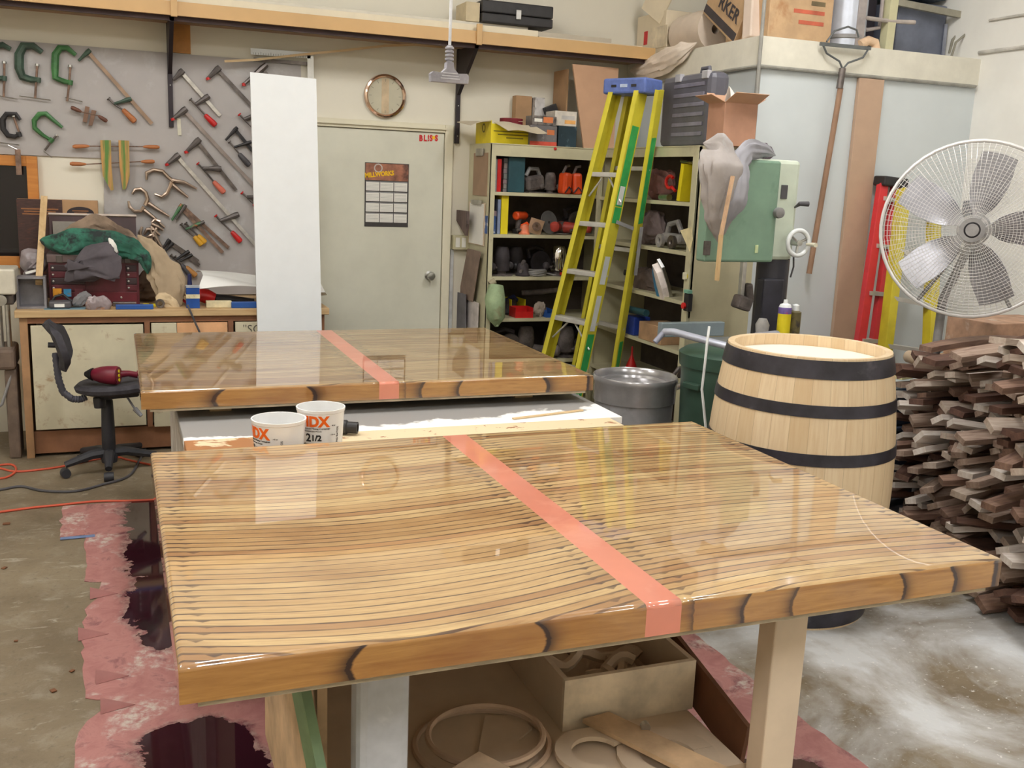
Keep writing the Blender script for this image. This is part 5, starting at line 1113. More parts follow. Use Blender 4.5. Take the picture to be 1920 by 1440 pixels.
tag(MB().tube([R(1190, Q4+.16, .02), R(1225, Q4+.165, .02)], .022, 10).build('teal_tube', M_teal, None, True), 'teal tube lying above the royal blue bin', 'tube')
p = R(1202, Q5, .06); t = thing('oil_can', 'small red cone-topped can near the floor of the right cabinet', 'can', p); MB().lathe([(0, 0), (.04, 0), (.04, .06), (.008, .14), (.005, .2), (0, .2)], p, 18).build('can_body', M_red, t, True)
# --- on top of the right cabinet
X0 = 3.12
a, b = at(1236, 262, 0, X0), at(1300, 262, 0, X0); zt = at(1236, 128, 0, X0).z
t = thing('tool_suitcase', 'large ribbed dark grey plastic tool case standing on the right cabinet', 'case', (3.25, (a.y+b.y)/2, CZ))
ya, yb = at(1238, 200, 0, X0).y, 4.99
M_case = pm('slate_plastic', (92, 92, 102), .4, var=.08)
MB().bx(X0, X0+.13, yb, ya, CZ+.001, zt-.06, .035).build('case_shell', M_case, t)
mb = MB()
for i in range(6): z = CZ+.06+i*.055; mb.bx(X0-.006, X0+.001, yb+.06, ya-.16, z, z+.022, .003)
mb.build('ribs', pm('slate_plastic_light', (120, 118, 134), .4), t)
MB().tube([(X0+.065, yb+.12, zt-.07), (X0+.065, yb+.13, zt-.03), (X0+.065, ya-.35, zt-.03), (X0+.065, ya-.34, zt-.07)], .012, 10).build('carry_handle', M_case, t, True)
for y_ in (yb+.06, ya-.2): MB().bx(X0-.01, X0+.02, y_-.03, y_+.03, zt-.10, zt-.055, .004).build('latch', c_(170, 170, 176), t)
# open cardboard box in front of it
a = at(1310, 264, 0, 3.08); c = at(1360, 264, 0, 3.06)
bx0, bx1, by0, by1, bz1 = 3.06, 3.24, 4.70, 4.95, at(1350, 190, 0, 3.06).z
bx0, bx1, by0, by1 = 3.10, 3.31, 4.80, 4.965
t = thing('open_carton', 'open reddish cardboard box with spread flaps on the right cabinet', 'carton', ((bx0+bx1)/2, (by0+by1)/2, CZ))
M_rc = pm('reddish_cardboard', (184, 138, 114), .7, var=.05)
MB().bx(bx0, bx0+.005, by0, by1, CZ+.001, bz1).bx(bx1-.005, bx1, by0, by1, CZ+.001, bz1).bx(bx0+.005, bx1-.005, by0, by0+.005, CZ+.001, bz1).bx(bx0+.005, bx1-.005, by1-.005, by1, CZ+.001, bz1).bx(bx0+.005, bx1-.005, by0+.005, by1-.005, CZ+.001, CZ+.006).build('carton_body', M_rc, t)
M_rf = pm('flap_cardboard', (200, 158, 130), .7, var=.03)
MB().grid(lambda u, v: (bx0-.09*v, by0+(by1-by0)*u, bz1+.035*v), 4, 4, .003).build('flap', M_rf, t)
MB().grid(lambda u, v: (bx0+(bx1-bx0)*u, by0-.10*v, bz1+.045*v), 4, 4, .003).build('flap', M_rf, t)
MB().grid(lambda u, v: (bx0+(bx1-bx0)*u, by1+.03*v, bz1+.06*v), 4, 4, .003).build('flap', M_rf, t)
MB().grid(lambda u, v: (bx1+.05*v, by0+(by1-by0)*u, bz1+.03*v), 4, 4, .003).build('flap', M_rf, t)
tag(MB().grid(lambda u, v: (bx0+.06+.1*u, by0+.03+.07*v, bz1-.03+.10*(1-u)*math.sin(PI*v)+.04*v), 8, 8, .002).build('packing_paper', M_paper, None, True), 'white packing paper sticking out of the reddish open box', 'paper')
# ------------------------------------------------------------ yellow step ladder
M_fib = pm('yellow_fibreglass', (214, 202, 62), .45, var=.05, sc=6, c2=(204, 192, 96), f2=.66, sc2=14)
M_gp = pm('green_ladder_paint', (58, 172, 92), .5, var=.08, sc=18)
M_wp = pm('white_ladder_label', (226, 230, 230), .5, var=.04)
M_step = pm('dusty_aluminium', (202, 200, 194), .45, .35, var=.06)
def channel(mb, a, b, face, w, d, th=.004):
    """C-section rail from a to b: web of width w facing `face`, flanges d deep"""
    a, b = V(a), V(b); x = (b-a).normalized(); z = (V(face)-x*V(face).dot(x)).normalized(); y = z.cross(x)
    T = Matrix.Translation(a) @ Matrix((x, y, z)).transposed().to_4x4(); L_ = (b-a).length
    mb.box((L_/2, 0, 0), (L_, w, th), None, 0, T)
    for q in (-1, 1): mb.box((L_/2, q*(w/2-th/2), -d/2), (L_, th, d), None, 0, T)
    return mb
t = thing('step_ladder', 'tall yellow fibreglass step ladder with a blue top in front of the shelves', 'ladder', (2.75, 5.65, 0))
NB, NT_ = V((2.598, 5.515, 0)), V((2.906, 5.378, 2.20))      # near front rail
FB, FT = V((2.492, 5.94, 0)), V((2.806, 5.560, 2.20))        # far front rail
RB, RT = V((3.01, 5.78, 0)), V((3.0, 5.33, 2.20))            # near rear rail
GB, GT = at(1062, 760, 0, 2.93), at(1182, 152, 0, 2.93)
GB = GT+(GB-GT)*(GT.z/(GT.z-GB.z)); GB.x = 2.93; 
ax = (NT_-FT).normalized(); fr = V((-ax.y, ax.x, 0))*-1
if fr.x > 0: fr = -fr
def lat(p, q): return (q-p).normalized()
def rail(nm, b, t_, side, w=.098, d=.03):
    return channel(MB(), b, t_, side, w, d).build(nm, M_fib, t)
nr = rail('front_rail', NB, NT_, ax); frr = rail('front_rail', FB, FT, -ax)
rr = rail('rear_rail', RB, RT, ax, .06, .025); rl = rail('rear_rail', GB, GT, -ax, .06, .025)
def patch(parent, a, b, f0, f1, side, w, mat, nm, off=.0024):
    x = (b-a).normalized(); z = (side-x*side.dot(x)).normalized(); y = z.cross(x)
    T = Matrix.Translation(a+(b-a)*f0+z*off) @ Matrix((x, y, z)).transposed().to_4x4(); L_ = (b-a).length*(f1-f0)
    return MB().box((L_/2, 0, 0), (L_, w, .0008), None, 0, T).build(nm, mat, parent)
def fz(b, t_, z): return (z-b.z)/(t_.z-b.z)
for z0, z1, m, w_ in ((1.52, 1.99, M_gp, .072), (1.42, 1.515, M_gp, .072), (1.05, 1.22, M_wp, .055), (.76, .98, M_wp, .05), (.12, .74, M_gp, .07)):
    patch(nr, NB, NT_, fz(NB, NT_, z0), fz(NB, NT_, z1), ax, w_, m, 'paint_mark' if m is M_gp else 'label_patch')
patch(nr, NB, NT_, fz(NB, NT_, 1.53), fz(NB, NT_, 1.64), ax, .05, M_wp, 'label_patch', .0034)
patch(rr, RB, RT, fz(RB, RT, 1.42), fz(RB, RT, 1.93), ax, .05, M_gp, 'paint_mark'); patch(rr, RB, RT, fz(RB, RT, .3), fz(RB, RT, .66), ax, .04, M_gp, 'paint_mark')
patch(frr, FB, FT, fz(FB, FT, 1.44), fz(FB, FT, 1.62), ax, .04, M_wp, 'label_patch', -.005)
for i in range(6):
    z = .205+.3*i
    a = NB.lerp(NT_, fz(NB, NT_, z)); b = FB.lerp(FT, fz(FB, FT, z)); sh = fr*-.0
    s_ = MB().bar(a-ax*.004+sh, b+ax*.004+sh, .085, .028, (0, 0, 1), .004).build('step', M_step, t)
    if i < 3 or i == 5:
        m = a.lerp(b, .42)
        mb = MB().tube([m+fr*.02-V((0, 0, .014)), a+fr*.02-V((0, 0, .13))-(NT_-NB).normalized()*.03], .006, 6); mb.build('brace', M_step, s_)
        m = a.lerp(b, .6); MB().tube([m+fr*.02-V((0, 0, .014)), b+fr*.02-V((0, 0, .13))], .006, 6).build('brace', M_step, s_)
for z in (.3, .75, 1.25, 1.75):
    a = RB.lerp(RT, fz(RB, RT, z)); b = GB.lerp(GT, fz(GB, GT, z)); MB().bar(a, b, .02, .025).build('rear_brace', M_step, t)
sa = NB.lerp(NT_, fz(NB, NT_, 1.43))+ax*.01; sb = RB.lerp(RT, fz(RB, RT, 1.40))+ax*.01; sm = sb.lerp(sa, .3)-V((0, 0, .02))
mb = MB().bar(sa, sm, .004, .022); mb.build('spreader', M_grey, t)
MB().bar(sb+V((.0, -.01, 0)), sb+V((0, .03, -.3)), .004, .022, (1, 0, 0)).build('spreader', M_grey, t)
M_cap = pm('blue_ladder_top', (92, 112, 176), .5, var=.12, sc=14)
Tc = frame((NT_+FT)/2, -ax if (-ax).dot(V((1, 0, 0))) > 0 else ax, V((0, 0, 1)).cross(ax))
c0 = (NT_+FT)/2; yv = ax; xv = -fr
Tc = Matrix.Translation(c0) @ Matrix((xv, yv, xv.cross(yv))).transposed().to_4x4()
sg = 1 if xv.cross(yv).z > 0 else -1
cp_ = MB(Tc).box((.045, 0, sg*.02), (.19, .30, .09), None, .012).build('ladder_top', M_cap, t)
for q in (-.07, .07): MB(Tc).box((-.052, q, sg*.02), (.003, .035, .014)).build('slot', M_black, cp_)
MB(Tc).box((-.052, 0, sg*.02), (.002, .05, .018)).build('label_plate', c_(176, 190, 214), cp_)
for b in (NB, FB, RB, GB): MB().box(b+V((0, 0, .015)), (.07, .07, .03), None, .006).build('foot', M_black, t)

# ------------------------------------------------------------ band saw
BX, BYs = 2.66, 4.28
t = thing('band_saw', 'green and cream band saw in front of the right cabinet', 'band saw', (3.0, 4.45, 0))
M_sg = pm('sage_green_enamel', (122, 152, 132), .4, var=.06, sc=4, c2=(108, 140, 120), f2=.6)
M_sc = pm('pale_green_enamel', (206, 216, 200), .4, var=.03)
M_sd = pm('charcoal_casting', (58, 58, 68), .4, .2, var=.12)
def sp(px, py, y=4.28): return at(px, py, 1, y)
zt, zb = sp(1400, 299).z, sp(1390, 491).z; xl, xm, xr = sp(1322, 400).x, sp(1450, 400).x, sp(1508, 400).x
MB().bx(xl+.17, xr, 4.34, 4.60, zb+.005, zt+.01, .02).build('upper_body', M_sc, t)
dr = MB().bx(xl, xm+.01, 4.26, 4.34, zb, zt, .012).build('wheel_door', M_sg, t)
a = sp(1420, 467, 4.255); MB().bx(a.x-.012, a.x+.006, 4.255, 4.26, a.z-.02, a.z+.02, .002).build('sticker', c_(206, 220, 170), dr)
a = sp(1324, 467, 4.25); MB().bx(a.x-.012, a.x+.02, 4.24, 4.26, a.z-.03, a.z+.04, .003).build('hinge', M_dsteel, dr)
a = sp(1459, 399, 4.25); k_ = MB(Matrix.Translation((a.x, 4.26, a.z)) @ Matrix.Rotation(PI/2, 4, 'X')).lathe([(0, 0), (.024, 0), (.028, .01), (.026, .03), (.012, .034), (0, .034)], n=20).build('door_knob', M_grey, t, True)
a = sp(1472, 360, 4.33); MB().bx(a.x-.02, a.x+.02, 4.335, 4.34, a.z-.035, a.z+.035, .002).build('nameplate', M_dgrey, t)
w = sp(1492, 455, 4.30)
Mw = Matrix.Translation((w.x, 4.33, w.z)) @ Matrix.Rotation(PI/2, 4, 'X')
hw = MB(Mw).tube([(.064*math.cos(q*PI/16), .064*math.sin(q*PI/16), .05) for q in range(32)], .012, 10, closed=True).build('hand_wheel', M_white, t, True)
for q in range(3):
    a_ = q*2*PI/3+.4; MB(Mw).tube([(.012*math.cos(a_), .012*math.sin(a_), .05), (.054*math.cos(a_), .054*math.sin(a_), .05)], .007, 8).build('spoke', M_steel, hw, True)
MB(Mw).lathe([(0, 0), (.016, 0), (.016, .065), (0, .065)], n=16).build('hub', M_steel, hw, True)
MB(Mw).tube([(.045, -.005, .06), (.05, -.005, .085), (.05, -.005, .13)], [.006, .010, .012], 10).build('grip', c_(216, 210, 190, .3), hw, True)
a = sp(1500, 382, 4.3); MB().tube([a+V((0, .04, -.02)), a+V((.0, 0, 0)), a+V((.045, -.01, 0))], [.005, .012, .014], 10).build('small_crank', M_dgrey, t, True)
MB().tube([sp(1488, 480, 4.33), sp(1488, 500, 4.33), sp(1482, 520, 4.33)], .005, 6).build('cable', M_dgrey, t, True)
cx = sp(1452, 560, 4.4).x
MB().lathe([(.085, .62), (.085, zb+.006)], (cx, 4.44, 0), 28).build('column', M_sd, t, True)
MB().bx(cx-.12, cx+.13, 4.34, 4.6, .0, .62, .02).bx(cx-.11, cx+.02, 4.35, 4.42, .6, 1.2, .01).build('lower_body', M_sd, t)
gx = sp(1400, 540, 4.33).x; gz = sp(1400, 540, 4.33).z
MB().bx(gx-.012, gx+.012, 4.36, 4.39, gz-.06, zb, .003).build('guide_post', M_steel, t)
MB().box((gx, 4.36, gz-.08), (.09, .07, .07), (0, .3, 0), .012).box((gx+.04, 4.37, gz-.03), (.04, .05, .1), (0, -.2, 0), .01).build('blade_guide', M_dusty, t)
tz = at(1345, 640, 1, 4.2).z
MB().bx(gx-.26, at(1462, 612, 1, 4.15).x+.2, 4.02, 4.335, tz-.03, tz, .004).build('saw_table', pm('cast_table', (150, 152, 154), .35, .6, var=.1), t)
mb = MB().bx(gx-.1, cx-.02, 4.27, 4.335, tz-.16, tz-.03, .02); mb.build('trunnion', M_sd, t)
a, b = sp(1238, 594, 4.36), sp(1350, 596, 4.36)
tag(MB().bx(a.x, b.x+.02, 4.34, 4.38, tz+.002, tz+.075, .004).build('saw_fence', pm('blue_grey_aluminium', (146, 160, 168), .4, .4, var=.05)), 'blue-grey metal fence lying across the band saw table', 'fence')
p0, p1, p2 = at(1246, 622, 1, 4.1), at(1262, 622, 1, 4.05), at(1385, 655, 1, 3.75)
t = thing('rail_tube', 'pale round fence rail sticking out toward the barrel', 'rail', p0)
MB().tube([p0, p1, p2], .017, 12).build('tube', pm('pale_aluminium', (186, 190, 206), .35, .4, var=.05), t, True); MB().tube([p0, at(1228, 642, 1, 4.1)], .014, 10).build('lever', c_(132, 134, 150, .4), t, True)
mb = MB().lathe([(0, 0), (.045, 0), (.045, .02), (.03, .05), (.035, .09), (.02, .12), (0, .12)], (gx-.02, 4.14, tz), 18); tag(mb.build('grey_motor_part', pm('dusty_cast_part', (150, 146, 142), .7, var=.15), None, True), 'dusty grey machine part standing on the band saw table', 'machine part')
mb = MB().tube([(gx-.12, 4.06, tz+.032), (gx+.04, 4.1, tz+.032)], [.03, .034], 16); tag(mb.build('grey_hose_end', pm('dusty_hose', (136, 138, 150), .6, var=.15), None, True), 'grey hose end lying at the front of the band saw table', 'hose')
# cloths hung over the saw
M_gc = pm('grey_lilac_cloth', (160, 153, 150), .9, var=.08, sc=5, bump=.2, c2=(172, 170, 172), f2=.55)
heap('hanging_jacket', 'grey hooded jacket hanging over the left of the band saw', [(sp(1318, 268, 4.2), .03), (sp(1345, 276, 4.18), .08), (sp(1350, 310, 4.14), .115), (sp(1352, 360, 4.13), .10), (sp(1350, 405, 4.14), .075), (sp(1348, 435, 4.16), .045), (sp(1346, 455, 4.17), .015)], M_gc, 21, 'jacket', flat=.42)
heap('grey_sleeve', 'blue-grey sleeve draped from the top of the band saw down its door', [(sp(1455, 292, 4.4), .02), (sp(1435, 282, 4.32), .035), (sp(1405, 280, 4.22), .045), (sp(1388, 300, 4.17), .05), (sp(1384, 340, 4.12), .055), (sp(1380, 375, 4.11), .055), (sp(1368, 405, 4.12), .035), (sp(1362, 425, 4.13), .012)], pm('blue_grey_cloth', (150, 149, 156), .85, var=.08, sc=5, bump=.2), 22, 'sleeve', flat=.5, amp=.25)
heap('dark_rag', 'dark rag bunched on top of the band saw', [(sp(1410, 290, 4.5), .03), (sp(1430, 284, 4.5), .04), (sp(1452, 290, 4.5), .025)], c_(96, 80, 92, .9), 23, 'rag')
a, b = sp(1376, 330, 4.03), sp(1362, 400, 4.03)
tag(MB().bar(sp(1352, 440, 4.06), sp(1344, 526, 4.06), .014, .02, (0, 1, 0)).build('thin_stick', M_pine_z), 'thin wooden slat hanging below the grey jacket', 'slat')
tag(MB().bar(sp(1374, 330, 4.055), sp(1352, 440, 4.055), .010, .022, (0, 1, 0)).build('tan_strap', c_(206, 172, 140, .7)), 'tan strap running down the front of the grey jacket', 'strap')

# green bin and metal can
c = V((2.98, 4.02, 0)); a0, a1 = at(1290, 655, 1, 4.02), at(1385, 655, 1, 4.02); c.x = a0.x+.22
t = thing('green_bin', 'dark green plastic trash bin between the metal can and the barrel', 'bin', c)
M_gb = pm('dark_green_plastic', (52, 76, 64), .4, var=.15, sc=4)
zg = a0.z-.005
MB().lathe([(0, 0), (.19, 0), (.215, zg-.08), (.225, zg-.08), (.23, zg-.02), (.2, zg), (0, zg+.01)], c, 32).build('bin_body', M_gb, t, True)
MB().box((c.x-.22, c.y-.06, zg-.16), (.03, .1, .03), (0, 0, .3), .006).build('grip', M_gb, t)
tag(MB().tube([at(1330, 612, 1, 3.72), at(1326, 640, 1, 3.7), at(1322, 680, 1, 3.7), at(1316, 730, 1, 3.7), V((2.46, 3.64, .25)), V((2.45, 3.66, .006)), V((2.6, 3.75, .006))], .006, 8).build('extension_cord', M_white, None, True), 'white cord hanging down in front of the green bin', 'cord')
zc_ = .69; a, b = at(1112, 703, 2, zc_), at(1270, 708, 2, zc_); c = (a+b)/2; Rr = (b-a).length/2; c = V((c.x, c.y, 0))+V((cf.x, cf.y, 0)).normalized()*0
t = thing('metal_trash_can', 'round galvanised metal can with a dished lid right of the rear table', 'trash can', c)
M_can = pm('galvanised_can', (176, 176, 180), .38, .35, var=.12, sc=5, c2=(146, 144, 146), f2=.55)
MB().lathe([(0, .0), (Rr*.84, 0), (Rr*.86, .02), (Rr*.93, zc_-.09)], c, 44).build('can_body', M_can, t, True)
lid = MB().lathe([(Rr*.94, zc_-.12), (Rr*.97, zc_-.12), (Rr*.98, zc_-.03), (Rr, zc_-.02), (Rr*1.01, zc_-.005), (Rr*.985, zc_+.008), (Rr*.95, zc_), (Rr*.93, zc_-.03), (Rr*.8, zc_-.028), (Rr*.78, zc_-.04), (0, zc_-.045)], c, 44).build('lid', pm('shiny_can_rim', (176, 174, 176), .22, .55, var=.08), t, True)
hc = at(1262, 700, 2, zc_-.02)
MB().tube([hc+V((-.03, -.03, -.06)), hc+V((-.035, -.06, .0)), hc+V((.0, -.05, .035)), hc+V((.05, .0, .03)), hc+V((.06, .04, -.03))], .011, 8).build('handle', M_dsteel, t, True)
MB().tube([hc+V((-.04, -.05, -.075)), hc+V((.05, .02, -.075))], .02, 10).build('hinge_tube', M_steel, t, True)
MB().add([c+V((Rr*.905*math.cos(a_), Rr*.905*math.sin(a_), z_)) for z_ in (.28, .46) for a_ in [-1.95+.05*i for i in range(12)]], [(i, i+1, 13+i, 12+i) for i in range(11)]).build('paper_label', pm('pale_blue_label', (206, 218, 232), .5), t)

# ------------------------------------------------------------ wine barrel
rc = (V((2.414, 3.516, 0))+V((3.046, 3.361, 0)))/2
z0 = 1.05; a, b = at(1378, 652, 2, z0), at(1650, 652, 2, z0); c = (a+b)/2; c.z = 0; Rb = (b-a).length/2*.985
t = thing('wine_barrel', 'new pale oak wine barrel with black hoops right of the tables', 'barrel', c)
Hh = 1.06
def br(z):
    u_ = (z-Hh/2)/(Hh/2); return Rb*(1.17-.17*abs(u_)**2.0)
k = NT('oak_staves'); v = k.obj(); s3 = k.n('ShaderNodeSeparateXYZ', {0: v})
an = k.math('MULTIPLY', k.math('ADD', k.math('ARCTAN2', s3.outputs[1], s3.outputs[0]), PI), 32/(2*PI))
rnd = k.n('ShaderNodeTexWhiteNoise', {'W': k.math('FLOOR', an)}, noise_dimensions='1D').outputs['Value']
a = k.mix(rnd, lin((214, 188, 150)), lin((230, 208, 174)))
gz = k.noise(k.n('ShaderNodeCombineXYZ', {0: k.math('MULTIPLY', an, 2), 1: k.math('MULTIPLY', s3.outputs[2], 2), 2: rnd}).outputs[0], 3, 4, .6)
a = k.mix(k.mapr(gz, .4, .7, 0, .4), a, lin((200, 162, 116)))
jm = k.mapr(k.math('SUBTRACT', .5, k.math('ABSOLUTE', k.math('SUBTRACT', k.math('FRACT', an), .5))), .0, .02, .5, 0)
a = k.mix(jm, a, lin((120, 84, 54)))
k.set(k.b.inputs['Base Color'], a); k.b.inputs['Roughness'].default_value = .5
n_ = 24; prof = [(br(Hh*i/n_), Hh*i/n_) for i in range(n_+1)]
prof = [(0, .03), (br(0)-.03, .03), (br(0)-.028, 0)]+prof+[(br(Hh)-.026, Hh-.001), (br(Hh-.05)-.03, Hh-.05)]
MB().lathe(prof, c, 96).build('stave_body', k.m, t, True)
MB().lathe([(0, Hh-.045), (br(Hh-.05)-.03, Hh-.045), (br(Hh-.05)-.03, Hh-.07), (0, Hh-.07)], c, 48).build('barrel_head', pm('pale_oak_head', (248, 242, 230), .4, var=.01), t)
M_hoop_ = pm('black_hoop_steel', (52, 50, 58), .38, .3, var=.25, sc=10, c2=(92, 88, 94), f2=.6)
def hoop(z0_, z1_, mat=M_hoop_):
    o = MB().lathe([(br(z0_)+.0005, z0_), (br(z0_)+.004, z0_), (br(z1_)+.004, z1_), (br(z1_)+.0005, z1_)], c, 96).build('hoop', mat, t, True); return o
for z0_, z1_ in ((.985, 1.052), (.845, .89), (.665, .71), (.35, .395), (.17, .215), (.01, .075)): hoop(z0_, z1_)
# bottles at the right end of the saw table, seen over the barrel
p = at(1462, 612, 1, 4.15); pz = tz+.001
zy, zp, zw, zn = [at(1462, q_, 1, 4.12).z-pz for q_ in (588, 576, 571, 562)]
t = thing('glue_bottle', 'yellow and purple labelled bottle with white nozzle behind the barrel', 'bottle', (p.x, 4.12, pz)); r_ = .033
MB().lathe([(0, 0), (r_, 0), (r_, zy)], (p.x, 4.12, pz), 24).build('yellow_body', M_yel, t, True)
MB().lathe([(r_, zy), (r_, zp-.004), (r_*.96, zp)], (p.x, 4.12, pz), 24).build('purple_band', pm('purple_label', (112, 92, 160), .4, c2=(170, 60, 90), f2=.6, sc2=20), t, True)
MB().lathe([(r_*.96, zp), (r_*.8, zw), (r_*.35, zw+.006), (r_*.3, zn), (0, zn)], (p.x, 4.12, pz), 24).build('nozzle_cap', M_white, t, True)
q = at(1489, 610, 1, 4.13); zb_, zt_ = at(1489, 582, 1, 4.13).z-pz, at(1489, 570, 1, 4.13).z-pz
t = thing('glue_bottle', 'shorter dark labelled bottle with a white cap beside the yellow one', 'bottle', (q.x, 4.13, pz))
MB().lathe([(0, 0), (.03, 0), (.03, zb_-.008), (.018, zb_), (0, zb_)], (q.x, 4.13, pz), 20).build('body', pm('olive_label', (110, 100, 64), .4, c2=(50, 46, 50), f2=.5, sc2=16), t, True)
MB().lathe([(.018, zb_), (.018, zt_-.006), (.005, zt_), (0, zt_)], (q.x, 4.13, pz), 16).build('cap', M_white, t, True)

# ------------------------------------------------------------ things against the partition
t = thing('garden_rake', 'wooden-handled fork hung upside down against the white partition', 'rake', at(1580, 130, 1, 5.05))
MB().tube([at(1576, 165, 1, 5.05), at(1517, 513, 1, 5.05)], .017, 10).build('handle', pm('grey_brown_handle', (150, 116, 92), .6, var=.08), t, True)
MB().tube([at(1580, 128, 1, 5.05), at(1574, 166, 1, 5.05)], .02, 10).build('ferrule', M_dsteel, t, True)
M_rk = pm('rake_steel', (108, 112, 114), .45, .5, var=.1)
MB().tube([at(1580, 130, 1, 5.05), at(1574, 115, 1, 5.05), at(1550, 100, 1, 5.05), at(1543, 84, 1, 5.05)], .006, 8).tube([at(1580, 130, 1, 5.05), at(1590, 118, 1, 5.05), at(1618, 108, 1, 5.05), at(1627, 94, 1, 5.05)], .006, 8).build('bow', M_rk, t, True)
MB().bar(at(1538, 82, 1, 5.05), at(1632, 91, 1, 5.05), .014, .02).build('head_bar', M_rk, t)
MB().tube([at(1550, 78, 1, 5.02), at(1565, 58, 1, 5.02), at(1590, 50, 1, 5.02), at(1606, 56, 1, 5.02), at(1610, 70, 1, 5.02)], .006, 8).build('wire_loop', M_rk, t, True)
a, b = at(1611, 142, 1, YF-.02), at(1657, 146, 1, YF-.02)
tag(MB().bx(a.x, b.x, YF-.03, YF-.003, 0, 2.338, .001).build('tan_board', pm('tan_hardboard', (192, 162, 138), .7, var=.02)), 'tall tan board standing against the white partition', 'board')
# ladders behind the fan
def simple_ladder(label, la, lb, ra, rb, y0, y1, mat, n, capm=None, w=.03):
    A, B = at(*la, 1, y0), at(*lb, 1, y1); C_, D2 = at(*ra, 1, y0+.02), at(*rb, 1, y1)
    for top, bot in ((A, B), (C_, D2)):
        dv = bot-top; bot += dv*((bot.z-.0)/(top.z-bot.z)) if bot.z > 0 else V((0, 0, 0))
    t = thing('step_ladder', label, 'ladder', ((B.x+D2.x)/2, y1, 0))
    for top, bot in ((A, B), (C_, D2)): MB().bar(bot, top, w, .06, (1, 0, 0), .003).build('rail', mat, t)
    for i in range(n):
        f = (i+.7)/n; MB().bar(B.lerp(A, f), D2.lerp(C_, f), .07, .025, (0, 0, 1)).build('step', M_step, t)
    if capm: MB().bar(A+V((-.03, 0, .02)), C_+V((.05, 0, .02)), .1, .06, (0, 0, 1), .01).build('ladder_top', capm, t)
    return t
M_rf2 = pm('red_fibreglass', (206, 52, 58), .45, var=.05)
t = simple_ladder('red fibreglass step ladder with a black top standing left of the fan', (1655, 345), (1612, 640), (1680, 350), (1640, 640), 5.02, 4.85, M_rf2, 6, M_black, .042)
t = simple_ladder('yellow step ladder standing behind the fan, right of the red ladder', (1695, 355), (1655, 690), (1752, 380), (1745, 600), 4.92, 4.7, pm('yellow_fibreglass2', (206, 190, 48), .45, var=.05), 6, None, .07)
# ------------------------------------------------------------ drum fan
FC = at(1824, 431, 1, 3.75); Rf = 163*((FC-CAMP).dot(cf))/FPX
t = thing('pedestal_fan', 'large round caged fan on a post in front of the right wall', 'fan', (FC.x, FC.y, 0))
zf = (CAMP-FC); zf.z *= .6; zf = (zf+V((-.15, -.1, 0))*zf.length).normalized()
xf = V((0, 0, 1)).cross(zf).normalized(); yf = zf.cross(xf); Mf = Matrix.Translation(FC) @ Matrix((xf, yf, zf)).transposed().to_4x4()
M_wire = pm('white_wire', (226, 224, 224), .4, .3, var=.03); M_blade = pm('fan_blade_grey', (176, 176, 184), .35, .6, var=.06)
def rings(zs, nm, zh):
    mb = MB(Mf)
    for i in range(24):
        r = .055+(Rf-.055)*(i+1)/24; z_ = zh*(1-(r/Rf)**3)
        mb.tube([(r*math.cos(q*PI/20), r*math.sin(q*PI/20), zs*z_) for q in range(40)], .0011, 4, closed=True)
    for i in range(96):
        a_ = i*PI/48
        mb.tube([(r*math.cos(a_), r*math.sin(a_), zs*zh*(1-(r/Rf)**3)) for r in (.05, Rf*.5, Rf*.8, Rf)], .0011, 4, cap=False)
    return mb.build(nm, M_wire, t)
rings(1, 'front_guard', .09); rings(-1, 'rear_guard', .09)
MB(Mf).tube([(Rf*math.cos(q*PI/24), Rf*math.sin(q*PI/24), 0) for q in range(48)], .009, 8, closed=True).build('cage_rim', M_wire, t, True)
MB(Mf).lathe([(.038, .085), (.058, .085), (.058, .10), (.038, .10), (.038, .085)], n=28).lathe([(0, .088), (.03, .088), (.03, .098), (0, .098)], n=20).build('badge', M_grey, t, True)
def blade(a_):
    def fn(u, v):
        r = .05+(Rf*.88-.05)*u; wd = .03+.09*math.sin(min(1, u*1.15)*PI*.62); ang = (v-.5)*wd*2/max(r, .12)*.72
        return Mf @ V((r*math.cos(a_+ang), r*math.sin(a_+ang), (v-.5)*(.10-.05*u)))
    return MB().grid(fn, 8, 5, .003)
for i in range(5): blade(i*2*PI/5+.1).build('blade', M_blade, t, True)
MB(Mf).lathe([(0, -.03), (.055, -.03), (.055, .03), (0, .04)], n=22).build('hub', M_dgrey, t, True)
MB(Mf).lathe([(0, -.26), (.07, -.25), (.08, -.2), (.08, -.12), (.05, -.10), (0, -.10)], n=22).build('motor', pm('dark_motor', (72, 76, 92), .5, var=.1), t, True)
MB(Mf).box((-.02, .08, -.17), (.09, .12, .09), None, .01).build('control_box', pm('dark_motor', (72, 76, 92), .5), t)
pb = FC+zf*-.2; MB().tube([pb+V((0, 0, -.05)), at(1768, 560, 1, pb.y+.02), (at(1750, 660, 1, pb.y+.02).x, pb.y+.02, 0)], .022, 12).build('post', M_grey, t, True)
MB().lathe([(0, 0), (.26, 0), (.26, .012), (.05, .03), (0, .03)], (at(1750, 660, 1, pb.y+.02).x, pb.y+.02, 0), 30).build('foot_plate', M_dgrey, t, True)
MB(Mf).tube([(-Rf*.5, -Rf*.86, 0), (-.05, -.1, -.2)], .01, 8).tube([(Rf*.5, -Rf*.86, 0), (.05, -.1, -.2)], .01, 8).build('yoke', M_grey, t, True)

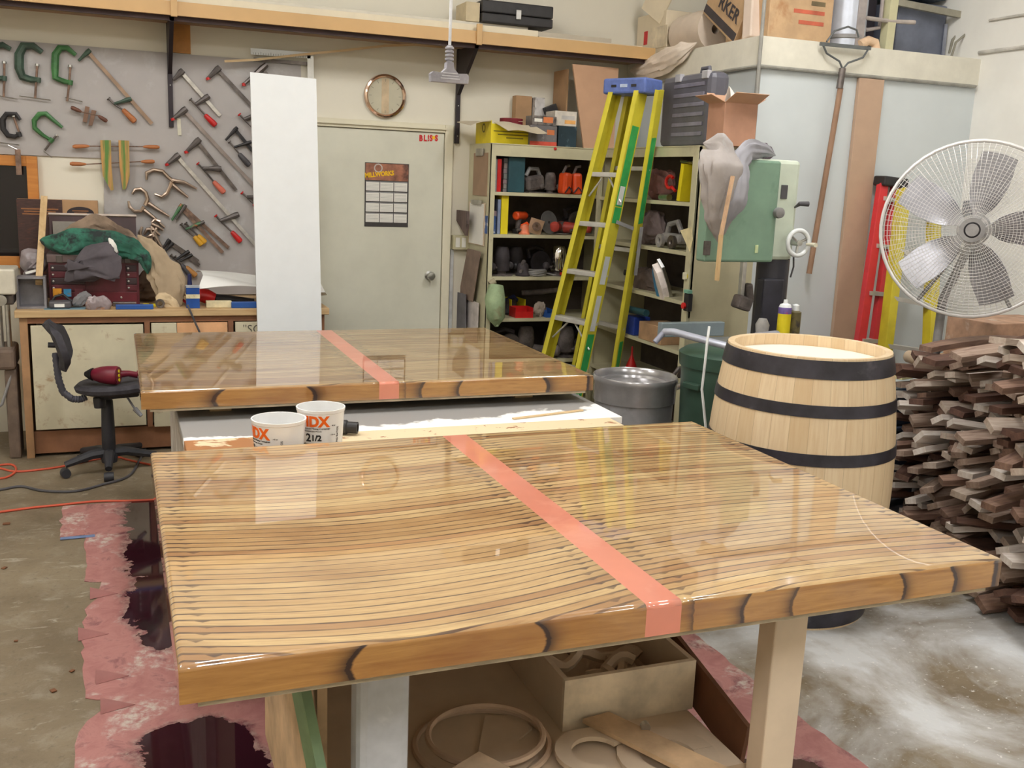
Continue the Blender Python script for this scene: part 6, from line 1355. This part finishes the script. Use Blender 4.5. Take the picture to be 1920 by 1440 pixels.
# ------------------------------------------------------------ loft goods on top of the partition
def lx(px, py, y=5.2): return at(px, py, 1, y)
a, b = lx(1438, 76, 5.16), lx(1556, 82, 5.16)
M_cb = pm('aged_carton', (190, 158, 122), .7, var=.06, c2=(176, 132, 92), f2=.6)
t = thing('carton', 'large brown printed carton on the loft beside the silver duct', 'carton', ((a.x+b.x)/2, 5.35, ZP)); MB().bx(a.x, b.x, 5.16, 5.6, ZP, ZP+.42, .003).build('carton_body', M_cb, t)
mb = MB()
for z, w_, o_ in ((.1, .16, .1), (.16, .2, .12)): mb.bx(b.x-w_-.08, b.x-.06, 5.1585, 5.16, ZP+z, ZP+z+.022)
mb.build('red_print', pm('faded_red_print', (190, 96, 72), .6), t)
MB().bx(b.x-.16, b.x-.06, 5.1585, 5.16, ZP+.21, ZP+.235).build('dark_print_mark', c_(110, 96, 70), t)
a, b = lx(1548, 85, 5.32), lx(1612, 90, 5.32); r_ = (b.x-a.x)/2
t = thing('silver_duct', 'round silver metal duct rising from the loft', 'duct', ((a.x+b.x)/2, 5.32, ZP)); MB().lathe([(0, 0), (r_, 0), (r_, .02), (r_*.97, .02), (r_*.97, 1.2), (0, 1.2)], ((a.x+b.x)/2, 5.32, ZP), 32).build('duct_body', pm('silver_sheet_metal', (206, 212, 226), .3, .35, var=.04), t, True)
MB().lathe([(r_*.99, .06), (r_*1.03, .065), (r_*1.03, .08), (r_*.99, .085)], ((a.x+b.x)/2, 5.32, ZP), 32).build('clamp_band', M_grey, t, True)
tag(MB().bx(lx(1600, 92, 5.2).x, lx(1615, 92, 5.2).x, 5.19, 5.23, ZP, ZP+.8).build('grey_post', c_(160, 152, 150)), 'slim grey post right of the silver duct on the loft', 'post')
P = [lx(1655, 0, 5.26), lx(1652, 30, 5.26), lx(1648, 52, 5.26), lx(1625, 56, 5.26), lx(1612, 50, 5.26)]; tag(MB().tube(P, .012, 8).build('bent_conduit', c_(170, 160, 158), None, True), 'bent grey conduit on the loft beside the grey post', 'conduit')
tag(MB().tube([lx(1612, 32, 5.22), lx(1670, 40, 5.22), lx(1715, 42, 5.22)], .013, 8).build('cross_pipe', c_(176, 166, 160), None, True), 'thin pipe crossing in front of the cream post on the loft', 'pipe')
tag(MB().bar(lx(1660, 95, 5.24), lx(1672, 0, 5.24), .06, .06, (0, 1, 0)).build('cream_post', pm('cream_green_post', (204, 200, 164), .5, var=.04)), 'cream square post on the loft left of the blue-grey tank', 'post')
a = lx(1632, 88, 5.2); tag(MB().tube([lx(1612, 84, 5.18), lx(1628, 76, 5.18), lx(1640, 80, 5.18), lx(1642, 92, 5.18)], .028, 12).build('pipe_elbow', pm('peach_plastic', (222, 190, 158), .5), None, True), 'peach plastic pipe elbow at the loft edge', 'pipe elbow')
a, b = lx(1685, 100, 5.4), lx(1782, 106, 5.4)
t = thing('blue_grey_tank', 'blue-grey metal machine cabinet at the right of the loft', 'machine', ((a.x+b.x)/2, 5.6, ZP)); MB().bx(a.x-.04, min(b.x, 5.13), 5.4, 5.85, ZP, ZP+.36, .01).build('tank_body', pm('blue_grey_metal', (112, 118, 136), .5, .2, var=.08), t)
MB().bx(a.x-.04, 5.135, 5.42, 5.83, ZP+.40, ZP+1.0, .01).build('upper_body', pm('blue_grey_metal2', (126, 142, 156), .5, .2, var=.08), t); MB().bx(a.x-.3, a.x-.05, 5.6, 5.9, ZP, ZP+.9).build('dark_motor_housing', c_(64, 58, 66), t)
MB().bar(lx(1768, 104, 5.39), lx(1774, 45, 5.39), .01, .02).build('edge_strip', c_(150, 154, 168), t)
M_br = pm('old_bracket_steel', (150, 146, 132), .5, .2, var=.1)
tag(MB().bar(lx(1676, 3, 5.36), lx(1840, 36, 5.30), .03, .04).build('steel_angle', M_br), 'pale steel angle sloping down to the right wall above the loft', 'steel angle')
tag(MB().tube([lx(1838, 36, 5.3), lx(1810, 48, 5.3), lx(1786, 75, 5.34), lx(1780, 100, 5.36)], .01, 8).build('curved_brace', M_br, None, True), 'upper curved steel brace near the loft right end', 'brace')
tag(MB().tube([lx(1838, 58, 5.25), lx(1815, 60, 5.25), lx(1792, 80, 5.25), lx(1784, 106, 5.25)], .008, 8).build('curved_brace', M_br, None, True), 'lower, thinner curved brace near the loft right end', 'brace')
# left edge of the loft (over x = XP)
def ly(px, py, x=3.52): return at(px, py, 0, x)
a, b = ly(1162, 105), ly(1245, 95); zt = ly(1170, 15).z
M_wc = pm('off_white_carton', (226, 212, 186), .6, var=.02)
t = thing('white_carton', 'off-white carton with a red mark at the far left of the loft', 'carton', (3.7, (a.y+b.y)/2, ZP)); MB().bx(3.52, 3.9, b.y, 6.66, ZP, ZP+.30, .003).build('carton_body', M_wc, t)
MB().bx(3.518, 3.52, 6.5, 6.55, ZP+.1, ZP+.19).build('red_mark', M_redink, t); MB().bx(3.514, 3.52, 6.22, 6.45, ZP+.06, ZP+.2).build('folded_label', pm('label_card', (216, 202, 176), .6), t)
MB().bar((3.53, b.y+.02, ZP+.30), (3.48, b.y+.2, ZP+.42), .01, .2, (0, 0, 1)).build('raised_flap', M_wc, t)
c = ly(1270, 60, 3.62); rr_ = .13
t = thing('paper_roll', 'big roll of brown-white masking paper lying on the loft edge', 'roll', (3.62, 5.9, ZP))
y0_, y1_ = 6.22, 5.84; z_ = ZP+.137
MB(Matrix.Translation((3.655, y0_, z_)) @ Matrix.Rotation(PI/2, 4, 'X')).lathe([(.03, 0), (rr_, 0), (rr_+.005, .2), (rr_+.003, .38), (.03, .38), (.03, 0)], n=36).build('roll_body', pm('masking_paper', (216, 200, 184), .6, var=.03), t, True)
heap('crumpled_paper', 'loose crumpled paper hanging over the loft edge behind the ladder', [(V((3.46, 6.62, ZP-.07)), .03), (V((3.45, 6.4, ZP-.08)), .06), (V((3.445, 6.15, ZP-.07)), .07), (V((3.45, 5.9, ZP-.02)), .055), (V((3.47, 5.75, ZP+.03)), .02)], pm('crumpled_masking_paper', (228, 214, 200), .7, var=.05), 31, 'paper', flat=.6)
M_bk = pm('bold_print', (62, 56, 60), .6)
t = thing('tilted_carton', 'tilted brown carton with bold dark print on the loft', 'carton', (3.75, 5.5, ZP))
Mx = Matrix.Translation((3.665, 5.55, ZP+.262)) @ Matrix.Rotation(.55, 4, 'X')
MB(Mx).box((0, 0, 0), (.24, .44, .36), None, .003).build('carton_body', M_cb, t)
Mp = Mx @ frame((-.1215, 0, 0), (0, -1, 0), (0, 0, 1))
MB(Mp).box((0, .14, 0), (.43, .06, .002)).box((-.10, .03, 0), (.10, .12, .002), (0, 0, .3)).box((.0, -.14, 0), (.43, .05, .002)).build('dark_print_mark', M_bk, t)
lettering('RKER', .11, Mp @ Matrix.Translation((.05, -.07, .001)), M_bk, t, bold=.002)
t = thing('open_brown_carton', 'brown carton behind the paper roll with open flap', 'carton', (3.9, 5.9, ZP)); MB().bx(3.80, 4.1, 5.72, 6.05, ZP, ZP+.36).build('carton_body', M_cb, t); MB().bar((3.8, 5.9, ZP+.36), (3.62, 5.86, ZP+.46), .3, .004, (0, 0, 1)).build('flap', M_cb, t)
tag(MB().bar((3.56, 5.28, ZP+.005), (3.60, 5.36, ZP+.45), .09, .09, (0, 1, 0), .01).build('cardboard_tube', pm('pinkish_white_tube', (226, 208, 194), .6, var=.02)), 'pinkish-white square tube leaning on the loft corner', 'tube')
t = thing('carton', 'pale brown carton between tilted carton and big printed carton', 'carton', (3.85, 5.35, ZP)); MB().bx(3.63, 3.78, 5.17, 5.30, ZP, ZP+.38).build('carton_body', M_card, t)
# ------------------------------------------------------------ loose pile of barrel staves
M_st = [wood('weathered_stave_%d' % i, c, d, 5, .7) for i, (c, d) in enumerate((((206, 192, 178), (164, 140, 124)), ((148, 118, 100), (100, 72, 62)), ((116, 84, 70), (76, 52, 46)), ((230, 222, 214), (196, 178, 166)), ((176, 154, 138), (122, 96, 84))))]
def stave_mesh(i):
    Ls = (.95, .88, 1.0)[i % 3]; n = 10; mb = MB(); vs = []; fs = []
    for k_ in range(n+1):
        f = k_/n; u_ = 4*f*(1-f); w_ = .034+.010*u_; zc2 = .022*u_*(1 if i % 2 else -1)
        for y, z in ((-w_, 0), (w_, 0), (w_, .027), (-w_, .027)): vs.append((Ls*f, y, z+zc2))
    for k_ in range(n):
        for q in range(4): a, b = k_*4+q, k_*4+(q+1) % 4; fs.append((a, b, b+4, a+4))
    fs += [(3, 2, 1, 0), (n*4, n*4+1, n*4+2, n*4+3)]
    mb.add(vs, fs); return mb
protos = []
rnd_ = random.Random(11)
LBL = 'weathered oak barrel stave in the big loose pile at the right edge'
for i in range(10):
    o = stave_mesh(i).build('barrel_stave', M_st[(0, 1, 2, 4, 3, 3, 2, 4, 0, 1)[i]], None, False, (0, 0, 0))
    tag(o, LBL, 'stave', 'weathered staves in the pile'); protos.append(o)
def face_x(y): return 3.30+(y-2.6)*.40
def pile_h(y): return max(.1, min(1.10, 1.12-.27*max(0, y-2.75)**1.2-.5*max(0, 2.6-y)+.05*math.sin(y*7)))
cnt = 0; used = set()
row = 0; y = 2.42
slots = []
zl_ = 0.0
while zl_ < 1.14:
    y = 2.40+(.05 if row % 2 else 0)
    while y < 4.0:
        if zl_ < pile_h(y): slots.append((y, zl_))
        y += .102
    zl_ += .056; row += 1
rnd_.shuffle(slots)
slots = slots[:298]
for y, z in slots:
    i = rnd_.randrange(10)
    if i in used: o = protos[i].copy(); COL.objects.link(o)
    else: o = protos[i]; used.add(i)
    rz = rnd_.gauss(-.12, .26); ry = rnd_.gauss(.0, .05); rx = rnd_.gauss(0, .35)
    o.rotation_euler = (rx, ry, rz)
    o.location = (face_x(y)+rnd_.uniform(-.20, .10), y+rnd_.uniform(-.02, .02), max(.03, z+rnd_.uniform(-.01, .02)))
    cnt += 1
for i, o in enumerate(protos):
    if i not in used: bpy.data.objects.remove(o)
# totes and odds between barrel and pile
M_tote = pm('dark_blue_tote', (42, 52, 72), .4, var=.12)
a = at(1668, 735, 1, 4.2)
for nm, z0_, z1_, lb, o_ in (('plastic_tote', 0, .40, 'dark blue plastic tote on the floor behind the barrel and the stave pile', 0), ('plastic_tote', .405, a.z, 'dark blue plastic tote stacked on the other one behind the barrel', .02)):
    t = thing(nm, lb, 'tote', (a.x+.2, 4.35, z0_)); x0_, x1_ = a.x-.05+o_, a.x+.42
    MB().bx(x0_, x1_, 4.2, 4.6, z0_+.001, z1_-.03, .012).build('tote_body', M_tote, t); MB().bx(x0_-.015, x1_+.015, 4.185, 4.615, z1_-.03, z1_, .008).build('rim', pm('tote_rim', (62, 76, 100), .35, var=.1), t)
b = at(1690, 700, 2, a.z); tag(MB().bx(a.x-.0, a.x+.33, 4.22, 4.5, a.z+.002, a.z+.05, .01).build('white_tray', pm('pale_tray', (200, 212, 220), .3)), 'pale white-blue tray on top of the stacked totes', 'tray')
tag(MB().box((a.x+.2, 4.36, a.z+.058), (.2, .16, .012), (0, 0, .3)).build('yellow_envelope', pm('cream_envelope', (226, 216, 160), .6)), 'cream envelope lying on the pale tray', 'envelope')
p = at(1722, 674, 1, 4.0); t = thing('wooden_mallet', 'round wooden mallet head resting at the top of the stave pile', 'mallet', p)
MB(frame(p, (1, -.2, 0), (0, 0, 1))).lathe([(0, 0), (.028, 0), (.033, -.01), (.033, -.09), (0, -.095)], n=22).build('head', pm('pale_turned_wood', (206, 184, 158), .6, var=.06), t, True); MB().tube([p+V((.01, .05, 0)), p+V((.25, .1, .03))], .012, 10).build('handle', M_grey, t, True)
# cardboard cartons behind the fan foot
for i, (x0, x1, y0, z1, m, lb) in enumerate(((4.3, 4.85, 4.0, .78, M_cb, 'worn brown carton behind the stave pile below the fan'), (4.36, 4.9, 3.98, 1.0, pm('faded_print_carton', (176, 140, 116), .7, var=.15, c2=(200, 180, 164), f2=.55, sc2=8), 'faded carton stacked on the worn one below the fan'))):
    z0_ = (0, .785)[i]; o = MB().bx(x0, x1, y0, y0+.33, z0_, z1, .004).build('carton', m); tag(o, lb, 'carton')

# ------------------------------------------------------------ office chair with the heat gun
cc = V((-.075, 5.66, 0))
t = thing('office_chair', 'dark swivel task chair with a ribbed back stem in front of the bench', 'chair', cc)
M_ch = pm('chair_black_fabric', (58, 56, 62), .85, var=.15, sc=30, bump=.3); M_cp = pm('chair_plastic', (44, 44, 50), .5, var=.15)
st = MB().lathe([(.032, .09), (.036, .12), (.034, .25), (.030, .40), (.022, .42), (.018, .46)], cc, 20).build('gas_column', M_cp, t, True)
tips = [at(122, 872, 2, .07), at(204, 886, 2, .05), at(155, 845, 2, .07), at(262, 835, 2, .07), at(292, 852, 2, .07)]
for q, tp_ in enumerate(tips):
    d = V((tp_.x-cc.x, tp_.y-cc.y, 0)); L_ = min(d.length, .32); d.normalize(); e_ = cc+d*L_; e_.z = .07
    if e_.y > 5.98: e_.y = 5.98
    g = MB().tube([cc+V((0, 0, .115)), cc+d*.09+V((0, 0, .11)), e_], [.030, .026, .018], 8).build('star_leg', M_cp, t, True)
    mb = MB(frame((e_.x, e_.y, .026), d.cross(V((0, 0, 1))).cross(V((0, 0, 1)))*-1, (0, 0, 1)))
    mb.lathe([(0, -.024), (.024, -.024), (.026, -.01), (.026, .01), (.024, .024), (0, .024)], n=18).build('caster', M_cp, g, True)
MB().lathe([(0, .06), (.04, .06), (.045, .1), (.035, .13), (0, .13)], cc, 20).build('hub', M_cp, t, True)
sa = at(157, 727, 1, 5.62); sb = at(262, 712, 1, 5.62); zs = .465
Ms_ = Matrix.Translation((cc.x+.06, cc.y-.0, zs+.02)) @ Matrix.Rotation(-.06, 4, 'Y')
MB(Ms_).lathe([(0, -.03), (.17, -.028), (.205, -.012), (.21, .008), (.19, .026), (.1, .022), (0, .016)], n=36, M=Matrix.Diagonal((1.05, .95, 1, 1))).build('seat', M_ch, t, True)
MB(Ms_).box((0, 0, -.045), (.2, .16, .03), None, .01).build('seat_plate', M_cp, t)
MB(Ms_).lathe([(0, -.10), (.03, -.10), (.032, -.06), (.03, -.045), (0, -.045)], (-.10, -.06, 0), 16).build('tilt_knob', M_cp, t, True)
MB(Ms_).tube([(.03, -.02, -.05), (.07, -.08, -.12)], .006, 8).tube([(.07, -.08, -.12), (.10, -.10, -.16)], [.014, .010], 8).build('lever', c_(150, 152, 160, .4), t, True)
pts = [at(x, y, 1, 5.60) for x, y in ((162, 744), (150, 749), (135, 748), (118, 735), (110, 712), (107, 690), (104, 662))]
P2 = []
for i in range(len(pts)-1):
    for q in range(6): P2.append(pts[i].lerp(pts[i+1], q/6))
P2.append(pts[-1])
MB().tube(P2, [.016+.0035*(i % 2) for i in range(len(P2))], 12).build('ribbed_stem', pm('ribbed_rubber', (72, 72, 82), .6, var=.1), t, True)
bk = [at(x, y, 1, 5.60) for x, y in ((96, 606), (112, 622), (122, 645), (129, 668), (128, 688))]
def bfn(u, v):
    i = min(int(u*4), 3); p = bk[i].lerp(bk[i+1], u*4-i); wv = math.sin(PI*min(max(u, .02), .98))**.35
    return p+V((-.03*(1-(2*v-1)**2), (v-.5)*.34*wv, 0))
MB().grid(bfn, 16, 12, .035).build('backrest', M_ch, t, True)
q = at(102, 648, 1, 5.60); MB().tube([q+V((-.03, 0, .004)), q+V((.03, 0, 0))], .014, 10).build('back_knob', M_cp, t, True)
# red torch / heat gun on the seat
h0, h1 = at(170, 705, 1, 5.60), at(222, 708, 1, 5.54); h0.z = h1.z = zs+.095
t = thing('heat_gun', 'dark red handheld power tool lying on the chair seat', 'power tool', (h0+h1)/2-V((0, 0, .05)))
M_hg = pm('wine_red_plastic', (112, 26, 46), .4, var=.1)
d = (h1-h0).normalized()
MB().tube([h0, h0+d*.02, h0+d*.05, h0.lerp(h1, .6), h1-d*.01, h1], [.018, .032, .042, .048, .05, .046], 20).build('body', M_hg, t, True)
MB().tube([h0-d*.03, h0, h0+d*.012], [.012, .03, .034], 16).build('nose', M_black, t, True)
e = MB().tube([h1, h1+d*.003], .040, 20).build('end_cap', M_hg, t, True)
zz_ = d.cross(V((0, 0, 1))).cross(d)
for q in (-.024, 0, .024): MB().tube([h1+d*.003+zz_*q, h1+d*.006+zz_*q], .009, 12).build('yellow_light', M_yel, e)
MB().tube([h1-d*.02+V((0, .02, 0)), h1+V((.05, .05, .0)), at(262, 704, 1, 5.62)], [.022, .016, .018], 12).build('handle', M_hg, t, True)
# cords on the floor
def cord(pp, mat, lb, r=.006):
    P = [at(x, y, 2, r) for x, y in pp]; out = []
    for i in range(len(P)-1):
        p0 = P[max(i-1, 0)]; p1 = P[i]; p2 = P[i+1]; p3 = P[min(i+2, len(P)-1)]
        for q in range(6):
            s_ = q/6; out.append(.5*((2*p1)+(p2-p0)*s_+(2*p0-5*p1+4*p2-p3)*s_*s_+(3*p1-p0-3*p2+p3)*s_**3))
    out.append(P[-1]); return tag(MB().tube(out, r, 8).build('extension_cord', mat, None, True), lb, 'cord')
M_oc2 = pm('orange_cord', (212, 92, 66), .5, var=.05)
cord([(-30, 882), (-5, 873), (22, 871), (30, 882), (12, 895), (-30, 900)], M_oc2, 'orange cord loop at the left edge of the floor')
cord([(-40, 872), (0, 878), (30, 884), (80, 880), (130, 872), (180, 861), (215, 856), (240, 862), (290, 872), (380, 880)], M_oc2, 'orange cord running past the front of the office chair')
cord([(-40, 966), (0, 960), (60, 952), (110, 947), (180, 940), (240, 939), (290, 937), (340, 934)], M_oc2, 'orange cord lying along the edge of the pink paper')
cord([(-40, 921), (0, 918), (40, 912), (80, 920), (140, 921), (190, 909), (240, 893), (262, 862), (280, 820), (297, 772)], M_dgrey, 'dark cord curving on the floor from the left edge to the tables', .007)

# ------------------------------------------------------------ pink masking paper with resin spills
k = NT('pink_paper_with_spills'); v = k.obj(); sx = k.n('ShaderNodeSeparateXYZ', {0: v})
n1 = k.noise(v, 3.4, 6, .6, .6); n2 = k.noise(v, 9, 6, .7, .6); n3 = k.noise(v, 30, 5, .7)
base = k.mix(k.mapr(n2, .35, .65), lin((160, 104, 102)), lin((184, 132, 126)))
base = k.mix(k.mapr(n2, .54, .66, 0, .8), base, lin((118, 66, 74)))
base = k.mix(k.math('MULTIPLY', k.mapr(n1, .52, .58), k.mapr(n3, .42, .6)), base, lin((196, 184, 176)))
edge = k.math('ADD', k.mapr(k.math('ABSOLUTE', k.math('SUBTRACT', sx.outputs[0], .17)), .08, .40, .30, -.45), n1)
gap = k.math('ABSOLUTE', k.math('SUBTRACT', sx.outputs[1], -.82))
edge = k.math('SUBTRACT', edge, k.mapr(gap, .14, .34, .5, 0))
m = k.mapr(edge, .60, .615)
a = k.mix(m, base, lin((52, 22, 32)))
a = k.mix(k.math('MULTIPLY', k.mapr(edge, .5, .6), k.math('SUBTRACT', 1, m)), a, k.mix(k.mapr(n3, .4, .6), lin((104, 48, 58)), lin((168, 140, 132))))
k.set(k.b.inputs['Base Color'], a); k.set(k.b.inputs['Roughness'], k.mapr(m, 0, 1, .6, .05)); k.b.inputs['IOR'].default_value = 1.5
M_pp = k.m
def paper(pp, name, lb, h=.0025, org=(0, 4, 0)):
    """torn-edged sheet lying on the floor"""
    pts = []
    for i in range(len(pp)):
        a, b = V(pp[i]), V(pp[(i+1) % len(pp)]); n = max(2, int((b-a).length/.05))
        for q in range(n):
            p = a.lerp(b, q/n); w_ = .015 if 0 < q < n else .006
            pts.append((p.x+w_*noise.noise(V((p.x*14, p.y*14, 1)))*1.6, p.y+w_*noise.noise(V((p.x*14, p.y*14, 7)))*1.6))
    mb = MB(); mb.prism(pts, h, Matrix.Translation((0, 0, .0005))); return tag(mb.build(name, M_pp, None, False, org), lb, 'paper')
def F(x, y): p = at(x, y, 2, 0); return (p.x, p.y, 0)
paper([F(118, 950), F(112, 1008), F(160, 1004), F(160, 1090), F(190, 1092), F(188, 1118), F(158, 1145), F(155, 1240), F(160, 1310), F(205, 1314), F(146, 1375), F(140, 1460), (.42, 2.4, 0), (.46, 3.6, 0), (.45, 5.1, 0), F(285, 938)], 'masking_paper', 'torn pink floor paper with dark resin spills, left of the tables')
paper([F(1165, 1175), F(1300, 1185), F(1370, 1245), F(1500, 1345), F(1640, 1450), F(1560, 1600), (1.46, 2.0, 0), (1.41, 2.5, 0), (1.47, 2.9, 0)], 'masking_paper', 'torn pink floor paper with dark spills, under the right of the front table', org=(1.55, 3.3, 0))
tag(MB().bar(at(113, 1010, 2, .004), at(178, 1004, 2, .004), .03, .0015).build('tape_strip', pm('blue_masking_tape', (110, 130, 170), .6)), 'strip of blue masking tape on the pink paper', 'tape')
for i, (x, y, s_) in enumerate(((12, 982, .03), (8, 1065, .02), (100, 1295, .02), (30, 1202, .012), (135, 1258, .015))):
    p = at(x, y, 2, .003); tag(MB().box(p+V((0, 0, .001)), (s_, s_*.8, .003), (0, 0, i)).build('floor_scrap', M_brown), 'small dark scrap on the bare concrete, '+('nearest the cords', 'at the left edge below the cords', 'lower middle of the open floor', 'tiny one left of the paper', 'tiny one beside the paper tear')[i], 'scrap')
# torn curls standing up off the left sheet
for i, (x, y) in enumerate(((205, 1275), (215, 1330), (190, 1118), (170, 1195))):
    p = at(x, y, 2, .003)
    tag(MB().grid(lambda u, v: (p.x-.04+.10*u, p.y-.02+(.05*v)*(1-u)+.03*u, .004+.03*math.sin(v*PI*.6)*(1-u)), 8, 6, .0015).build('paper_curl', pm('pink_paper_curl', (164, 110, 106), .7, var=.08), None, True), 'curled pink paper tear, '+('third', 'nearest the camera', 'farthest away', 'second')[i]+' along the left paper edge', 'paper')
# ------------------------------------------------------------ camera and view
cam = bpy.data.cameras.new('camera'); co = bpy.data.objects.new('camera', cam); COL.objects.link(co)
cam.sensor_width = 36; cam.lens = FPX*36/1920; cam.clip_start = .05
co.matrix_world = Matrix.Translation(CAMP) @ Matrix((cr, cu_, -cf)).transposed().to_4x4()
SC.camera = co
w = bpy.data.worlds.new('world'); SC.world = w; w.use_nodes = True
w.node_tree.nodes['Background'].inputs[0].default_value = (.9, .95, 1, 1); w.node_tree.nodes['Background'].inputs[1].default_value = .3
SC.view_settings.view_transform = 'Standard'; SC.view_settings.look = 'None'
SC.view_settings.exposure = EXPO; SC.view_settings.gamma = 1; SC.view_settings.use_curve_mapping = False
SC.cycles.use_denoising = True; SC.cycles.max_bounces = 7; SC.cycles.use_adaptive_sampling = True; SC.cycles.adaptive_threshold = .02
SC.cycles.caustics_reflective = False; SC.cycles.caustics_refractive = False; SC.cycles.sample_clamp_indirect = 6
for o in bpy.data.objects:
    if '_w' in o: del o['_w']
